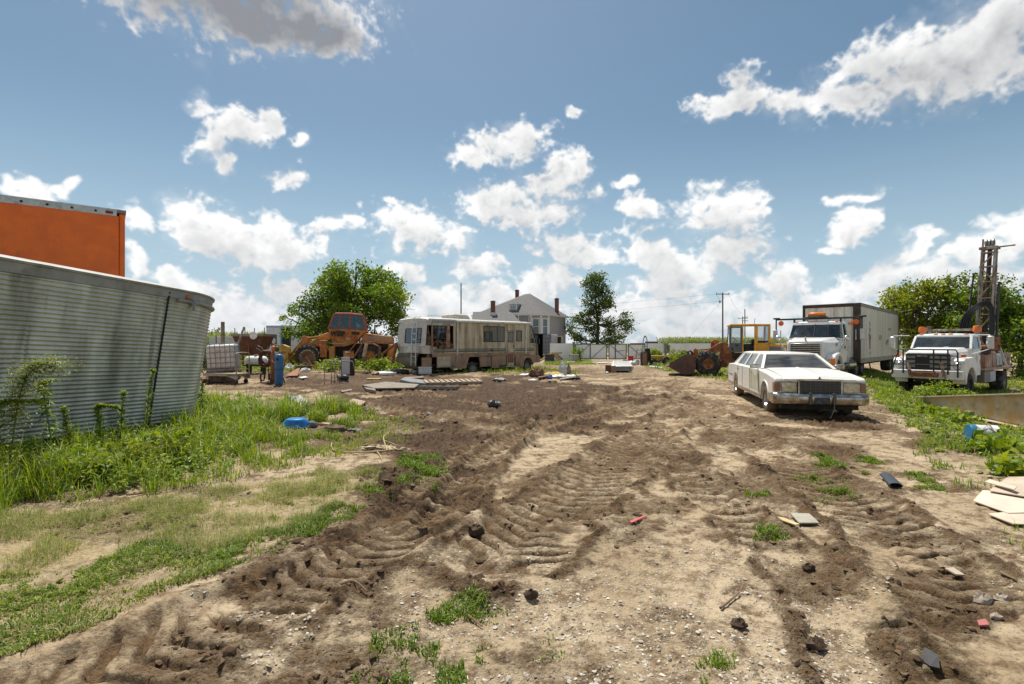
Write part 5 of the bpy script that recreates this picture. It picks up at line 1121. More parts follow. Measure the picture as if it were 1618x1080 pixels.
# ------------------------------------------------------------------ streaked box trailer behind it
def white_trailer():
    t = T('semi_trailer', 'weathered white box trailer with dark corner posts and a faded painted figure', 'trailer', (16.6, 26.7, 0), math.atan2(HD.y, HD.x))
    wm = M('streaked_white_panel', (.82,.79,.69), .5, col2=(.46,.43,.36), amt=.42, scale=3.2, stretch=(1.6,1.6,.05), soft=.22, col3=(.25,.22,.17), amt3=.30, scale3=5, stretch3=(2,2,.06), var=.08)
    dk = M('dark_brown_rail', (.045,.028,.022), .6, col2=(.10,.06,.04), amt=.4, scale=5)
    LL, w, z0, z1 = 12.3, 1.3, .88, 3.78
    b = B(); b.bb(-LL,-.03,-w+.02,w-.02,z0,z1-.03); b.build('box_panel', wm, t)
    for s in (-1, 1):
        b = B(); b.bb(-.24,.02,*sorted((s*(w-.30 if s > 0 else w-.12), s*(w+.005))),z0-.12,z1+.02); b.build('corner_post', dk, t, bevel=.03); b = B(); b.bb(-LL-.02,-LL+.14,*sorted((s*(w-.14), s*(w+.005))),z0-.1,z1); b.build('rear_post', dk, t, bevel=.03)
    b = B(); b.bb(-.1,.03,-w+.12,w-.3,z1-.16,z1+.02); b.build('front_header', dk, t, bevel=.03)
    gr = M('grey_rail', (.22,.21,.18), .5, col2=(.1,.09,.07), amt=.45, scale=9)
    b = B()
    for s in (-1, 1): b.bb(-LL+.1,-.24,*sorted((s*(w-.06), s*(w+.004))),z1-.15,z1+.01)
    b.bb(-LL,-.1,-w,w,z1-.02,z1+.03); b.build('top_rail', gr, t, bevel=.006)
    b = B()
    b.bb(-LL+.3,-.3,w+.0041,w+.0055,z1-.105,z1-.045); b.bb(-LL+.4,-.6,w-.012,w-.008,z0-.10,z0-.01)
    for i in range(58): b.bb(-LL+.3+i*.2,-LL+.36+i*.2,w+.004,w+.016,z1-.10,z1-.05)
    for i in range(44): b.bb(-LL+.4+i*.26,-LL+.52+i*.26,w-.01,w+.005,z0-.10,z0-.01)
    b.build('rail_studs', M('stud_grey', (.4,.39,.35), .5, .3), t)
    b = B()
    for s in (-1, 1): b.bb(-LL+.1,-.24,*sorted((s*(w-.05), s*w)),z0-.14,z0+.10)
    b.build('bottom_rail', M('rusty_white_rail', (.40,.36,.30), .6, col2=(.2,.14,.09), amt=.42, scale=5), t)
    b = B()
    for s in (-1,1): b.bb(-.03,.008,*sorted((s*.62,s*.64)),z0,z1-.16)
    b.bb(-.03,.01,.98,1.02,z0,z1-.2); b.build('front_seam', M('front_trim', (.5,.5,.5), .5), t)
    # faded upright figure in worn paint, and smudged marks: plain shapes only
    y = w-.012
    red = M('faded_red_mark', (.26,.09,.065), .6, col2=(.6,.55,.48), amt=.40, scale=9, stretch=(1,1,.5)); gry = M('faded_grey_mark', (.16,.15,.14), .6, col2=(.6,.57,.5), amt=.48, scale=9)
    def flat(pts, nm, mt_, part=None): q = B(); q.add([(a,y,c) for a, c in pts], [tuple(range(len(pts)))]); return q.build(nm, mt_, t, smooth=False)
    x0 = -2.55
    flat([(x0+.22,2.35),(x0+.30,2.2),(x0+.22,2.0),(x0+.12,1.85),(x0+.14,1.45),(x0-.14,1.45),(x0-.16,1.9),(x0-.3,2.05),(x0-.28,2.2),(x0,2.25)], 'figure_mark', red)
    y += .002; flat([(x0+.12*math.cos(a),2.78+.17*math.sin(a)) for a in [k*math.pi/6 for k in range(12)]], 'head_mark', gry)
    flat([(x0+.2,2.4),(x0+.1,2.6),(x0-.12,2.58),(x0-.22,2.42),(x0-.1,2.36)], 'collar_mark', gry); flat([(x0+.16,1.25),(x0,1.30),(x0-.18,1.25),(x0-.18,1.18),(x0+.16,1.18)], 'foot_mark', gry)
    green = M('faded_dark_mark', (.10,.12,.09), .6, col2=(.4,.39,.34), amt=.5, scale=7)
    text_obj('small_mark', 'OTA', .42, gry, frameM((-5.6,y+.004,2.06), (-1,0,0), (0,0,1)), t, .002)
    flat([(-7.3,1.75),(-7.7,1.95),(-8.2,2.0),(-8.35,1.85),(-7.9,1.78),(-7.6,1.58)], 'leaf_mark', green); flat([(-8.2,2.7),(-9.1,2.72),(-9.15,2.55),(-8.3,2.52)], 'smudge_mark', gry)
    b = B(); b.bb(-LL,-.2,-.55,.55,z0-.35,z0-.1)
    for i in range(14): b.bb(-LL+.4+i*.85,-LL+.5+i*.85,-w+.05,w-.05,z0-.22,z0-.1)
    b.build('chassis', dark_m, t)
    for s in (-1,1):
        b = B(); b.bb(-3.6,-3.44,s*.75-.08,s*.75+.08,.12,z0-.1); b.bb(-3.7,-3.34,s*.75-.14,s*.75+.14,.06,.12); b.beam((-3.5,s*.75,.5),(-3.0,s*.3,.75),.07,.07); b.build('landing_leg', steel_m, t)
    b = B(); b.tube([(-4.6,.9,.75),(-4.65,.95,.4),(-5.0,.95,.22),(-5.3,.95,.25)], .035, 6); b.build('bent_pipe', steel_m, t)
    for x in (-LL+1.6, -LL+2.8):
        for s in (-1,1): wheel(t, (x, s*.98, .5), .5, .5, tyre_m, steel_m, side=s)
    b = B(); b.box((.03,.9,2.76), (.03,.2,.12)); b.build('marker_lamp', amber_m, t)
white_trailer()
# ------------------------------------------------------------------ drill rig truck
def drill_truck():
    h = Vector((-.819,-.574)); g0 = -.42
    t = T('drill_truck', 'white flatbed truck with a bull bar and a tall raised drilling mast', 'truck', (17.39, 21.05, g0), math.atan2(h.y, h.x))
    wp = M('old_truck_white', (.70,.70,.69), .4, col2=(.46,.43,.37), amt=.34, scale=2.4, var=.06)
    rw = M('rusty_white_steel', (.40,.38,.34), .6, col2=(.16,.08,.045), amt=.50, scale=4, stretch=(1,1,.5)); blk = M('bull_bar_black', (.015,.015,.016), .45)
    b = B(); b.bb(.92,1.12,-1.15,1.15,.76,1.10); b.build('bumper', M('chipped_white_bumper', (.62,.62,.6), .45, col2=(.3,.22,.15), amt=.32, scale=5), t, bevel=.03)
    b = B(); b.bb(1.10,1.3,-.42,.42,.84,1.0); b.cyl((1.22,-.32,.98),(1.22,.32,.98),.10); b.build('winch', rust_m, t)
    b = B()
    for y in (-.52,.56): b.beam((1.2,y+.06,.78),(1.16,y-.04,1.42),.14,.08)
    b.build('push_post', M('rust_and_white', (.5,.4,.3), .6, col2=RUST, amt=.5, scale=5), t, bevel=.01)
    b = B(); R_ = .028
    b.tube([(1.16,-1.12,.9),(1.18,-1.05,1.3),(1.16,-.86,1.92),(1.16,.95,1.92),(1.18,1.02,1.8),(1.18,1.02,.85)], R_, 7)
    for y in (-.72,.28,.72): b.tube([(1.17,y,.95),(1.17,y,1.92)], R_, 6)
    b.tube([(1.17,-1.05,1.32),(1.17,1.02,1.32)], R_*.8, 6); b.tube([(1.16,-.86,1.92),(.8,-1.02,1.9),(.5,-1.08,1.3)], R_, 6); b.tube([(1.17,.4,1.68),(1.17,1.0,1.68)],R_*.8,6)
    b.build('bull_bar', blk, t)
    # bonnet, grille, wings
    def ring(x, w, z0, z1, c): return [(x,-w,z0),(x,-w,z1-c),(x,-w+c,z1),(x,w-c,z1),(x,w,z1-c),(x,w,z0)]
    b = B(); b.loft([ring(.86,.74,1.0,1.80,.08),ring(.74,.78,1.0,1.88,.12),ring(0,.88,1.1,1.96,.16),ring(-.62,.95,1.1,2.0,.16)]); b.build('bonnet', wp, t, bevel=.03)
    b = B(); b.bb(.85,.89,-.72,.72,1.12,1.74); b.build('grille', M('deep_black_grille', (.01,.01,.01), .6), t)
    b = B()
    for y0, y1 in ((-.70,-.40),(.08,.40),(.44,.70)):
        for i in range(3): b.bb(.89,.91,y0,y1,1.2+i*.18,1.31+i*.18)
    b.bb(.89,.905,-.35,.0,1.62,1.7); b.build('grille_frame', M('grille_grey', (.22,.21,.19), .5, col2=(.05,.05,.05), amt=.4, scale=6), t)
    for s in (-1, 1):
        b = B(); outer = [(.90,1.0),(.90,1.48),(.78,1.58),(-.25,1.62),(-.62,1.5),(-.66,.9)]; inner = [(.62*math.cos(math.pi-a), .56+.66*math.sin(a)) for a in [math.pi*k/10 for k in range(11)]]
        b.prism(outer+inner, 'y', s*.72, s*1.16); b.build('wing', wp, t, bevel=.05, ang=40)
        q = B(); q.lathe([(.001,.03),(.12,.03),(.15,.0),(.16,-.03)], (.90,s*.94,1.28), 'x', 18); q = q.build('headlight', chrome_m, t); g = B(); g.lathe([(.001,.05),(.06,.045),(.11,.03)], (.905,s*.94,1.28), 'x', 16); g.build('lens', clear_m, q)
        b = B(); b.box((.62,s*1.06,1.68), (.2,.14,.12)); b.build('turn_lamp', M('orange_turn_lamp', (.62,.12,.02), .3), t, bevel=.02)
        # mirrors on arms
        b = B(); b.box((-.45,s*1.62,2.20), (.08,.2,.52)); b.build('mirror', M('mirror_back', (.55,.54,.5), .4, .4), t, bevel=.04); b = B(); b.tube([(-.6,s*1.05,2.5),(-.46,s*1.6,2.5)], .02, 6); b.build('mirror_arm', wp, t); b = B(); b.tube([(-.4,s*1.08,1.75),(-.46,s*1.6,1.95)], .02, 6); b.build('mirror_arm', wp, t)
    b = B(); b.sphere((-.5,1.46,1.80), .16, 12, 8, sc=(.5,1,.6)); b.build('convex_mirror', black_m, t)
    bl = [(-.62,.98,1.93),(-1.70,1.02,1.93),(-1.70,-1.02,1.93),(-.62,-.98,1.93)]; rf = [(-.98,.92,2.46),(-1.70,.94,2.46),(-1.70,-.94,2.46),(-.98,-.92,2.46)]
    greenhouse(t, bl, rf, ['door_window','rear_window','door_window','windscreen'], wp, glass('green_cab_glass', (.45,.56,.53), .05), pw=.085, rt=.10, frame='cab_posts', roof_bev=.05)
    b = B(); b.bb(-1.72,-.62,-1.02,1.02,.95,1.92); b.build('cab_body', wp, t, bevel=.05)
    for s in (-1, 1):
        q = B(); q.bb(-1.66,-.70,*sorted((s*1.022,s*1.045)),.86,1.93); q = q.build('door', wp, t, bevel=.012)
        g = B(); ring_ = [( -1.12+.14*math.cos(a), 1.52+.18*math.sin(a)) for a in [k*math.pi/8 for k in range(16)]]; g.prism(ring_, 'y', s*1.045, s*1.051); g.build('door_emblem', M('faint_emblem', (.38,.40,.34), .5, col2=(.55,.54,.46), amt=.5, scale=22), q)
        g = B(); g.bb(-1.6,-1.48,*sorted((s*1.045,s*1.07)),1.70,1.75); g.build('handle', black_m, q); g = B(); g.bb(-1.62,-1.54,*sorted((s*1.045,s*1.05)),1.30,1.5); g.build('door_sticker', M('olive_sticker', (.3,.32,.2), .6), q)
        g = B(); g.beam((-.95,s*1.0,1.95),(-.95,s*.945,2.46),.03,.03); g.build('vent_bar', wp, q)
    b = B(); b.bb(-1.62,-1.3,.2,.75,1.5,2.35); b.bb(-1.62,-1.3,-.75,-.2,1.5,2.3); b.bb(-.95,-.66,-.9,.9,1.7,1.94); b.build('cab_seat', M('pale_grey_seat', (.28,.27,.25), .8), t, bevel=.06)
    b = B(); b.bb(-.70,-.66,.1,.28,1.95,2.03); b.build('windscreen_sticker', M('blue_sticker', (.5,.6,.7), .5), t)
    for y in (-.75,-.25,.0,.25,.75):
        b = B(); b.box((-1.02,y,2.55), (.08,.14,.05)); b.build('roof_marker', M('orange_marker', (.7,.2,.04), .3), t, bevel=.012)
    for y in (-.8,1.02):
        q = B(); q.cyl((-1.3,y,2.52),(-1.3,y,2.64),.09); q = q.build('beacon_base', steel_m, t); g = B(); g.lathe([(.13,0),(.14,.16),(.11,.24),(.001,.25)], (-1.3,y,2.64), 'z', 14); g.build('beacon_lens', M('orange_beacon', (.75,.16,.015), .25), q)
    b = B()
    for y in (-.75,.85): b.beam((-1.95,y,1.6),(-1.95,y,2.80),.08,.08); b.bb(-2.0,-1.9,y-.08,y+.08,2.80,2.92)
    b.beam((-1.95,-.9,2.74),(-1.95,1.0,2.74),.09,.09); b.build('headache_rack', rw, t, bevel=.01)
    # flat bed, lockers, chassis
    b = B(); b.bb(-6.1,-1.85,-1.15,1.15,1.02,1.14); b.build('bed', M('rusty_bed', (.30,.22,.15), .7, col2=(.45,.42,.36), amt=.4, scale=5), t, bevel=.01)
    rl = M('rust_red_locker', (.26,.12,.08), .65, col2=(.45,.38,.32), amt=.42, scale=3, stretch=(1,1,.4))
    b = B(); b.bb(-2.95,-2.0,.45,1.12,1.14,1.80); b.bb(-3.62,-3.12,.45,1.12,1.14,1.80); b.build('locker', rl, t, bevel=.02)
    b = B(); b.bb(-4.75,-3.75,.55,1.10,1.14,1.72); b.build('toolbox', M('white_toolbox', (.55,.55,.52), .5, col2=(.3,.2,.12), amt=.35, scale=4), t, bevel=.02)
    bl_ = M('pale_blue_panel', (.28,.36,.45), .5, col2=(.5,.52,.5), amt=.4, scale=5)
    for x in (-4.20,-4.66):
        b = B(); b.bb(x,x+.38,1.102,1.112,1.22,1.62); b.build('toolbox_door', bl_, t, bevel=.01)
    b = B(); b.bb(-3.55,-1.9,.75,1.12,.52,1.0); b.build('underbed_box', M('grey_box', (.16,.15,.14), .6, col2=(.3,.25,.2), amt=.4, scale=4), t, bevel=.02); b = B(); b.bb(-3.5,-2.7,1.122,1.13,.56,.98); b.build('underbed_door', bl_, t, bevel=.01)
    b = B()
    for x in (-5.0,-5.5,-6.0): b.bb(x-.05,x+.05,1.0,1.1,1.14,1.75)
    b.bb(-6.05,-4.95,1.02,1.08,1.62,1.70); b.beam((-6.2,.9,.5),(-6.2,.9,1.5),.12,.12); b.build('bed_stake', rw, t)
    b = B(); b.bb(-6.0,.9,-.42,.42,.62,.95); b.cyl((0,-1,.48),(0,1,.48),.1); b.cyl((-4.9,-1,.48),(-4.9,1,.48),.14); b.build('chassis', dark_m, t)
    for s in (-1, 1): wheel(t, (0, s*.98, .49), .50, .28, tyre_m, dark_m, side=s); wheel(t, (-4.9, s*.92, .47), .48, .46, tyre_m, steel_m, side=s)
    # mast
    q = B(); bx, by = -4.2, .55; base, top = Vector((bx,by,1.14)), Vector((bx-.70,by+.10,6.50)); ax = (top-base).normalized(); X = Vector((1,0,0)); Y = Vector((0,1,0))
    def P_(s, a, b_): return base+ax*s+X*a+Y*b_
    Lm = (top-base).length; hw = .27
    for a in (-.16,.16):
        for b_ in (-hw,hw): q.beam(P_(0,a,b_),P_(Lm,a,b_*.80),.075,.075)
    q.beam(P_(Lm,-.2,-.32),P_(Lm,-.2,.32),.12,.12); q.beam(P_(Lm,.2,-.32),P_(Lm,.2,.32),.12,.12); q.beam(P_(Lm+.02,0,.1),P_(Lm+.02,0,.85),.07,.06)
    q = q.build('mast', rw, t, bevel=.01)
    g = B()
    lv = [.6,1.5,2.35,3.1,3.85,4.55,5.2]
    for i, s in enumerate(lv):
        for a in (-.16,.16): g.beam(P_(s,a,-hw),P_(s,a,hw),.045,.045)
        if i < len(lv)-1: g.beam(P_(s,.18,-hw if i % 2 else hw),P_(lv[i+1],.18,hw if i % 2 else -hw),.05,.05)
    g.build('mast_brace', M('rusty_tan_brace', (.38,.28,.19), .65, col2=(.2,.1,.05), amt=.42, scale=5), q)
    g = B(); g.tube([P_(.3,0,-.02),P_(Lm+.1,0,.02)], .085, 8); g.tube([P_(.3,-.1,.16),P_(Lm-.4,-.1,.16)], .045, 8); g.build('drill_pipe', M('dark_drill_pipe', (.05,.03,.025), .55, .3), q)
    g = B()
    for k in range(3): g.lathe([(.10,-.02),(.17,-.035),(.17,.035),(.10,.02)], P_(Lm+.25,0,-.12+k*.12), 'y', 14)
    g.beam(P_(Lm,-.0,-.24),P_(Lm+.45,0,-.24),.16,.04); g.build('crown_sheave', steel_m, q)
    g = B(); g.tube([P_(.2,.1,.44),P_(Lm-1.6,.05,.40)], .05, 8); g.tube([P_(2.6,.1,-.55),P_(Lm-1.1,.0,-.50)], .04, 6); g.beam(P_(Lm-1.12,0,-.36),P_(Lm-1.12,0,-.56),.05,.05); g.build('feed_ram', M('dark_ram', (.06,.05,.05), .4, .5), q)
    g = B(); hz_ = M('black_hose', (.014,.014,.018), .5)
    for k in range(5): g.tube(smooth_path([tuple(q_) for q_ in (P_(.4,.25,-.2-.05*k),P_(1.6,.5,-.42-.08*k),P_(2.45,.55,-.30-.06*k),P_(2.75+.05*k,.35,.05),P_(2.45,.25,.2+.03*k),P_(1.2,.25,.22+.03*k),P_(.3,.25,.18))], 5), .038, 6)
    g.build('hose_loop', hz_, q)
    g = B(); g.bb(bx-.5,bx+.5,by-.55,by+.55,1.14,1.5); g.cyl((bx+.05,by-.6,2.0),(bx+.05,by+.6,2.0),.1); g.box((bx,by+.45,2.15),(.5,.2,.6)); g.build('mast_foot', rust_m, q)
    g = B(); g.tube([(bx-.1,by+.55,2.0),(bx-.9,by+.6,1.2)], .05, 7); g.build('mast_ram', M('blue_white_ram', (.45,.5,.58), .4), q)
drill_truck()
# ------------------------------------------------------------------ trees, bushes and weeds
leaf_mid = leaf('leaf_mid_green', (.035,.085,.012), (.12,.21,.024), (.27,.34,.05), .38)
leaf_dark = leaf('leaf_dark_green', (.025,.055,.012), (.075,.125,.022), (.17,.22,.04), .33)
leaf_yel = leaf('leaf_yellow_green', (.06,.10,.012), (.19,.24,.025), (.36,.37,.06), .38)
leaf_fresh = leaf('leaf_fresh_green', (.06,.12,.016), (.19,.28,.034), (.38,.42,.07), .38)
bark_m = M('bark', (.10,.08,.06), .9, col2=(.05,.04,.03), amt=.5, scale=6, stretch=(1,1,.3), bump=.5)
stem_m = M('green_stem', (.14,.18,.05), .7, col2=(.2,.15,.07), amt=.4, scale=8)
def leaf_cloud(centers, radii, n_tw, per, size, spread, flat=.75, rng=RNG, aspect=.55, tjit=.35):
    """twigs scattered through ellipsoid clumps, each twig a spray of small leaf faces"""
    V, Tn = [], []
    for c, r in zip(centers, radii):
        r = np.array(r if np.ndim(r) else (r, r, r*flat), float); m = max(3, int(n_tw*(r[0]*r[1]*r[2])**(2/3)))
        d = rng.normal(size=(m, 3)); d /= np.linalg.norm(d, axis=1)[:,None]; rad = rng.random(m)**.42
        tw = np.array(c)+d*r*rad[:,None]; tw_t = np.clip(rng.normal(.5, tjit*.6, m), 0, 1)
        k = per; p = np.repeat(tw, k, 0)+rng.normal(size=(m*k, 3))*spread*np.array([1,1,.75])
        nrm = rng.normal(size=(m*k, 3))+np.array([0,0,.8]); nrm /= np.linalg.norm(nrm, axis=1)[:,None]
        a = rng.normal(size=(m*k, 3)); a -= nrm*(a*nrm).sum(1)[:,None]; a /= np.linalg.norm(a, axis=1)[:,None]; b = np.cross(nrm, a)
        s = size*(.55+.8*rng.random((m*k, 1)))
        V.append(np.stack([p-a*s, p+b*s*aspect-a*s*.1, p+a*s, p-b*s*aspect-a*s*.1], 1)); Tn.append(np.clip(np.repeat(tw_t, k)+rng.normal(0, .16, m*k), 0, 1))
    V = np.concatenate(V).reshape(-1, 3); return V, np.arange(len(V)).reshape(-1, 4), np.concatenate(Tn)
def tree(name, label, cat, base, clumps, trunk, mat, n_tw=22, per=26, size=.12, spread=.28, group=None, limbs=True, seed=1, r0=.2):
    """clumps: (x, y, z, rx, ry, rz) about the base; trunk: points about the base"""
    rng = np.random.default_rng(seed); t = T(name, label, cat, base, 0, group)
    b = B(); n = len(trunk); b.tube(trunk, [r0*(1-.75*i/(n-1)) for i in range(n)], 9)
    if limbs:
        top = Vector(trunk[-1])
        for (x, y, z, rx, ry, rz) in clumps:
            c = Vector((x, y, z)); best = min(trunk, key=lambda p: (Vector(p)-(c-Vector((0,0,rz*.9)))).length); p0 = Vector(best)
            mid = (p0+c)/2+Vector((0,0,-.12*(c-p0).length)); b.tube([p0, mid, c], [r0*.34, r0*.22, r0*.07], 6)
            for k in range(3):
                e = c+Vector(rng.normal(size=3))*.55*rx; b.tube([mid, (mid+e)/2+Vector((0,0,.1*rx)), e], [r0*.16, r0*.1, r0*.03], 5)
    b.build('trunk', bark_m, t)
    V, Fc, tn = leaf_cloud([c[:3] for c in clumps], [c[3:] for c in clumps], n_tw, per, size, spread, rng=rng)
    np_mesh('crown', V, Fc, mat, [('tint','FACE',tn)], parent=t); return t
def pix_clumps(base, D, lst, depth=.8, seed=3):
    """photo circles (px, py, r) at distance D -> clumps about base, with their own depth"""
    rr = random.Random(seed); o = []
    for px, py, r in lst:
        p = P(px, py, D)-Vector(base); R_ = r/F*D; o.append((p.x, rr.uniform(-depth, depth), p.z, R_, R_*1.05, R_*.92))
    return o
# spreading tree behind the marked loader
bs = GD(556, 38.5)
cl = pix_clumps(bs, 38.5, [(470,488,16),(452,486,9),(490,470,22),(480,510,22),(515,455,26),(505,490,28),(540,440,24),(545,475,30),(575,435,22),(580,465,30),(605,445,22),(612,475,26),(630,465,14),(628,495,18),(590,500,28),(540,515,26),(560,505,26),(500,525,20),(470,525,12),(618,515,20),(520,432,12),(575,424,10),(598,428,10),(640,480,8),(446,500,7),(590,535,18),(540,540,18)], 1.9, 5)
cl += [(x, y+1.3, z, a, b_, c) for (x, y, z, a, b_, c) in cl[3:14]]
tree('spreading_tree', 'broad bright green tree spreading behind the loader marked W20B', 'tree', bs, cl, [(0,0,0),(.1,0,1.2),(-.1,.1,2.4),(.1,0,3.8),(0,0,5)], leaf_mid, n_tw=27, per=26, size=.115, spread=.24, seed=11, r0=.24)
# tall lopsided tree beyond the gate
bs = GD(944, 76)
cl = pix_clumps(bs, 76, [(938,440,12),(925,448,8),(952,440,9),(935,455,14),(950,462,10),(930,472,12),(948,478,15),(962,466,9),(958,485,10),(932,490,10),(943,498,13),(925,497,9),(915,505,11),(903,515,8),(928,515,13),(906,528,9),(918,533,9),(908,501,5),(940,522,10),(960,505,9),(965,520,13),(980,512,10),(975,530,13),(990,520,8),(985,500,7),(994,508,5),(958,537,9),(972,542,7),(938,536,6),(899,522,5),(915,540,5),(955,452,7),(965,474,6)], 1.6, 7)
tree('tall_tree', 'tall dark lopsided tree standing alone beyond the white gate', 'tree', bs, cl, [(0,0,0),(0,0,2),(.1,0,4.5),(-.2,0,7),(-.3,0,9.5)], leaf_dark, n_tw=19, per=22, size=.16, spread=.30, seed=12, r0=.34)
# overgrown trees at the right
for i, (px, D, lst, lab, mt_, sd) in enumerate([
  (1440, 35, [(1425,480,16),(1415,470,11),(1440,465,18),(1455,455,16),(1470,462,20),(1440,490,22),(1465,485,24),(1420,505,14),(1445,520,24),(1480,450,12),(1490,475,18),(1470,510,24),(1500,500,20),(1428,540,20),(1470,545,22),(1412,482,8),(1500,450,10)], 'ragged yellow green tree directly behind the white box trailer', leaf_yel, 21),
  (1535, 33, [(1515,455,16),(1530,445,14),(1545,462,20),(1525,480,24),(1550,490,26),(1510,510,22),(1540,520,26),(1565,470,18),(1575,500,24),(1560,540,24),(1520,545,20),(1500,470,12),(1532,437,7)], 'bushy green tree behind the drilling mast', leaf_mid, 22),
  (1610, 31, [(1585,455,14),(1598,462,16),(1615,470,20),(1640,460,24),(1595,490,24),(1620,500,28),(1650,500,30),(1590,525,24),(1615,540,28),(1650,545,28),(1585,558,18),(1620,580,22),(1680,520,30),(1590,590,14)], 'dense green tree at the right edge behind the rusty flatbed', leaf_mid, 23)]):
    bs = GD(px, D); cl = pix_clumps(bs, D, lst, 1.5, sd); cl += [(x, y+1.2, z, a, b_, c) for (x, y, z, a, b_, c) in cl[2:9]]
    tree('overgrown_tree', lab, 'tree', bs, cl, [(0,0,-.1),(.1,0,.9),(.2,0,1.8),(.1,.1,2.8)], mt_, n_tw=26, per=24, size=.11, spread=.24, group='trees along the right hand edge', seed=sd, r0=.16)
# far trees on the horizon
for px, D, h, w, lab in ((339,190,7.5,6,'small far off tree over the corn beside the silver trailer'),):
    bs = GD(px, D); tree('distant_tree', lab, 'tree', bs, [(0,0,h*.65,w*.45,w*.4,h*.33),(-w*.3,0,h*.5,w*.3,w*.3,h*.25),(w*.3,0,h*.45,w*.3,w*.3,h*.25)], [(0,0,0),(0,0,h*.3),(0,0,h*.6)], leaf_dark, n_tw=3, per=24, size=.4, spread=.6, seed=31, r0=.3)
# bushes and weed clumps that can be told apart
def bush(px, py, D, w, h, mat, label, n_tw=60, per=18, size=.06, spread=.12, name='weed_bush', cat='bush', seed=1, group=None, z=None):
    g = GD(px, D) if py is None else G(px, py); rng = np.random.default_rng(seed)
    t = T(name, label, cat, g, 0, group); C_, R_ = [], []
    for k in range(7):
        a = rng.random()*6.28; q = rng.random()*.6; C_.append((math.cos(a)*w*.5*q, math.sin(a)*w*.4*q, h*(.25+.5*rng.random()*(1-q*.5)))); R_.append((w*.26, w*.24, h*.28))
    b = B()
    for c in C_: b.tube([(c[0]*.2, c[1]*.2, -.02), (c[0]*.7, c[1]*.7, c[2]*.6), c], [.012, .009, .004], 5)
    b.build('stem', stem_m, t)
    V, Fc, tn = leaf_cloud(C_, R_, n_tw, per, size, spread, rng=rng); V[:,2] = np.maximum(V[:,2], .01)
    np_mesh('foliage', V, Fc, mat, [('tint','FACE',tn)], parent=t); return t
bush(1490, 640, 0, 2.0, .95, leaf_fresh, 'leafy green weed bush in front of the white drill truck', n_tw=170, per=16, size=.045, spread=.09, seed=41)
bush(1535, 645, 0, 1.0, .5, leaf_fresh, 'small green weed clump at the front wheel of the drill truck', n_tw=170, per=16, size=.04, spread=.08, seed=42)
for px, py, w, h, mt_, lab, sd in ((1095,583,2.6,1.1,leaf_mid,'dark green weed bush beside the rusty loader bucket',43),(1068,576,2.4,1.35,leaf_yel,'pale green weed bush against the white fence',44),(1122,578,2.6,1.4,leaf_fresh,'bright weed bush behind the bucket of the amber loader',45),(1035,572,2.0,1.7,leaf_fresh,'tall weed bush behind the small yellow machine',46),(1150,580,2.4,1.2,leaf_mid,'green weed bush behind the wheel of the amber loader',52)):
    bush(px, py, 0, w, h, mt_, lab, n_tw=42, per=18, size=.085, spread=.16, seed=sd)
for px, py, w, h, mt_, lab, sd in ((332,597,1.6,1.5,leaf_dark,'dark weed bush between the silver trailer and the white tank',47),(372,592,1.4,.6,leaf_mid,'low weed bush beneath the white caged tank',48),(470,578,3.2,1.1,leaf_fresh,'tangled weed bush at the bucket of the loader marked W20B',49),(520,588,2.2,.8,leaf_fresh,'weed bush under the front of the loader marked W20B',50),(590,588,2.6,.85,leaf_fresh,'bright weed bush at the rear wheel of the loader marked W20B',51),(430,568,3.4,1.2,leaf_yel,'pale weed bush in front of the rusty hopper',53),(622,590,1.3,.55,leaf_mid,'low weed bush behind the motorhome ladder',54),(400,572,2.6,1.0,leaf_mid,'weed bush beyond the white propane tank',55)):
    bush(px, py, 0, w, h, mt_, lab, n_tw=60, per=16, size=.07, spread=.13, seed=sd)
bush(912, 571, 0, 1.6, 1.3, leaf_mid, 'weed bush at the gate post beside the concrete block', n_tw=40, size=.09, spread=.16, seed=56)
bush(795, 507, 56, 1.4, 5.3, leaf_mid, 'slim green sapling showing over the motorhome roof', n_tw=22, size=.1, spread=.2, seed=57, name='sapling', cat='sapling')
for px, py, w, h, lab, sd in ((1585,655,1.5,.34,'low broad leaved weed patch under the steel beam',58),(1500,668,1.7,.3,'low broad leaved weed patch at the tapered end of the steel beam',59),(1585,712,1.5,.26,'broad leaved weed patch in front of the white bucket',60),(1605,752,.8,.22,'yellow green weed patch at the right edge by the bucket',61),(1470,655,1.4,.25,'low weed patch between the long white car and the beam',62)):
    bush(px, py, 0, w, h, leaf_fresh, lab, n_tw=200, per=10, size=.07, spread=.09, seed=sd)
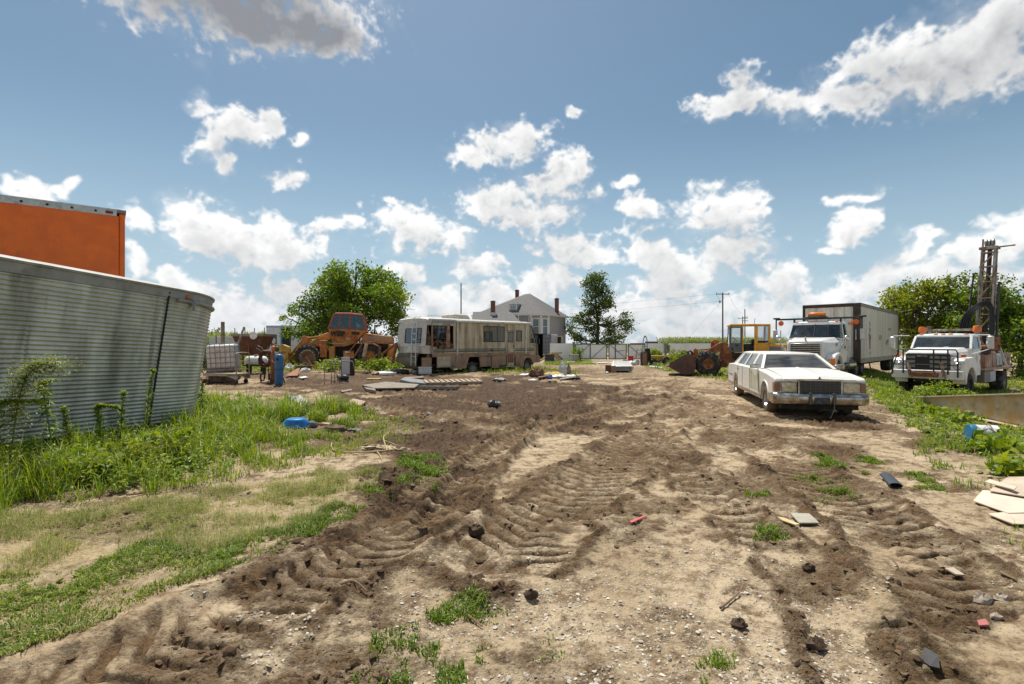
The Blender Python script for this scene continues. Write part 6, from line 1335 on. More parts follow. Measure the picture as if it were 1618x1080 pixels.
# tall weeds in front of the silver trailer
def tall_weed(px, py, top_px, top_py, label, kind, seed, bend=None):
    rng = random.Random(seed); g = G(px, py); D = g.y; top = P(top_px, top_py, D)-g; t = T('tall_weed', label, 'weed', g, 0, 'tall weeds before the silver trailer')
    pts = [Vector((0,0,-.02)), Vector((top.x*.25, .02, top.z*.4)), Vector((top.x*.6, 0, top.z*.75)), Vector(top)]
    if bend: pts += [P(a, b_, D)-g for a, b_ in bend]
    sp = smooth_path([tuple(p) for p in pts], 8); n = len(sp)
    b = B(); b.tube(sp, [.011*(1-.75*i/(n-1)) for i in range(n)], 6); b.build('stem', stem_m, t)
    V, tn = [], []
    def lf(p, d, L, w, droop):
        d = d.normalized(); s = d.cross(Vector((0,0,1))).normalized()*w; m = p+d*L*.5+Vector((0,0,L*.08)); e = p+d*L-Vector((0,0,L*droop)); q = rng.random()
        V.extend([p, m-s, e, m+s]); tn.append(q)
    for i in range(2, n):
        f = i/n
        if kind == 'spike':
            for k in range(9):
                a = rng.random()*6.28; d = Vector((math.cos(a), math.sin(a), .5+rng.random()*.6)); lf(sp[i]+Vector((0,0,rng.uniform(-.02,.02))), d, (.15 if f < .6 else .10)*(1.25-f*.6), .013, .25)
            if f > .55:
                for k in range(5):
                    p = sp[i]+Vector((rng.uniform(-.045,.045), rng.uniform(-.045,.045), rng.uniform(-.03,.03)))
                    for j in range(3): a = rng.random()*6.28; lf(p, Vector((math.cos(a), math.sin(a), .6)), .03, .010, .1)
        elif kind == 'plume':
            if f > .3:
                for k in range(70):
                    p = sp[i]+Vector((rng.gauss(0, .06+.10*f), rng.gauss(0, .08), rng.gauss(-.03, .07))); a = rng.random()*6.28; lf(p, Vector((math.cos(a), math.sin(a), rng.uniform(-.3,.9))), .055, .008, .2)
            for k in range(6): a = rng.random()*6.28; lf(sp[i], Vector((math.cos(a), math.sin(a), .4)), .13, .012, .35)
        else:
            for k in range(5): a = rng.random()*6.28; lf(sp[i], Vector((math.cos(a), math.sin(a), .35)), .16*(1.2-f*.6), .018, .4)
    np_mesh('leaves', np.array([tuple(v) for v in V]), np.arange(len(V)).reshape(-1, 4), leaf_fresh if kind != 'plume' else leaf_yel, [('tint','FACE',np.array(tn))], parent=t)
tall_weed(10, 765, 40, 600, 'feathery bent weed, tallest of all, at the left edge', 'plume', 1, [(60,578),(88,575)])
tall_weed(-8, 770, 2, 640, 'weed reaching in sideways from the left edge with a long drooping tip', 'spike', 2, [(30,636),(68,637)])
tall_weed(82, 748, 70, 625, 'thin nodding weed beside the feathery one', 'leafy', 3, [(68,608),(82,601)])
tall_weed(112, 740, 100, 645, 'short upright spiky weed left of the middle of the trailer', 'spike', 4)
tall_weed(158, 728, 156, 645, 'hooked spiky weed bending to the right below the trailer seam', 'spike', 5, [(165,642),(185,645)])
tall_weed(188, 718, 196, 620, 'spiky weed with a bushy tip left of the trailer seam', 'spike', 6)
tall_weed(228, 703, 242, 585, 'tall dark spiky weed in front of the trailer seam', 'spike', 7)
tall_weed(318, 676, 320, 607, 'small leafy weed at the corner of the trailer nose', 'leafy', 8)
tall_weed(45, 780, 50, 690, 'broad leafy weed low at the left edge', 'leafy', 9)
for i, (px, py) in enumerate(((30,755),(75,770),(130,745),(185,740),(245,725),(290,712),(10,740),(105,762),(160,765),(215,748),(55,735),(330,690),(270,735),(145,720))):
    bush(px, py, 0, .62, .40, leaf_fresh if i % 3 else leaf_yel, 'leafy weed clump in the tall grass beside the silver trailer', n_tw=420, per=9, size=.045, spread=.06, seed=70+i, name='weed_clump', cat='weed', group='weed clumps in the grass by the silver trailer')
# ------------------------------------------------------------------ corn beyond the fences: countless stalks
def corn(name, x0, x1, y0, y1, hgt, step, seed):
    rng = np.random.default_rng(seed); xs, ys = np.meshgrid(np.arange(x0, x1, step), np.arange(y0, y1, .76)); x = xs.ravel()+rng.normal(0, .06, xs.size); y = ys.ravel()+rng.normal(0, .05, xs.size)
    k = np.abs(x) < 1.2*y+5; x, y = x[k], y[k]; n = len(x); z = macro(x, y); h = hgt*(.88+.2*rng.random(n)); V, Fi, tn = [], [], []; o = 0
    def add(a, b_, c, t_):
        nonlocal o
        V.append(np.stack([a, b_, c], 1).reshape(-1, 3)); Fi.append(np.arange(n*3).reshape(-1, 3)+o); tn.append(t_); o += n*3
    for w in ((.03,0),(0,.03)): add(np.c_[x-w[0], y-w[1], z], np.c_[x+w[0], y+w[1], z], np.c_[x, y, z+h], .45+.2*rng.random(n))
    for L in range(9):
        a = rng.random(n)*6.28; zz = z+h*(.25+.68*(L+rng.random(n)*.6)/9); l = .55+.25*rng.random(n); c, s = np.cos(a), np.sin(a); up = .25+.3*rng.random(n)
        m = np.c_[x+c*l*.5, y+s*l*.5, zz+up*.8]; t_ = np.clip(.25+.6*rng.random(n)+.02*L, 0, 1); p = np.c_[x, y, zz]; q = np.c_[-s, c, np.zeros(n)]*.05
        add(p-q*.6, p+q*.6, m+q, t_); add(p-q*.6, m+q, m-q, t_); add(m-q, m+q, np.c_[x+c*l, y+s*l, zz+up*.45], t_)
    for k_ in range(2): a = rng.random(n)*6.28; add(np.c_[x-.03, y, z+h*.95], np.c_[x+.03, y, z+h*.95], np.c_[x+np.cos(a)*.12, y+np.sin(a)*.12, z+h*1.09], np.full(n, .98))
    tag(np_mesh(name, np.concatenate(V), np.concatenate(Fi), leaf_corn, [('tint','FACE',np.concatenate(tn))]), 'tall green corn standing in rows beyond the fence', 'corn', kind='stuff')
leaf_corn = leaf('corn_leaf', (.045,.09,.018), (.12,.20,.03), (.30,.32,.10), .35)
corn('corn_field', -62, -17.2, 47.5, 56, 2.55, .24, 5); corn('corn_field', 27, 48, 88, 96, 2.6, .24, 6)
# ------------------------------------------------------------------ farmhouse
def farmhouse():
    t = T('farmhouse', 'grey two storey farmhouse with a hipped roof and brick chimneys behind the motorhome', 'house', (0, 0, 0))
    wall_m = M('grey_siding', (.40,.385,.395), .7, col2=(.45,.435,.44), amt=.4, scale=.6, var=.05); trim_m = M('white_trim', (.72,.72,.70), .5, var=.05)
    roof_m = M('grey_shingle', (.10,.10,.098), .85, col2=(.165,.16,.15), amt=.5, scale=5, soft=.25, col3=(.065,.065,.065), amt3=.4, scale3=9, stretch3=(.4,.4,2), var=.2, bump=.5, bscale=14)
    brick_m = M('red_brick', (.24,.09,.055), .85, col2=(.16,.06,.04), amt=.5, scale=8, bump=.3); gl_ = M('house_window_glass', (.10,.15,.14), .08, 0, var=.1, spec=.8)
    pl = [(-5.2,73.4),(2.6,70.0),(3.95,69.75),(5.05,70.5),(8.1,77.3),(.5,80.8)]; ev = 5.75
    b = B(); b.loft([[(x,y,0) for x, y in pl],[(x,y,ev) for x, y in pl]]); w = b.build('wall', wall_m, t, smooth=False)
    b = B(); n = 44                                                    # lap siding: thin shadow lines stand proud of the wall
    cx, cy = 1.8, 75.2
    for i in range(1, n):
        z = i*ev/n; o = [(x+(x-cx)*.0016, y+(y-cy)*.0016) for x, y in pl]; i_ = [(x-(x-cx)*.001, y-(y-cy)*.001) for x, y in pl]
        for k in range(4): b.add([(*i_[k],z+.02),(*i_[k+1],z+.02),(*o[k+1],z-.01),(*o[k],z-.01)], [(0,1,2,3)])
    b.build('siding_lines', M('siding_edge', (.33,.32,.325), .8), t, smooth=False)
    ou = [(cx+(x-cx)*1.09, cy+(y-cy)*1.09) for x, y in pl]; ap = (2.62, 75.2, 9.05); ap2 = (1.9, 76.0, 9.05)
    b = B(); nn = len(ou); vs = [(x,y,ev-.02) for x, y in ou]+[ap, ap2]; b.add(vs, [(0,1,6,7),(1,2,6),(2,3,6),(3,4,7,6),(4,5,7),(5,0,7)]); rf = b.build('roof', roof_m, t, smooth=False)
    def chimney(x, y, z0, z1, w=.62):
        q = B(); q.bb(x-w/2,x+w/2,y-w/2,y+w/2,z0,z1-.18); q.bb(x-w/2-.05,x+w/2+.05,y-w/2-.05,y+w/2+.05,z1-.18,z1-.08); q.bb(x-w/2+.08,x+w/2-.08,y-w/2+.08,y+w/2-.08,z1-.08,z1); c = q.build('chimney', brick_m, rf)
    chimney(.76, 76.5, 7.4, 9.75, .58); chimney(6.5, 74.3, 6.2, 8.3, .56)
    b = B(); b.loft([[(cx+(x-cx)*1.092, cy+(y-cy)*1.092, ev-.20) for x, y in pl],[(cx+(x-cx)*1.092, cy+(y-cy)*1.092, ev-.03) for x, y in pl]]); b.build('eave', trim_m, t, smooth=False)
    for (x, y) in (pl[1], pl[2], pl[3]):
        b = B(); b.bb(x-.12,x+.12,y-.12,y+.10,0,ev-.2); b.build('corner_trim', trim_m, t)
    for (p, q_) in ((pl[1],pl[2]),(pl[2],pl[3])):
        p = Vector((*p,0)); q_ = Vector((*q_,0)); d = (q_-p).normalized(); nr = Vector((d.y,-d.x,0)); c = (p+q_)/2; ww = .38
        f = B(); z0, z1 = 3.05, 5.05; yaw = math.atan2(d.y, d.x)
        for s in (-1,1): f.box(c+d*s*(ww+.07)+nr*.04+Vector((0,0,(z0+z1)/2)), (.14,.10,z1-z0+.28), (0,0,yaw))
        for z in (z0-.07, z1+.07): f.box(c+nr*.04+Vector((0,0,z)), (2*ww,.10,.14), (0,0,yaw))
        f = f.build('window', trim_m, t); g = B(); g.box(c+nr*.012+Vector((0,0,(z0+z1)/2)), (2*ww,.02,z1-z0), (0,0,yaw)); g.build('pane', gl_, f); g = B(); g.box(c+nr*.03+Vector((0,0,(z0+z1)/2)), (2*ww,.05,.06), (0,0,yaw)); g.build('sash_bar', trim_m, f)
    # dormer on the front slope
    d = B(); d.bb(-.62,.62,-.0,2.6,0,.86); M4 = Matrix.Translation((.12,71.75,6.35)) @ Matrix.Rotation(-.41,4,'Z'); d.v = [tuple(M4 @ Vector(v)) for v in d.v]; d = d.build('dormer', wall_m, t)
    g = B(); g.bb(-.75,.75,-.15,2.7,.86,.98); g.bb(-.62,-.48,-.03,.0,.0,.86); g.bb(.48,.62,-.03,0,0,.86); g.v = [tuple(M4 @ Vector(v)) for v in g.v]; g.build('dormer_roof', trim_m, d)
    g = B()
    for a in (-.36,-.03,.30): g.bb(a,a+.07,-.05,.0,.16,.72)
    for a in (.16,.42,.66): g.bb(-.36,.37,-.048,.0,a,a+.06)
    g.v = [tuple(M4 @ Vector(v)) for v in g.v]; g.build('dormer_window', trim_m, d); g = B(); g.bb(-.3,.3,-.015,.0,.2,.7); g.v = [tuple(M4 @ Vector(v)) for v in g.v]; g.build('dormer_pane', gl_, d)
    # lower wing with a gabled roof
    b = B(); x0, x1, y0, y1, e, r = -5.0, .75, 66.2, 72.5, 4.45, 6.0; b.bb(x0,x1,y0,y1,0,e); b.prism([(y0,e),(y1,e),((y0+y1)/2-.2,r-.15)], 'x', x0, x0+.1); b.build('wing_wall', wall_m, t, smooth=False)
    b = B(); ym = (y0+y1)/2-.2
    b.loft([[(x0-.25,y0-.35,e-.08),(x0-.25,ym,r),(x0-.25,y1+.3,e-.08)],[(x1+.5,y0-.35,e-.08),(x1-.9,ym,r),(x1-.6,y1+.3,e-.08)]], cap=False, closed=False); wr = b.build('wing_roof', roof_m, t, smooth=False)
    so = wr.modifiers.new('thick','SOLIDIFY'); so.thickness = .1
    rf = wr; chimney(-2.55, 68.6, 5.4, 7.45, .6)
    b = B(); b.bb(-2.95,-2.15,68.05,68.25,5.3,5.85); b.build('chimney_flashing', M('pale_flashing', (.55,.56,.57), .4, .3), t)
    b = B(); b.box((x1+.1,66.0,5.0),(.08,.08,.9)); b.tube([(2.45,69.75,ev-.1),(2.3,69.8,5.3),(2.3,69.85,0)], .06, 6); b.build('downpipe', trim_m, t)
farmhouse()
# shipping container with its door ajar, slab and open cabinet before the house
def container():
    cm = M('dark_container_paint', (.045,.055,.075), .6, col2=(.10,.11,.12), amt=.4, scale=2); x0, x1, y, y1, z1 = 2.1, 4.0, 58.0, 64.0, 2.85
    t = T('shipping_container', 'dark blue shipping container with a door standing open before the house', 'container', ((x0+x1)/2, y, 0))
    o = (x0+x1)/2; a, b_ = x0-o, x1-o; b = B(); b.bb(a,a+.06,0,6,.12,z1); b.bb(b_-.06,b_,0,6,.12,z1); b.bb(a,b_,0,6,z1-.06,z1); b.bb(a,b_,0,6,.06,.16); b.bb(a,b_,5.9,6,.1,z1)
    for i in range(6): b.bb(a+.1+i*.3,a+.16+i*.3,5.7,5.9,.2,z1-.1)
    b.build('container_body', cm, t); b = B()
    for i in range(7): b.bb(a+.08+i*.12,a+.13+i*.12,.25,.3,.2,z1-.15)
    b.build('stored_planks', M('pale_blue_planks', (.16,.18,.20), .7), t)
    d = B(); d.bb(0,.06,-1.2,0,.18,z1-.08); M4 = Matrix.Translation((b_-.5,-.02,0)) @ Matrix.Rotation(.75,4,'Z'); d.v = [tuple(M4 @ Vector(v)) for v in d.v]; d = d.build('door', M('blue_grey_door', (.13,.15,.19), .6, col2=(.22,.23,.25), amt=.4, scale=3), t)
    g = B()
    for i in range(6): g.bb(-.05,0,-1.15,-.05,.35+i*.42,.42+i*.42)
    for q in (-.3,-.85): g.bb(-.09,-.05,q-.03,q+.03,.2,z1-.1)
    g.v = [tuple(M4 @ Vector(v)) for v in g.v]; g.build('lock_bar', M('grey_bar', (.25,.26,.28), .5), d)
container()
def box_thing(name, label, cat, g, parts, yaw=0, group=None):
    t = T(name, label, cat, g, yaw, group)
    for nm, mt_, fn, bv in parts: b = B(); fn(b); b.build(nm, mt_, t, bevel=bv)
    return t
box_thing('wall_slab', 'pale blank slab standing beside the open container', 'slab', GD(875.5,57.5), [('panel', M('pale_slab', (.55,.56,.60), .6, col2=(.45,.45,.48), amt=.4, scale=2), lambda b: b.bb(-.36,.36,0,.2,0,2.75), .03), ('edge_strip', white_m, lambda b: b.bb(-.40,-.362,-.02,.2,0,2.75), 0)])
box_thing('open_cabinet', 'brown open backed cabinet standing next to the pale slab', 'cabinet', GD(884.5,57), [('side_panel', M('grey_cabinet', (.34,.33,.31), .6), lambda b: (b.bb(-.36,-.26,0,.7,0,2.45), b.bb(.16,.34,0,.7,0,2.45), b.bb(-.36,.34,0,.7,2.45,2.55)), 0), ('back_panel', M('brown_back', (.10,.065,.045), .8), lambda b: b.bb(-.26,.16,.6,.66,0,2.45), 0)])
# ------------------------------------------------------------------ white fence and gate
fen = M('white_vinyl', (.84,.85,.87), .5, col2=(.74,.75,.76), amt=.4, scale=.8, var=.03); post_m = M('grey_post', (.20,.20,.20), .7, col2=(.12,.11,.1), amt=.4, scale=6); ironm = M('dark_iron', (.07,.07,.072), .6, .2, col2=(.16,.10,.06), amt=.35, scale=5)
def fx(px, D=50.): return (px-CX)/F*D
FY = 50.0
def fence_run(px0, px1, label, h=1.68, z0=.12):
    a, b_ = fx(px0), fx(px1); t = T('panel_fence', label, 'fence', ((a+b_)/2, FY, 0)); w = b_-a; n = max(1, round(w/2.4))
    for i in range(n):
        b = B(); x0 = -w/2+i*w/n; b.bb(x0+.03,x0+w/n-.03,0,.05,z0,h)
        b.build('panel', fen, t); r = B(); r.bb(x0,x0+w/n,-.03,.08,h,h+.06); r.bb(x0,x0+w/n,-.02,.07,z0-.06,z0); r.build('rail', fen, t); q = B(); q.bb(x0-.05,x0+.05,-.04,.09,0,h+.08); q.build('fence_post', fen, t)
fence_run(1058, 1330, 'long white panel fence running behind the amber loader'); fence_run(870, 904, 'short white panel fence left of the gate')
fence_run(1021, 1049, 'short white panel fence between the gate and the tall grey post')
def gate_leaf(px0, px1, label, diags, stiles, h=1.66, z0=.22):
    a, b_ = fx(px0), fx(px1); w = b_-a; t = T('yard_gate', label, 'gate', ((a+b_)/2, FY-.02, 0)); b = B(); b.bb(-w/2,w/2,0,.03,z0,h); b.build('sheet', fen, t)
    f = B(); f.bb(-w/2,w/2,-.05,-.005,h-.05,h); f.bb(-w/2,w/2,-.05,-.005,z0-.02,z0+.05)
    f.bb(-w/2,-w/2+.07,-.05,-.005,z0,h); f.bb(w/2-.07,w/2,-.05,-.005,z0,h); f.build('gate_frame', ironm, t)
    for s in stiles:
        g = B(); x = fx(s)-(a+b_)/2; g.bb(x-.04,x+.04,-.05,-.005,z0+.05,h-.05); g.build('stile', ironm, t)
    for (p0, z_0, p1, z_1) in diags:
        g = B(); g.beam((fx(p0)-(a+b_)/2,-.03,z_0),(fx(p1)-(a+b_)/2,-.03,z_1),.03,.07,up=(0,1,0)); g.build('brace', ironm, t)
gate_leaf(908.5, 959, 'left white gate leaf with two dark diagonal braces', [(914,.5,931,1.6),(935,.3,958,1.6)], (932.5,))
gate_leaf(961.5, 990, 'right white gate leaf with a brace falling to the right', [(963,1.6,989,.3),(972,.95,987,1.05)], (972,))
gate_leaf(992, 1019.5, 'white gate panel right of the double gate with one brace', [(993,1.6,1016,.3)], ())
def post(px, D, py_top, label, w=.2, mt_=post_m, cap=True, group=None):
    g = GD(px, D); h = EYE+(HZ-py_top)/F*D-g.z; t = T('fence_post', label, 'post', g, 0, group); b = B(); b.bb(-w/2,w/2,-w/2,w/2,-.1,h); b.build('post_shaft', mt_, t, bevel=.02)
    if cap: b = B(); b.bb(-w/2-.03,w/2+.03,-w/2-.03,w/2+.03,h,h+.06); b.build('post_cap', mt_, t, bevel=.015)
post(906.5, 49.6, 541, 'thick grey gate post beside the concrete block', .22); post(1051.5, 49.5, 543, 'tall grey post at the right end of the gate run', .2); post(1057.5, 49.4, 546, 'thinner grey post just right of the tall grey post', .1)
# left hand fence before the corn
g0 = GD(360, 44); t = T('panel_fence', 'pale sheet fence in front of the corn behind the white tank', 'fence', g0); b = B(); b.bb(-1.6,1.2,0,.05,.3,2.05); b.build('panel', M('pale_teal_sheet', (.42,.50,.48), .55, col2=(.5,.53,.5), amt=.4, scale=1.2), t)
b = B(); b.bb(-1.6,1.2,-.05,.07,2.05,2.12); b.bb(-1.6,1.2,-.04,-.002,.32,.42); b.build('rail', white_m, t)
post(352, 30, 508, 'weathered wooden post rising above the white caged tank', .16, wood_m, False)
post(341.5, 33, 529, 'thin grey stake left of the weathered post', .07, wood_m, False)
for i, (px, top) in enumerate(((371,520),(379,521),(387,519),(394,521),(402,520),(405,518),(418,519),(429,516),(438,517))): post(px, 46.5, top-2, 'thin stake standing in the corn', .07, wood_m, False, 'stakes along the corn') if i % 2 == 0 else None
t = T('steel_pipe', 'grey pipe leaning up to the right behind the white caged tank', 'pipe', GD(376, 25.5)); b = B(); p0, p1 = P(374,548,25.5)-t.location, P(386,516,25.5)-t.location; b.tube([Vector((-.35,.2,0)), p0, p1], .055, 8); b.build('pipe_body', steel_m, t)
# poles and wires
def pole(px, D, py_top, label, arm=None, r=.15, ins=True, name='utility_pole', tr=0):
    g = GD(px, D); h = EYE+(HZ-py_top)/F*D-g.z; t = T(name, label, 'utility pole', g); b = B(); b.cyl((0,0,-.3),(0,0,h),r,r*.7,10); b.build('pole_shaft', M('pole_wood', (.13,.115,.10), .9, col2=(.08,.07,.06), amt=.4, scale=4), t)
    if arm:
        for w, dz in arm:
            b = B(); b.bb(-w/2,w/2,-.06,.06,h-dz-.07,h-dz+.07); b.build('crossarm', wood_m, t)
            for x in (-w/2+.1, w/2-.1): b = B(); b.cyl((x,0,h-dz+.07),(x,0,h-dz+.27),.06,n=8); b.build('insulator', steel_m, t)
    return t, h
p1, h1 = pole(1142, 88, 462, 'nearest utility pole with a single crossarm behind the amber loader', [(2.3,.25)])
b = B(); b.bb(-.75,-.05,-.05,.05,h1-1.5,h1-1.4); b.cyl((-.6,-.2,h1-1.8),(-.6,-.2,h1-1.4),.12); b.build('pole_switch', steel_m, p1); b = B(); b.tube([(-1.05,0,h1-.4),(-.7,-.1,h1-1.0),(-.25,-.1,h1-1.9)], .02, 5); b.build('drop_lead', black_m, p1)
pole(1173.5, 150, 501, 'short far utility pole with one crossarm left of its taller neighbour', [(2.8,.3)], .16); pole(1177, 140, 488, 'far utility pole with two short crossarms', [(1.6,2.2),(1.6,3.2)], .17)
pole(728.5, 60, 447, 'bare thin pole rising behind the motorhome roof', None, .09, name='bare_pole')
wire_m = M('cable_grey', (.10,.10,.11), .6)
for i, (a, b_, lab) in enumerate(((Vector((36,88,10.3)), Vector((-38,140,9.4)), 'upper cable strung from the nearest utility pole across the tree'),(Vector((36,88,9.0)), Vector((-40,140,7.6)), 'lower cable strung from the nearest utility pole across the tree'),(Vector((37.2,88,10.3)), Vector((63,140,10.0)), 'slack cable between the nearest and the far utility poles'),(Vector((36.2,88,9.2)), Vector((27,84,.5)), 'guy wire slanting down from the nearest utility pole'))):
    sag = .9 if i < 3 else .0; pts = [a.lerp(b_, k/14)-Vector((0,0,sag*4*(k/14)*(1-k/14))) for k in range(15)]; b = B(); b.tube(pts, .013, 5); tag(b.build('power_cable', wire_m), lab, 'cable')
# far red truck roof and van over the fence
def far_truck():
    t = T('red_truck', 'dark red truck roof showing above the white fence beside the hoop of the yellow machine', 'truck', GD(1018, 62)); b = B(); b.bb(-1.5,.0,-1,1,.6,1.78); b.build('body', M('dull_red_paint', (.20,.05,.05), .5), t, bevel=.05)
    b = B(); b.bb(.3,1.5,-1,1,1.88,1.98); b.build('roof', M('dark_red_paint', (.28,.03,.05), .4), t, bevel=.04); b = B(); b.bb(.35,1.4,-.95,.95,1.5,1.88); b.build('cab_glass', M('dark_cab_glass', (.05,.06,.07), .1), t)
    b = B(); b.bb(.05,1.5,-1,1,.6,1.5); b.build('cab', M('dull_red_cab', (.22,.05,.05), .5), t, bevel=.05)
    for x in (-1.0, 1.0):
        for y, s in ((.95,1),(-.95,-1)): wheel(t, (x,y,.45), .45, .3, tyre_m, steel_m, side=s)
far_truck()
# ------------------------------------------------------------------ things lying about the yard
def rel(t, px, py, D): return P(px, py, D)-t.location
def slab(name, label, cat, pix, th, mat, lifts=0., group=None, part='board', bevel=0):
    """flat sheet lying on the ground; pix are its corners as seen on the ground"""
    pts = [GS(a, b) for a, b in pix]; lf = lifts if isinstance(lifts, (list, tuple)) else [lifts]*len(pts)
    c = sum(pts, Vector())/len(pts); zmax = max(p.z for p in pts)-.5*(max(p.z for p in pts)-c.z); b = B(); n = len(pts)
    lo = [Vector((p.x-c.x, p.y-c.y, zmax-c.z+l+.004)) for p, l in zip(pts, lf)]; hi = [p+Vector((0,0,th)) for p in lo]; b.loft([lo, hi]); o = b.build(name, mat, None, bevel=bevel, smooth=False); o.location = c
    return tag(o, label, cat, group)
def stick(name, label, cat, pix, r, mat, z=.01, group=None, D=None):
    pts = [GS(a, b, r*.6+z) for a, b in pix]; c = pts[0].copy(); b = B(); sp = smooth_path([tuple(p-c) for p in pts], 4); n = len(sp); b.tube(sp, [r*(1-.5*i/(n-1)) for i in range(n)], 6); o = b.build(name, mat); o.location = c; return tag(o, label, cat, group)
def lump(name, label, cat, px, py, w, d, h, mat, seed=0, group=None, z=0, rough=.35):
    rr = random.Random(seed); g = GS(px, py, z); b = B(); b.sphere((0,0,h*.4), 1, 12, 8, sc=(w/2,d/2,h*.6)); b.v = [(x*(1+rr.uniform(-rough,rough)), y*(1+rr.uniform(-rough,rough)), max(zz*(1+rr.uniform(-rough,rough)), -.01)) for x, y, zz in b.v]; o = b.build(name, mat, ang=60); o.location = g; return tag(o, label, cat, group)
plastic_w = M('white_plastic', (.66,.67,.66), .4, col2=(.45,.44,.38), amt=.36, scale=2.5); blue_m = M('blue_cylinder_paint', (.03,.16,.36), .45, col2=(.06,.12,.2), amt=.36, scale=4, col3=(.25,.2,.15), amt3=.25, scale3=6)
ply = M('pale_plywood', (.44,.36,.27), .8, col2=(.30,.23,.16), amt=.42, scale=2.5, bump=.2); grey_wood = M('grey_wood', (.27,.23,.18), .85, col2=(.18,.15,.12), amt=.45, scale=6, bump=.3)
grey_pl = M('grey_panel', (.22,.22,.22), .5, col2=(.15,.13,.11), amt=.4, scale=4)
# white caged tank on its pallets
def caged_tank():
    D = 22.; g = GD(354, D); z = EYE-(585-HZ)/F*D
    for k in range(2):
        t = T('wooden_pallet', ('upper' if k else 'lower')+' of two stacked pallets under the white caged tank', 'pallet', (g.x, g.y, g.z+k*(z-g.z-.02)/2), .35); hh = (z-g.z-.02)/2; b = B()
        for i in range(5): b.bb(-.58+i*.24,-.40+i*.24,-.5,.5,hh-.03,hh)
        b.build('slat', wood_m, t)
        for y in (-.45,0,.45): b = B(); b.bb(-.58,.58,y-.05,y+.05,0,hh-.03); b.build('bearer', wood_m, t)
    t = T('caged_tank', 'white plastic liquid tank in a grey wire cage beyond the platform cart', 'tank', (g.x, g.y, z), .35, rot=(R(2), R(-3), .30)); W2, D2, H2 = .56, .5, 1.16
    b = B(); b.bb(-W2+.03,W2-.03,-D2+.03,D2-.03,.12,H2-.04); tk = b.build('bottle', plastic_w, t, bevel=.09, seg=3); b = B(); b.cyl((0,0,H2-.05),(0,0,H2+.03),.11); b.build('cap', rust_m, tk)
    b = B(); rr = .013
    for z in (.14,.36,.58,.80,1.02,H2): b.tube([(-W2,-D2,z),(W2,-D2,z),(W2,D2,z),(-W2,D2,z),(-W2,-D2,z)], rr, 5)
    for i in range(7):
        x = -W2+i*2*W2/6; b.tube([(x,-D2,.1),(x,-D2,H2)], rr, 5); b.tube([(x,D2,.1),(x,D2,H2)], rr, 5)
    for i in range(5): y = -D2+i*2*D2/4; b.tube([(W2,y,.1),(W2,y,H2)], rr, 5); b.tube([(-W2,y,.1),(-W2,y,H2)], rr, 5)
    for y in (-.2,.2): b.tube([(-W2,y,H2),(W2,y,H2)], rr, 5)
    b.build('cage', M('galvanised_tube', (.26,.28,.30), .5, .4), t); b = B(); b.bb(-W2,W2,-D2,D2,0,.11); b.build('base_tray', steel_m, t, bevel=.02)
caged_tank()
def platform_cart():
    g = G(362, 606); t = T('platform_cart', 'rusty platform cart with an upright tube handle standing in the mud', 'cart', g, -.22); L0, L1, w = -.95, .72, .36
    b = B(); b.bb(L0,L1,-w,w,.40,.45); b.build('deck', M('worn_deck_wood', (.36,.31,.20), .8, col2=(.22,.17,.11), amt=.4, scale=4), t, bevel=.008)
    b = B(); b.prism([(.1,.40),(.72,.40),(.72,.22),(.5,.24)], 'y', -w, -w+.02); b.prism([(.1,.40),(.72,.40),(.72,.22),(.5,.24)], 'y', w-.02, w); b.bb(L0,L1,-w,-w+.04,.34,.40); b.bb(L0,L1,w-.04,w,.34,.40); b.build('deck_frame', steel_m, t)
    tb = M('tan_tube', (.36,.28,.20), .5, .3, col2=RUST, amt=.42, scale=7); b = B()
    b.tube(smooth_path([(.66,-w,.42),(.64,-w,1.15),(.66,-w+.1,1.28),(.68,w-.1,1.28),(.66,w,1.15),(.66,w,.42)], 4), .022, 7)
    for z in (.62,.95): b.tube([(.65,-w,z),(.66,w,z)], .018, 6)
    b.build('handle', tb, t)
    for x in (L0+.18, L1-.15):
        for y in (-w+.08, w-.08):
            b = B(); b.lathe([(.001,-.025),(.095,-.025),(.105,0),(.095,.025),(.001,.025)], (x,y,.105), 'y', 14); c = b.build('caster', tyre_m, t); b = B(); b.bb(x-.05,x+.05,y-.035,y+.035,.19,.36); b.build('caster_fork', steel_m, c)
platform_cart()
lump('soil_heap', 'rounded brown clod of soil behind the platform cart', 'soil', 357, 599, .8, .5, .42, M('brown_clod', (.12,.08,.05), .95, col2=(.07,.045,.03), amt=.5, scale=6, bump=.6), 3, rough=.15)
slab('rusty_plate', 'rusty flat plate lying at the left end of the platform cart', 'plate', [(318,600),(334,599),(336,604),(320,606)], .12, rust_m)
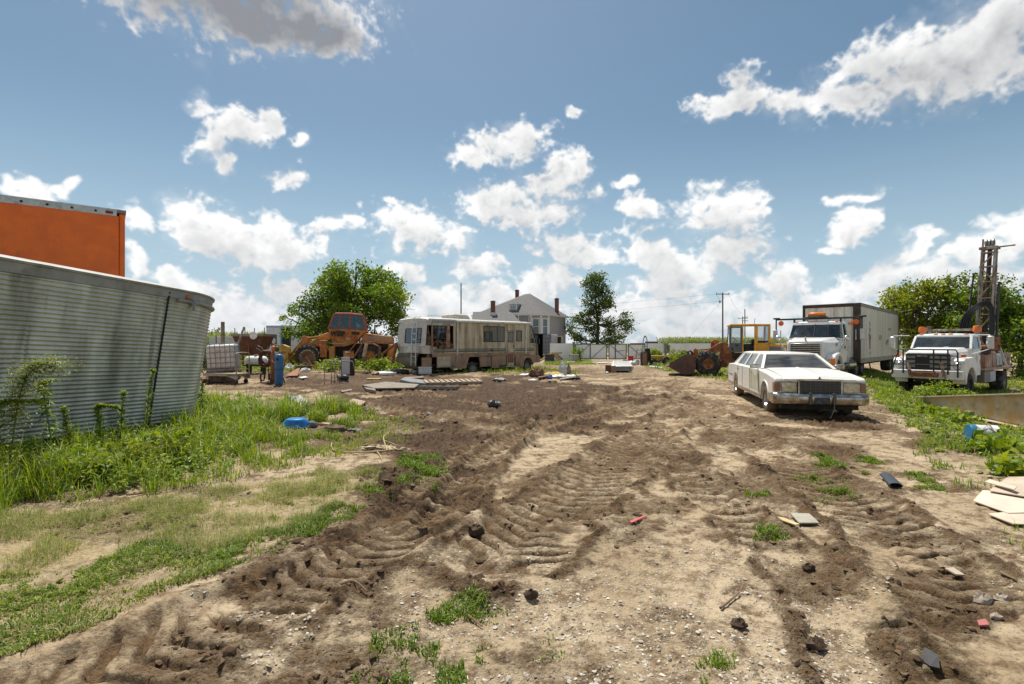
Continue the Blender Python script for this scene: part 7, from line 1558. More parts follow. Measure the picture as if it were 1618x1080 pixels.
# gas cylinders, hose and hand cart
def gas_cart():
    g = G(441, 608); t = T('gas_cylinder', 'blue gas cylinder standing upright with hoses draped round it', 'gas cylinder', g)
    b = B(); b.lathe([(.001,0),(.15,0),(.165,.02),(.165,1.12),(.15,1.20),(.10,1.25),(.05,1.27),(.001,1.27)], n=20); b.build('bottle', blue_m, t)
    b = B(); b.lathe([(.166,.62),(.169,.63),(.169,.66),(.166,.67)], n=20); b.build('band', M('dark_blue_band', (.02,.09,.2), .5), t); b = B(); b.bb(-.05,.06,-.172,-.160,1.0,1.10); b.build('sticker', black_m, t)
    b = B(); b.cyl((0,0,1.26),(0,0,1.36),.035); b.cyl((-.06,0,1.33),(.06,0,1.33),.02); b.build('valve', M('brass', (.35,.25,.1), .4, .8), t)
    g2 = GD(431.5, 21.7); t = T('gas_cylinder', 'slim rusty orange gas cylinder leaning behind the blue one', 'gas cylinder', g2); b = B(); b.lathe([(.001,0),(.09,0),(.10,.02),(.10,1.15),(.07,1.25),(.03,1.30),(.001,1.31)], n=16); b.build('bottle', M('rusty_orange_cylinder', (.30,.12,.05), .6, col2=RUST, amt=.45, scale=6), t)
    q = B(); q.sphere((.05,-.02,1.42), .12, 12, 8, sc=(1,1,1.1)); q.build('valve_cap', M('orange_cap', (.55,.16,.04), .5), t); q = B(); q.sphere((.17,0,1.40), .10, 12, 8, sc=(.9,1,1.25)); q.build('gauge', M('dark_green_gauge', (.03,.09,.05), .5), t); q = B(); q.cyl((.09,0,1.5),(.10,0,1.60),.045); q.build('cap_top', steel_m, t)
    t = T('hand_cart', 'rusty two railed cylinder cart behind the gas cylinders', 'cart', GD(428, 22.0)); b = B()
    for x in (-.1,.12): b.tube([(x,0,.05),(x,.02,1.2),(x-.08,.1,1.5)], .02, 6)
    for z in (.3,.75,1.1): b.tube([(-.1,0,z),(.12,0,z)], .016, 5)
    b.build('rail', rust_m, t)
    for x in (-.38, .0): b = B(); b.lathe([(.17,-.03),(.20,-.03),(.21,0),(.20,.03),(.17,.03),(.17,-.03)], (x,.05,.2), 'x', 18); b.build('wheel', tyre_m, t)
    hm = M('brown_hose', (.14,.05,.03), .6, col2=(.07,.035,.025), amt=.45, scale=8); o = GD(421, 21.9); t = T('hose_coil', 'tangled brown hose coil hung on the cylinder cart', 'hose', o); b = B(); rr = random.Random(9)
    for k in range(15):
        r0, ph, tl = rr.uniform(.16,.34), rr.random()*6, rr.uniform(-.5,.5); b.tube([(r0*math.cos(a)*.85, .08*math.sin(a*1.0+ph)-.02*k*.3, .98+r0*1.15*math.sin(a)+tl*.2*math.cos(a)) for a in [q*math.pi/9 for q in range(18)]], .022, 5)
    b.build('coil', hm, t); b = B(); b.tube([(-.05,0,1.1),(-.3,-.05,1.35),(-.45,.02,1.42)], .025, 5); b.tube([(-.05,0,1.15),(-.25,.1,1.45),(-.42,.1,1.52)], .02, 5); b.build('nozzle', black_m, t)
    rd = M('dark_red_hose', (.18,.05,.035), .55); bk = M('black_gas_hose', (.02,.02,.022), .5)
    def hose(pts, m_, lab, D0=21.3): c = P(*pts[0][:2], D0+pts[0][2]); b = B(); b.tube(smooth_path([tuple(P(a, q, D0+d)-c) for a, q, d in pts], 6), .02, 6); o_ = b.build('gas_hose', m_, None); o_.location = c; tag(o_, lab, 'hose')
    hose([(434,560,.1),(430,570,-.1),(436,574,-.35),(447,581,-.25),(449,583,.1)], rd, 'dark red hose looped round the upper half of the blue cylinder')
    hose([(446,562,.1),(450,570,.0),(448,580,-.1),(437,578,-.35),(430,590,-.1),(428,603,0)], rd, 'dark red hose falling down the left side of the blue cylinder')
    hose([(437,582,-.3),(442,590,-.35),(448,598,-.25),(450.5,607,-.2)], bk, 'black hose crossing the lower half of the blue cylinder')
    hose([(427,583,0),(417,586,-.1),(412,596,-.1),(414,606,.05),(425,607,-.1)], bk, 'thin black hose arching to the ground left of the cylinders')
gas_cart()
# propane tank on legs
t = T('propane_tank', 'white horizontal propane tank on dark legs behind the tube handle', 'tank', GD(405, 25)); b = B(); b.lathe([(.001,-.55),(.12,-.53),(.21,-.44),(.235,-.32),(.235,.32),(.21,.44),(.12,.53),(.001,.55)], (0,0,.66), 'x', 18); b.build('vessel', white_m, t)
b = B(); b.cyl((0,0,.88),(0,0,.97),.09); b.build('collar', steel_m, t)
for x in (-.35,.35): b = B(); b.bb(x-.05,x+.05,-.18,.18,.0,.5); b.build('leg', dark_m, t)
b = B(); b.bb(-.55,.75,-.2,.2,.40,.45); b.build('stand', dark_m, t)
# rusty hopper and the white enclosed trailer far behind
t = T('rusty_hopper', 'rust brown tapering hopper with a grey rim behind the white tank', 'hopper', GD(401, 33)); b = B(); w, d = .95, .8
b.loft([[(-w*.62,-d*.6,.75),(w*.62,-d*.6,.75),(w*.62,d*.6,.75),(-w*.62,d*.6,.75)],[(-w,-d,1.95),(w,-d,1.95),(w,d,1.95),(-w,d,1.95)]]); b.build('hopper_body', M('dark_rust_panel', (.10,.04,.028), .8, col2=(.17,.07,.04), amt=.45, scale=3), t)
b = B()
for s in (-1,1): b.bb(-w-.05,w+.05,s*d-.04,s*d+.04,1.95,2.1); b.bb(s*w-.04,s*w+.04,-d+.04,d-.04,1.95,2.1)
b.build('rim', M('grey_rust_rim', (.25,.23,.2), .7, col2=RUST, amt=.4, scale=5), t); b = B(); b.bb(-.04,.04,-d*.82,-d*.6,.9,1.95); b.build('rib', rust_m, t)
b = B(); b.cyl((.42,-d-.07,2.0),(.42,-d-.10,2.0),.24,n=20); b.build('round_plate', white_m, t)
for x in (-.5,.5):
    for y in (-.4,.4): b = B(); b.bb(x-.05,x+.05,y-.05,y+.05,0,.78); b.build('leg', rust_m, t)
t = T('enclosed_trailer', 'white and blue enclosed trailer with its dark rear standing open under the tree', 'trailer', GD(446, 44), -.15); b = B(); b.bb(-1.5,-.02,0,.06,.55,3.05); b.bb(-1.5,.85,0,2.2,2.98,3.08); b.bb(-1.5,-1.44,.06,2.2,.55,3.0); b.bb(-1.44,.8,2.14,2.2,.55,2.98); b.bb(.8,.86,0,2.2,.55,2.98); b.bb(-1.5,.85,.06,2.2,.5,.56); b.build('box_wall', M('trailer_white', (.6,.63,.68), .5), t)
b = B(); b.bb(-.14,.02,-.03,.0,.55,3.0); b.build('blue_post', M('blue_trim', (.03,.13,.5), .4), t); b = B(); b.bb(-1.5,.86,-.04,.0,2.9,3.04); b.build('top_trim', M('pale_blue_trim', (.3,.42,.58), .5), t)
b = B(); b.bb(.02,.8,1.2,1.3,.56,2.9); b.build('shade_panel', dark_m, t); b = B(); b.bb(-1.05,-.5,-.012,.0,1.3,2.3); b.build('window', M('dark_trailer_window', (.05,.06,.07), .2), t); b = B(); b.sphere((-.78,-.02,1.75),.2,10,6,sc=(1,.2,1.3)); b.build('window_cover', M('crumpled_white', (.55,.55,.55), .7), t)  # dark panel stands in for the shade inside the open rear
for x in (-.9,-.1): wheel(t, (x,.1,.36), .36, .24, tyre_m, steel_m, side=-1)
# tyres and farm scrap by the old loader
def tyre_thing(label, c, r, w, rot, rim=True, mat=tyre_mud, lugs=16, group=None):
    t = T('old_tyre', label, 'tyre', c, rot=rot, group=group); b = B(); h = w/2
    b.lathe([(r*.56,-h*.9),(r*.86,-h),(r*.97,-h*.7),(r,0),(r*.97,h*.7),(r*.86,h),(r*.56,h*.9),(r*.6,h*.6),(r*.6,-h*.6),(r*.56,-h*.9)], (0,0,0), 'y', 26)
    for i in range(lugs):
        a = 2*math.pi*i/lugs
        for s in (-1,1): aa = a+(0 if s > 0 else .2); b.beam((math.cos(aa)*r,s*h*.1,math.sin(aa)*r),(math.cos(aa+.14)*r*.97,s*h*.9,math.sin(aa+.14)*r*.97),r*.08,r*.08,up=(math.cos(aa),0,math.sin(aa)))
    b.build('rubber', mat, t, ang=30)
    if rim: q = B(); q.lathe([(r*.57,-h*.8),(r*.45,-h*.3),(r*.2,-h*.2),(.001,-h*.25)], (0,0,0), 'y', 20); q.build('rim', rust_m, t)
c = GD(485.5, 29.5); tyre_thing('lugged tractor tyre on a rusty rim leaning before the loader marked W20B', (c.x, c.y, c.z+.72), .42, .24, (R(-16), R(6), .15))
c = GD(479, 28.3); tyre_thing('muddy tyre lying flat below the leaning tractor tyre', (c.x, c.y, c.z+.16), .44, .24, (R(84), 0, .3), rim=False)
c = G(633.5, 591); tyre_thing('bare black tyre lying on the mud behind the motorhome ladder', (c.x, c.y, c.z+.13), .40, .22, (R(82), R(4), .4), rim=False, mat=tyre_m, lugs=0)
t = T('plough_frame', 'small rusty plough frame with an orange reflector in the weeds', 'plough', GD(500, 28.3)); b = B()
for pts in (((-.6,0,.75),(-.1,-.1,.15),(.5,0,.1)),((-.2,.1,.85),(0,0,.3),(.15,-.1,.05)),((-.75,0,.45),(.1,0,.2),(.55,.1,.45))): b.tube(pts, .035, 6)
b.build('frame_bar', rust_m, t); b = B(); b.sheet([(.2,-.1,.05),(.55,-.05,.05),(.6,0,.38),(.4,0,.35)], .03); b.build('share', rust_m, t); b = B(); b.cyl((.58,-.08,.30),(.58,-.1,.30),.07); b.build('reflector', M('orange_reflector', (.7,.12,.02), .4), t)
# bent tube frame, rusty white cabinet, black tray
g = G(534, 603); t = T('tube_frame', 'bent grey tube frame standing on the mud before the loader marked W20B', 'frame', g); tb = M('grey_tube', (.38,.35,.31), .45, .5, col2=RUST, amt=.4, scale=8); b = B(); s = F/g.y
def TF(px, py, y=0): return ((px-534)/s, y, (603-py)/s)
b.tube(smooth_path([TF(513,602),TF(513,574),TF(515,569.5),TF(520,569),TF(552,570,.1),TF(556,572,.15),TF(557,580,.2)], 4), .02, 6); b.tube([TF(522,602,.15),TF(522,570,.1)], .018, 6); b.tube([TF(525,602,.3),TF(525,572,.3)], .018, 6); b.tube([TF(536,571,.1),TF(533,590,.3)], .016, 6); b.tube([TF(523,577,.2),TF(536,577,.3)], .012, 5); b.tube([TF(523,583,.2),TF(534,583,.3)], .012, 5); b.build('tube', tb, t)
g = GD(551, 24.4); box_thing('metal_cabinet', 'white metal cabinet with rust patches and a rusty brown side', 'cabinet', g, [('front_panel', M('rust_spotted_white', (.58,.56,.55), .5, col2=RUST, amt=.34, scale=7, soft=.04), lambda b: b.bb(-.32,.05,-.02,0,.03,.86), .01), ('side_panel', M('deep_rust_side', (.09,.035,.022), .8, col2=(.05,.022,.016), amt=.5, scale=5), lambda b: b.bb(-.32,.28,0,.42,.0,.84), .02)], .42)
g = G(542, 602); t = T('plastic_tray', 'black plastic tray tipped against the rusty white cabinet', 'tray', g); b = B(); b.loft([[(-.28,0,.30),(-.2,-.1,.05),(.15,-.14,.02),(.2,.1,.02),(-.2,.15,.1)],[(-.26,.02,.34),(-.17,-.07,.10),(.14,-.1,.07),(.18,.1,.06),(-.19,.16,.15)]]); b.sphere((.05,.05,.16), .2, 10, 6, sc=(1,.7,.7)); b.build('tray_body', black_m, t)
# rusty upright implement at the back of the motorhome
t = T('implement_frame', 'rusty upright implement frame with a pale hydraulic ram behind the motorhome', 'implement', GD(605, 26.6)); b = B(); D0 = 26.6; gz0 = t.location.z
def IF(px, py, d=0): return rel(t, px, py, D0+d)
b.tube([IF(600.5,583),IF(600,546)], .07, 8); b.tube([IF(603,560,.1),IF(613,552,0),(IF(627,542,-.2))], .065, 6); b.tube([IF(627,542,-.2),IF(622,565,-.3),IF(619,587,-.3)], .075, 6); b.tube([IF(627,543,-.2),IF(633,562,.2),IF(638,580,.4)], .04, 6); b.tube([IF(603,560,.1),IF(611,575,.2),IF(616,585,.3)], .045, 6); b.tube([IF(560,563,.3),IF(573,542,.2),IF(590,543,.1),IF(600,548,0)], .05, 6); b.beam(IF(600,582),IF(620,582,-.2),.12,.10); b.build('frame_bar', M('brown_red_rust', (.17,.06,.035), .8, col2=(.28,.13,.06), amt=.45, scale=6), t)
b = B(); b.tube([IF(579,543,-.2),IF(575,563,-.2)], .085, 9); b.build('ram_body', M('cream_ram', (.5,.40,.25), .5, col2=(.3,.2,.1), amt=.4, scale=6), t); b = B(); b.tube([IF(575,563,-.2),IF(573,581,-.2)], .06, 8); b.sphere(IF(575,568,-.2), .11, 8, 6); b.build('ram_rod', rust_m, t)
# by the motorhome
g = G(672, 590.5); box_thing('white_crate', 'dirty white crate on the ground at the torn rear corner of the motorhome', 'crate', g, [('shell', plastic_w, lambda b: b.bb(-.33,.30,-.2,.2,0,.30), .03), ('lid', white_m, lambda b: b.bb(-.35,.32,-.22,.22,.30,.35), .015)], .2)
lump('plastic_bag', 'crumpled white bag between the crate and the motorhome ladder', 'bag', 655, 589, .35, .3, .28, plastic_w, 5)
slab('scrap_board', 'short dark board on the mud in front of the white crate', 'board', [(640,597),(668,595),(670,598),(642,600)], .05, grey_wood); slab('pale_sheet', 'long pale panel lying on the mud left of the black tyre', 'sheet', [(598,590),(625,588),(627,592),(600,594)], .10, white_m)
slab('yellow_lath', 'thin yellow lath lying on the mud in front of the weeds', 'lath', [(580,597.5),(602,597),(602,598.5),(580,599)], .03, M('yellow_wood', (.5,.38,.14), .8)); lump('rag', 'pale rag on the ground near the yellow lath', 'rag', 593, 592, .35, .25, .16, M('tan_rag', (.45,.36,.24), .9), 8)
slab('rusty_sheet', 'curled rusty sheet lying right of the blue gas cylinder', 'sheet', [(450,596),(468,592),(474,592),(470,597)], .03, M('rust_orange_sheet', (.26,.11,.055), .8, col2=(.36,.2,.12), amt=.4, scale=6), [0,.25,.30,.02]); lump('plastic_drum', 'pale plastic jug in the weeds right of the rusty sheet', 'jug', 483, 588, .55, .3, .2, white_m, 2); lump('plastic_bag', 'white bag in the weeds behind the blue gas cylinder', 'bag', 458, 584, .45, .3, .3, plastic_w, 6); slab('pale_board', 'small pale board beside the curled rusty sheet', 'board', [(472,597),(483,594),(486,597),(476,599)], .04, white_m)
# sheets, pallets and panels lying in front of the motorhome
slab('plywood_sheet', 'large weathered plywood sheet lying flat on the dark mud', 'plywood', [(572,612),(610,606.5),(662,613),(655,617),(592,618)], .05, grey_wood, [0,.05,.05,.0,.0], part='board'); slab('broken_board', 'broken board at the front edge of the plywood sheet', 'board', [(575,617),(592,619),(594,622.5),(580,620)], .10, grey_wood, 0.02)
def pallet(label, c, yaw, L, w, n, mat, tilt=0, h=.13):
    t = T('wooden_pallet', label, 'pallet', c, rot=(R(tilt), 0, yaw))
    for i in range(n): b = B(); x = -L/2+(i+.5)*L/n; b.bb(x-L/n*.33,x+L/n*.33,-w/2,w/2,h-.025,h); b.build('slat', mat, t)
    for y in (-w/2+.06,0,w/2-.06):
        b = B(); b.bb(-L/2,L/2,y-.045,y+.045,.025,h-.025); b.build('bearer', mat, t); 
pallet('long slatted pallet lying flat, its pale slats pointing at the motorhome', GS(715, 606, .02), .32, 2.4, .95, 11, M('pale_pallet_wood', (.36,.28,.19), .85, col2=(.28,.21,.14), amt=.4, scale=6), 3)
pallet('grey pallet lying on the mud right of the plywood sheet', GS(693, 615, .03), -.14, 1.5, .8, 7, M('grey_pallet_wood', (.29,.26,.22), .85, col2=(.22,.19,.16), amt=.4, scale=6), -4)
slab('bumper_panel', 'grey and black plastic bumper panel lying behind the grey pallet', 'panel', [(632,604),(640,602),(668,609),(672,613),(650,610)], .14, grey_pl, [.02,.1,.08,0,0], bevel=.03); slab('plastic_sheet', 'flat black plastic panel beside the bumper panel', 'sheet', [(634,600),(655,599),(664,603),(640,604)], .05, black_m, .02)
slab('scrap_board', 'small tan board lying left of the plywood sheet', 'board', [(538,620),(555,617),(557,619),(541,622)], .04, grey_wood)
slab('bent_panel', 'bent grey metal panel lying on the soil above the blue tub', 'panel', [(440,638),(460,634),(468,638),(452,642)], .04, grey_pl, [.02,.14,.16,.02]); slab('bent_panel', 'pale grey curved panel touching the bent grey one', 'panel', [(462,638),(474,634),(492,643),(476,645)], .03, M('pale_grey_panel', (.42,.42,.40), .5, col2=(.25,.22,.19), amt=.4, scale=4), [.12,.16,.02,.01])
slab('flat_board', 'tan board lying on the soil between the blue tub and the mud', 'board', [(544,640),(558,634),(578,638),(570,642)], .05, M('tan_board', (.38,.28,.2), .85), [0,.06,.05,0]); slab('long_lath', 'long brown lath lying along the edge of the mud', 'lath', [(545,646),(602,646.5),(602,648.5),(545,648)], .03, grey_wood)
# blue tub upside down in the grass
g = GS(468, 676); t = T('blue_tub', 'bright blue plastic tub lying overturned in the grass', 'tub', g, .12); b = B(); b.lathe([(.001,.22),(.16,.215),(.24,.19),(.29,.12),(.32,.02),(.335,.0),(.30,.0),(.26,.12)], (0,0,0), 'z', 26); b.v = [(x*.86, y*.65, z*.86) for x, y, z in b.v]; b.build('tub_shell', M('bright_blue_plastic', (.01,.19,.52), .3, col2=(.015,.13,.36), amt=.4, scale=4, spec=.6), t)
b = B(); b.loft([[(.27,-.16,.0),(.42,-.06,.0),(.42,.12,.0),(.27,.18,.0)],[(.27,-.1,.12),(.39,-.02,.08),(.39,.1,.08),(.27,.14,.13)]]); b.build('dark_base', M('grey_black_plastic', (.06,.065,.07), .5), t, bevel=.02)
slab('thin_board', 'thin tan board lying behind the blue tub', 'board', [(500,669),(527,671),(527,674),(500,672)], .03, M('tan_lath', (.40,.27,.15), .85)); lump('cloth_heap', 'muddy tan cloth heap lying in the grass right of the blue tub', 'cloth', 532, 682, .52, .22, .11, M('muddy_cloth', (.22,.16,.11), .95, col2=(.10,.075,.05), amt=.5, scale=9), 12, rough=.5); lump('black_bag', 'flat black plastic scrap beside the muddy cloth heap', 'plastic scrap', 558, 682, .36, .12, .05, black_m, 13)
lump('orange_scrap', 'small orange plastic scrap at the edge of the mud', 'plastic scrap', 619, 658, .12, .06, .04, M('orange_scrap', (.7,.16,.04), .5), 14); lump('pale_stone', 'pale stone at the edge of the churned mud', 'stone', 676, 656, .16, .1, .09, M('pale_stone', (.40,.36,.31), .85), 15); lump('rubber_scrap', 'dark rubber scrap half buried in the churned mud', 'rubber scrap', 781, 644, .36, .25, .17, M('dark_rubber', (.035,.035,.04), .5), 16, rough=.25)
pale_br = M('bleached_branch', (.50,.38,.22), .85, col2=(.36,.26,.15), amt=.4, scale=9)
t = None
def branch(label, paths, rs, mat, group=None):
    c = GS(*paths[0][0][:2]); b = B()
    for p, r in zip(paths, rs):
        pts = [GS(a, q, h)-c for a, q, h in p]; sp = smooth_path([tuple(x) for x in pts], 5); n = len(sp); b.tube(sp, [r*(1-.6*i/(n-1)) for i in range(n)], 6)
    o = b.build('dry_branch', mat); o.location = c; return tag(o, label, 'branch', group)
branch('bleached forked branch lying across the edge of the grass', [[(634,710,.02),(600,716,.03),(560,718,.03),(528,712,.02),(524,700,.05)],[(612,715,.02),(606,703,.09),(611,697,.16)],[(610,712,.02),(622,706,.06),(632,712,.02)],[(596,716,.02),(600,722,.02),(604,730,.01)],[(606,704,.08),(626,707,.04),(640,708,.02)]], (.018,.012,.010,.010,.010), pale_br)
for px, py, w in ((596,711,.5),(625,711,.4)): lump('straw_wisp', ('left' if px < 600 else 'right')+' heap of bleached straw under the forked branch', 'straw', px, py, w, .14, .05, M('bleached_straw', (.58,.48,.34), .9, col2=(.35,.26,.16), amt=.5, scale=14), 17+px, rough=.6)
# rubbish in front of the gate
rm = [M('red_scrap', (.45,.03,.03), .5), M('blue_scrap', (.05,.12,.45), .5), M('yellow_foam', (.55,.40,.10), .8), plastic_w, yel_wood_m, M('brown_scrap', (.18,.09,.05), .8), grey_wood, black_m]
rr = random.Random(21)
for i, (px, py, w, d, h, k, lab, nm, cat) in enumerate(((848,596,.7,.4,.38,5,'brown broken chest in the rubbish heap beside the motorhome','broken_chest','chest'),(862,597,.6,.4,.22,4,'tan cushion in the rubbish heap beside the motorhome','cushion','cushion'),(872,593,1.0,.3,.20,2,'yellow foam strip in the rubbish heap beside the motorhome','foam_strip','foam'),(889,592,.42,.3,.62,3,'upright crumpled white bag in the rubbish heap beside the motorhome','plastic_bag','bag'),(898,591,.3,.3,.5,6,'grey crumpled sack right of the upright white bag in the rubbish heap','sack','sack'),(893,589.5,.4,.25,.18,0,'red scrap in the rubbish heap beside the motorhome','plastic_scrap','plastic scrap'),(869,600,.25,.2,.2,1,'blue scrap in the rubbish heap beside the motorhome','plastic_scrap','plastic scrap'),(882,598,.9,.3,.14,3,'white sheet in the rubbish heap beside the motorhome','crumpled_sheet','sheet'),(903,597,.6,.3,.14,3,'pale flat scrap at the right end of the rubbish heap','flat_scrap','scrap'),(910,599,.5,.3,.16,7,'black bag at the right end of the rubbish heap','plastic_bag','bag'),(842,601,.4,.3,.1,3,'small white paper scrap left of the rubbish heap','paper_scrap','paper'),(830,594,.5,.25,.1,3,'flat white scrap under the nose of the motorhome','flat_scrap','scrap'))):
    lump(nm, lab, cat, px, py, w, d, h, rm[k], i+30, rough=.28)
for i, (pix, h, lab, k) in enumerate((([(850,599),(868,596),(869,598),(851,601)],.12,'brown plank at the left of the rubbish heap',5),([(858,594),(890,596.5),(890,598.5),(858,596)],.2,'tan plank lying across the rubbish heap',4),([(884,600),(908,597),(909,599),(885,602)],.06,'pale plank at the front right of the rubbish heap',6),([(866,602),(880,603),(880,605),(866,604)],.03,'short pale plank fallen in front of the rubbish heap',4))): slab('plank', lab, 'plank', pix, .05, rm[k], h*.4)
t0 = None
lump('rubber_mat', 'grey crumpled plastic on the mud left of the rubbish heap', 'plastic scrap', 789, 600, .6, .3, .14, grey_pl, 60)
# white bathtub and brown box
g = G(982, 588); t = T('bathtub', 'white bathtub tipped on its side on the dirt before the gate', 'bathtub', g, .10); tubm = M('white_enamel', (.74,.75,.72), .3, col2=(.5,.46,.4), amt=.32, scale=4)
b = B(); L, w = .68, .30
def tr(k, y, z, r=.12): return [(-L*k+r*.5, y, z-w*k),(L*k-r*.5, y, z-w*k),(L*k, y, z-w*k+r),(L*k, y, z+w*k-r),(L*k-r*.5, y, z+w*k),(-L*k+r*.5, y, z+w*k),(-L*k, y, z+w*k-r),(-L*k, y, z-w*k+r)]
b.loft([tr(.80,.42,.30),tr(.97,.0,.30),tr(1.05,-.02,.30),tr(1.05,-.05,.30),tr(.90,-.05,.30),tr(.80,.10,.30),tr(.66,.36,.30)], cap=True); M4 = Matrix.Rotation(R(52),4,'X'); b.v = [tuple(M4 @ (Vector(v)-Vector((0,0,.3)))+Vector((0,0,.22))) for v in b.v]; b.build('tub_shell', tubm, t, bevel=.02, ang=60)
b = B(); b.bb(-.45,.45,.1,.35,.0,.08); b.build('cradle', dark_m, t)
g = G(962, 589); box_thing('brown_box', 'rusty brown box at the left end of the bathtub', 'box', g, [('box_side', M('rust_box', (.16,.055,.035), .8, col2=(.08,.03,.02), amt=.45, scale=5), lambda b: b.bb(-.18,.12,0,.4,.02,.46), .01), ('box_inner', M('tan_box_side', (.30,.22,.15), .8), lambda b: b.bb(.12,.42,.02,.38,.05,.42), .01)], -.1)
# machine, cabinet, ladder and bits by the gate
g = GD(1030, 41); t = T('yellow_machine', 'small yellow machine with a tall hooped guard beside the green weeds', 'machine', g); s = 41/F; ym = M('machine_yellow', (.50,.33,.04), .5, col2=(.25,.15,.05), amt=.4, scale=4)
b = B(); b.bb(-.15,.95,-.3,.3,.55,.78); b.bb(.25,.9,-.28,.28,.35,.55); b.build('deck', ym, t, bevel=.04); b = B(); b.bb(-.3,.7,-.35,.35,.18,.42); b.build('track', black_m, t, bevel=.08); b = B(); b.bb(-.55,-.2,-.25,.25,.5,1.35); b.bb(-.5,-.1,-.2,.2,.4,.9); b.build('engine', dark_m, t, bevel=.05)
b = B(); b.tube(smooth_path([(-.75,0,.3),(-.72,0,1.6),(-.66,0,2.1),(-.55,0,2.28),(-.42,0,2.15),(-.38,0,1.6),(-.36,0,.5)], 5), .035, 7); b.tube([(-.7,0,1.5),(-.38,0,1.5)], .025, 6); b.tube([(-.7,0,1.1),(-.38,0,1.1)], .025, 6); b.build('guard_hoop', M('grey_hoop', (.16,.17,.17), .5), t); b = B(); b.sphere((-.55,0,2.30), .09, 10, 6); b.build('hoop_lamp', M('orange_hoop_lamp', (.55,.15,.03), .4), t)
b = B(); b.tube([(-.1,0,.8),(.2,0,1.15),(.3,0,1.1)], .03); b.build('lever', black_m, t)
box_thing('door_cabinet', 'narrow brown cabinet with a black frame standing beside the hooped guard', 'cabinet', GD(1018.5, 40.2), [('frame', black_m, lambda b: b.bb(-.27,.27,0,.3,0,1.06), .03), ('door', M('brown_door', (.24,.13,.08), .7), lambda b: b.bb(-.17,.17,-.015,-.002,.06,.98), 0)])
box_thing('red_box', 'bright red box standing before the white gate', 'box', GD(997, 43.5), [('box_body', M('bright_red', (.50,.02,.03), .45), lambda b: b.bb(-.22,.22,0,.3,.2,.62), .02), ('box_lid', M('dark_red', (.32,.015,.02), .45), lambda b: b.bb(-.24,.24,-.02,.32,.62,.67), .01)])
for px, py, w, h, k, lab in ((999,576.5,.7,.34,plastic_w,'white bag below the bright red box'),(1006,576,.5,.42,M('blue_white_bag', (.5,.53,.6), .6),'blue white bag right of the bright red box'),(988,577,.55,.42,black_m,'black bag left of the bright red box')): lump('rubbish_bag', lab, 'bag', px, py, w, .4, h, k, int(px), rough=.25)
t = T('wooden_ladder', 'pale wooden step ladder standing behind the bags', 'ladder', GD(1010, 44)); b = B()
for x in (-.28,.28): b.beam((x*1.25,-.2,0),(x*.6,0,1.30),.05,.04); b.beam((x*1.25,.35,0),(x*.6,.02,1.30),.04,.03)
for i in range(5): z = .2+i*.24; k = 1.25-.65*z/1.3; b.beam((-.28*k,-.2+.2*z/1.3,z),(.28*k,-.2+.2*z/1.3,z),.05,.03)
b.build('ladder_frame', M('tan_ladder_wood', (.40,.30,.18), .8), t)
c = GD(1052, 40.5); tyre_thing('small black tyre standing in the weeds right of the yellow machine', (c.x, c.y, c.z+.36), .36, .22, (0,0,.5), lugs=0, mat=tyre_m)
slab('white_plank', 'white plank lying on the ground in front of the yellow machine', 'plank', [(1026,579.2),(1046,581.5),(1046,582.6),(1026,580.2)], .06, white_m); lump('black_tub', 'black tub lying below the yellow machine', 'tub', 1035, 577, .9, .5, .22, black_m, 71, rough=.12)
# left of the gate
box_thing('concrete_block', 'square concrete block at the foot of the gate post', 'block', GD(908.5, 47.5), [('block', M('concrete', (.30,.28,.25), .9, col2=(.2,.18,.15), amt=.4, scale=5), lambda b: b.bb(-.35,.35,0,.6,0,.66), .03), ('block_cap', M('concrete_cap', (.36,.34,.3), .9), lambda b: b.bb(-.37,.37,-.02,.62,.66,.74), .02)])
lump('tarp_heap', 'black tarpaulin heap left of the concrete block', 'tarpaulin', 892, 569.5, 1.5, .8, .95, black_m, 72, rough=.2)
box_thing('black_crate', 'dark plastic crate in front of the stacked lumber', 'crate', GD(868.5, 47), [('crate_body', M('charcoal_plastic', (.045,.05,.055), .6), lambda b: b.bb(-.42,.42,0,.5,0,.72), .03), ('crate_rim', black_m, lambda b: b.bb(-.45,.45,-.03,.53,.66,.74), .01)])
for i, (a, q, c, d, lab) in enumerate(((858,567,872,558,'tan roof truss lying at the left of the stacked lumber'),(868,558,888,557,'tan plank on top of the stacked lumber'),(872,559,884,568,'tan plank sloping down right of the dark crate'),(858,560,880,560,'brown plank under the top of the stacked lumber'),(854,570,866,561,'pale plank propped at the left of the dark crate'),(878,558,889,568,'tan plank leaning at the far right of the stacked lumber'),(862,563,886,562,'pale plank in the middle of the stacked lumber'))):
    D = 48+.35*i; p0, p1 = P(a, q, D), P(c, d, D+.3); p0.z = max(p0.z, .06); b = B(); b.beam((0,0,0), p1-p0, .10, .14); o = b.build('lumber', yel_wood_m, None, smooth=False); o.location = p0; tag(o, lab, 'plank')
for px, py, w in ((868,571.5,.9),(902,572.5,.8),(930,573,1.3),(952,573.5,1.0),(970,574,.9)): slab('pale_scrap', {868:'flat pale scrap below the dark crate',902:'flat pale scrap below the concrete block',930:'long pale scrap in the middle below the left gate leaf',952:'pale scrap below the meeting of the gate leaves',970:'pale scrap below the right gate leaf'}[px], 'scrap', [(px-8*w,py-.5),(px+8*w,py-.6),(px+8*w,py+.5),(px-8*w,py+.6)], .06, plastic_w)
lump('white_scrap', 'small pale green scrap on the dirt left of the brown box', 'plastic scrap', 958.5, 591, .25, .2, .12, M('pale_green_plastic', (.45,.55,.48), .5), 80)
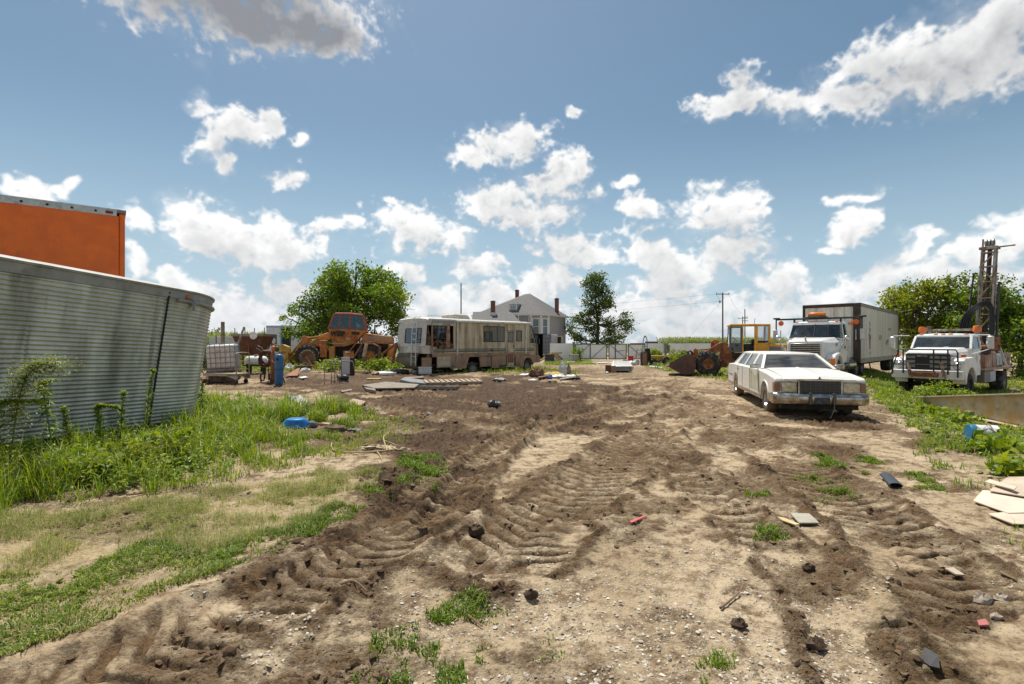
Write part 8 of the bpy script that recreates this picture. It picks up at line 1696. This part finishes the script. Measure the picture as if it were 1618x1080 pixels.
# ------------------------------------------------------------------ right hand side
def steel_beam():
    a0, a1 = G(1458, 640), G(1640, 680); d = (a1-a0); d.normalize(); a1 = a0+d*((a1-a0).length*1.25); s0 = F/a0.y; s1 = F/a1.y
    t = T('steel_beam', 'long tapering pale steel channel beam with rust stains lying on the grass', 'steel beam', a0); v = a1-a0; L = v.length; ex = v.normalized(); ey = Vector((-ex.y, ex.x, 0)).normalized()
    if ey.y < 0: ey = -ey
    h0, h1 = .26, 1.02; zt0 = h0; bm_ = M('stained_beam', (.60,.57,.50), .55, .1, col2=(.55,.33,.10), amt=.52, scale=1.6, stretch=(1,1,1.6), soft=.2, col3=(.30,.28,.25), amt3=.36, scale3=4)
    b = B(); q = lambda s, z, y: ex*s+ey*y+Vector((0,0,z-(ex*s).z*0))
    b.loft([[q(0,.02,0),q(0,h0,0),q(0,h0,.012),q(0,.02,.012)],[q(L,.02,0),q(L,h1,0),q(L,h1,.012),q(L,.02,.012)]]); b.build('web', bm_, t, smooth=False)
    b = B(); b.loft([[q(-.02,h0,-.10),q(-.02,h0+.03,-.10),q(-.02,h0+.03,.22),q(-.02,h0,.22)],[q(L,h1,-.10),q(L,h1+.03,-.10),q(L,h1+.03,.22),q(L,h1,.22)]]); b.build('top_flange', M('beam_flange', (.50,.48,.44), .5, .2, col2=(.36,.24,.12), amt=.38, scale=3), t, smooth=False)
    b = B(); b.loft([[q(0,.0,-.08),q(0,.022,-.08),q(0,.022,.2),q(0,.0,.2)],[q(L,.0,-.08),q(L,.022,-.08),q(L,.022,.2),q(L,.0,.2)]]); b.build('bottom_flange', bm_, t, smooth=False)
    b = B()
    for s_ in (.35,.8,1.5): b.cyl(q(s_,h0*.75,-.004), q(s_,h0*.75,-.02), .035)
    b.build('bolt_hole', dark_m, t)
    stick('dry_stalk', 'thin brown stalk leaning across the steel beam', 'stalk', [(1535,662),(1522,652)], .012, M('brown_stalk', (.22,.13,.06), .9), .3)
steel_beam()
g = GS(1550, 703, .15); t = T('plastic_bucket', 'white bucket with a blue band lying on its side in the weeds', 'bucket', g, rot=(0, R(5), -.30)); b = B(); b.lathe([(.001,-.19),(.135,-.19),(.145,-.18),(.150,-.10)], (0,0,0), 'x', 24); b.build('blue_band', M('bucket_blue', (.03,.17,.30), .4, col2=(.5,.52,.52), amt=.32, scale=6), t)
b = B(); b.lathe([(.150,-.1),(.165,.15),(.175,.16),(.175,.20),(.165,.21),(.158,.20),(.142,-.1),(.138,-.16),(.001,-.165)], (0,0,0), 'x', 24); b.build('bucket_shell', M('bucket_white', (.72,.72,.68), .35, col2=(.5,.47,.4), amt=.3, scale=6), t); b = B(); b.lathe([(.162,.08),(.170,.085),(.172,.10),(.166,.105)], (0,0,0), 'x', 24); b.build('rib', M('dark_rib', (.2,.18,.16), .5), t); b = B(); b.tube([(-.08,-.15,.06),(.02,-.09,.16),(.15,-.165,.05)], .006, 5); b.build('bail', steel_m, t)
cb = [M('pale_cardboard', (.56,.47,.36), .8, col2=(.42,.34,.25), amt=.35, scale=2), M('cream_cardboard', (.62,.53,.42), .8, col2=(.5,.41,.31), amt=.35, scale=2.5), M('tan_cardboard', (.5,.41,.31), .8, col2=(.36,.28,.2), amt=.35, scale=2.5)]
for i, (pix, lf, lab) in enumerate((([(1560,817),(1618,811),(1700,822),(1690,836),(1600,833)],.006,'lowest pale board peeping out under the heap of boards at the right'),([(1537,797),(1552,783),(1650,788),(1672,816),(1592,817)],[.02,.04,.05,.03,.02],'large cream board in the middle of the heap of boards at the right'),([(1562,787),(1592,767),(1644,768),(1690,794),(1642,801)],[.06,.08,.09,.07,.06],'top cream board of the heap of boards at the right'),([(1556,777),(1563,774),(1606,790),(1602,793)],[.09,.10,.12,.11],'narrow curled strip lying over the heap of boards at the right'),([(1608,764),(1640,762),(1700,772),(1690,786),(1650,784)],.02,'tan board at the back of the heap of boards at the right'))): slab('loose_board', lab, 'board', pix, .010, cb[i % 3], lf)
g = GS(1407, 764, .03); t = T('black_pipe', 'short piece of flattened black pipe lying on the tread marks', 'pipe', g, 1.13); b = B(); b.lathe([(.045,-.27),(.05,-.27),(.05,.27),(.045,.27),(.045,-.27)], (0,0,0), 'x', 16); b.v = [(x, y*1.35, z*.6) for x, y, z in b.v]; b.build('pipe_wall', M('dark_grey_plastic', (.035,.04,.048), .45), t)
slab('grey_tile', 'grey square board lying on the pale soil in the foreground', 'board', [(1248,816),(1278,817),(1294,832),(1262,832)], .012, M('grey_tile', (.36,.34,.27), .7, col2=(.28,.25,.2), amt=.4, scale=6), .012); slab('yellow_stick', 'split yellow stick left of the grey square board', 'stick', [(1228,824),(1240,826),(1263,836),(1256,837),(1236,830)], .012, M('split_wood', (.55,.42,.22), .8), .012)
slab('red_strip', 'thin red strip lying on the pale soil in the middle', 'strip', [(994,827),(1018,817),(1021,818.5),(998,829)], .008, M('red_strip', (.5,.10,.09), .6), .012); slab('shoe_sole', 'black rubber sole lying on the ground at the bottom right', 'rubber scrap', [(1450,1044),(1460,1032),(1482,1048),(1484,1060),(1468,1056)], .008, black_m, [.0,.02,.03,.0,.0]); slab('tan_chip', 'flat tan chip on the right hand tread marks', 'wood chip', [(1492,899),(1506,898),(1524,910),(1510,909)], .012, ply, .01)
slab('red_scrap', 'small red scrap near the right edge of the foreground', 'plastic scrap', [(1543,981),(1556,979),(1562,988),(1546,989)], .01, M('faded_red', (.42,.13,.12), .7), .012)
for i, (px, py, w, lab) in enumerate(((1552,952,.12,'largest pale stone on the right hand tread marks'),(1582,944,.10,'pale stone right of the largest one on the tread marks'),(1574,970,.07,'smaller grey stone below the two pale stones'),(1158,808,.06,'dark clod in the pale soil at the middle right'),(1277,898,.09,'dark clod on the pale soil beside the right tread marks'),(1168,982,.10,'brown clod on the gravel at the lower middle'),(1286,1010,.13,'flat dark clod at the bottom right of the gravel'),(838,945,.10,'dark clod above the small green tuft in the gravel'),(752,842,.16,'big dark clod at the start of the middle tread marks'))): lump('loose_stone' if i < 3 else 'soil_clod', lab, 'stone' if i < 3 else 'clod', px, py, w, w*.7, w*.5, M('stone_%d' % i, (.36,.30,.24), .85, col2=(.25,.2,.15), amt=.4, scale=12) if i < 3 else M('clod_%d' % i, (.085,.053,.03), .95, col2=(.05,.03,.018), amt=.5, scale=20, bump=.6), 90+i, rough=.3)
tw = M('brown_twig', (.20,.13,.08), .9)
for pix, r, lab in (([(710,955),(740,972),(762,988)],.010,'brown twig lying beside the green tuft in the gravel'),([(748,948),(772,955),(795,960)],.006,'thin twig crossing the end of the brown twig'),([(1138,956),(1152,944),(1168,932)],.010,'crooked dark twig on the gravel right of the middle'),([(1580,910),(1606,926)],.011,'straight dark stick at the right edge of the foreground'),([(1410,880),(1418,893)],.008,'short twig between the right tread marks'),([(540,925),(560,936),(580,944)],.010,'dark root lying in the left tread marks'),([(165,909),(200,905),(225,903)],.006,'straw coloured stem lying on the lawn at the lower left'),([(200,785),(225,782),(250,776)],.012,'long dry stem lying at the edge of the tall grass')): stick('twig', lab, 'twig', pix, r, tw, .012)
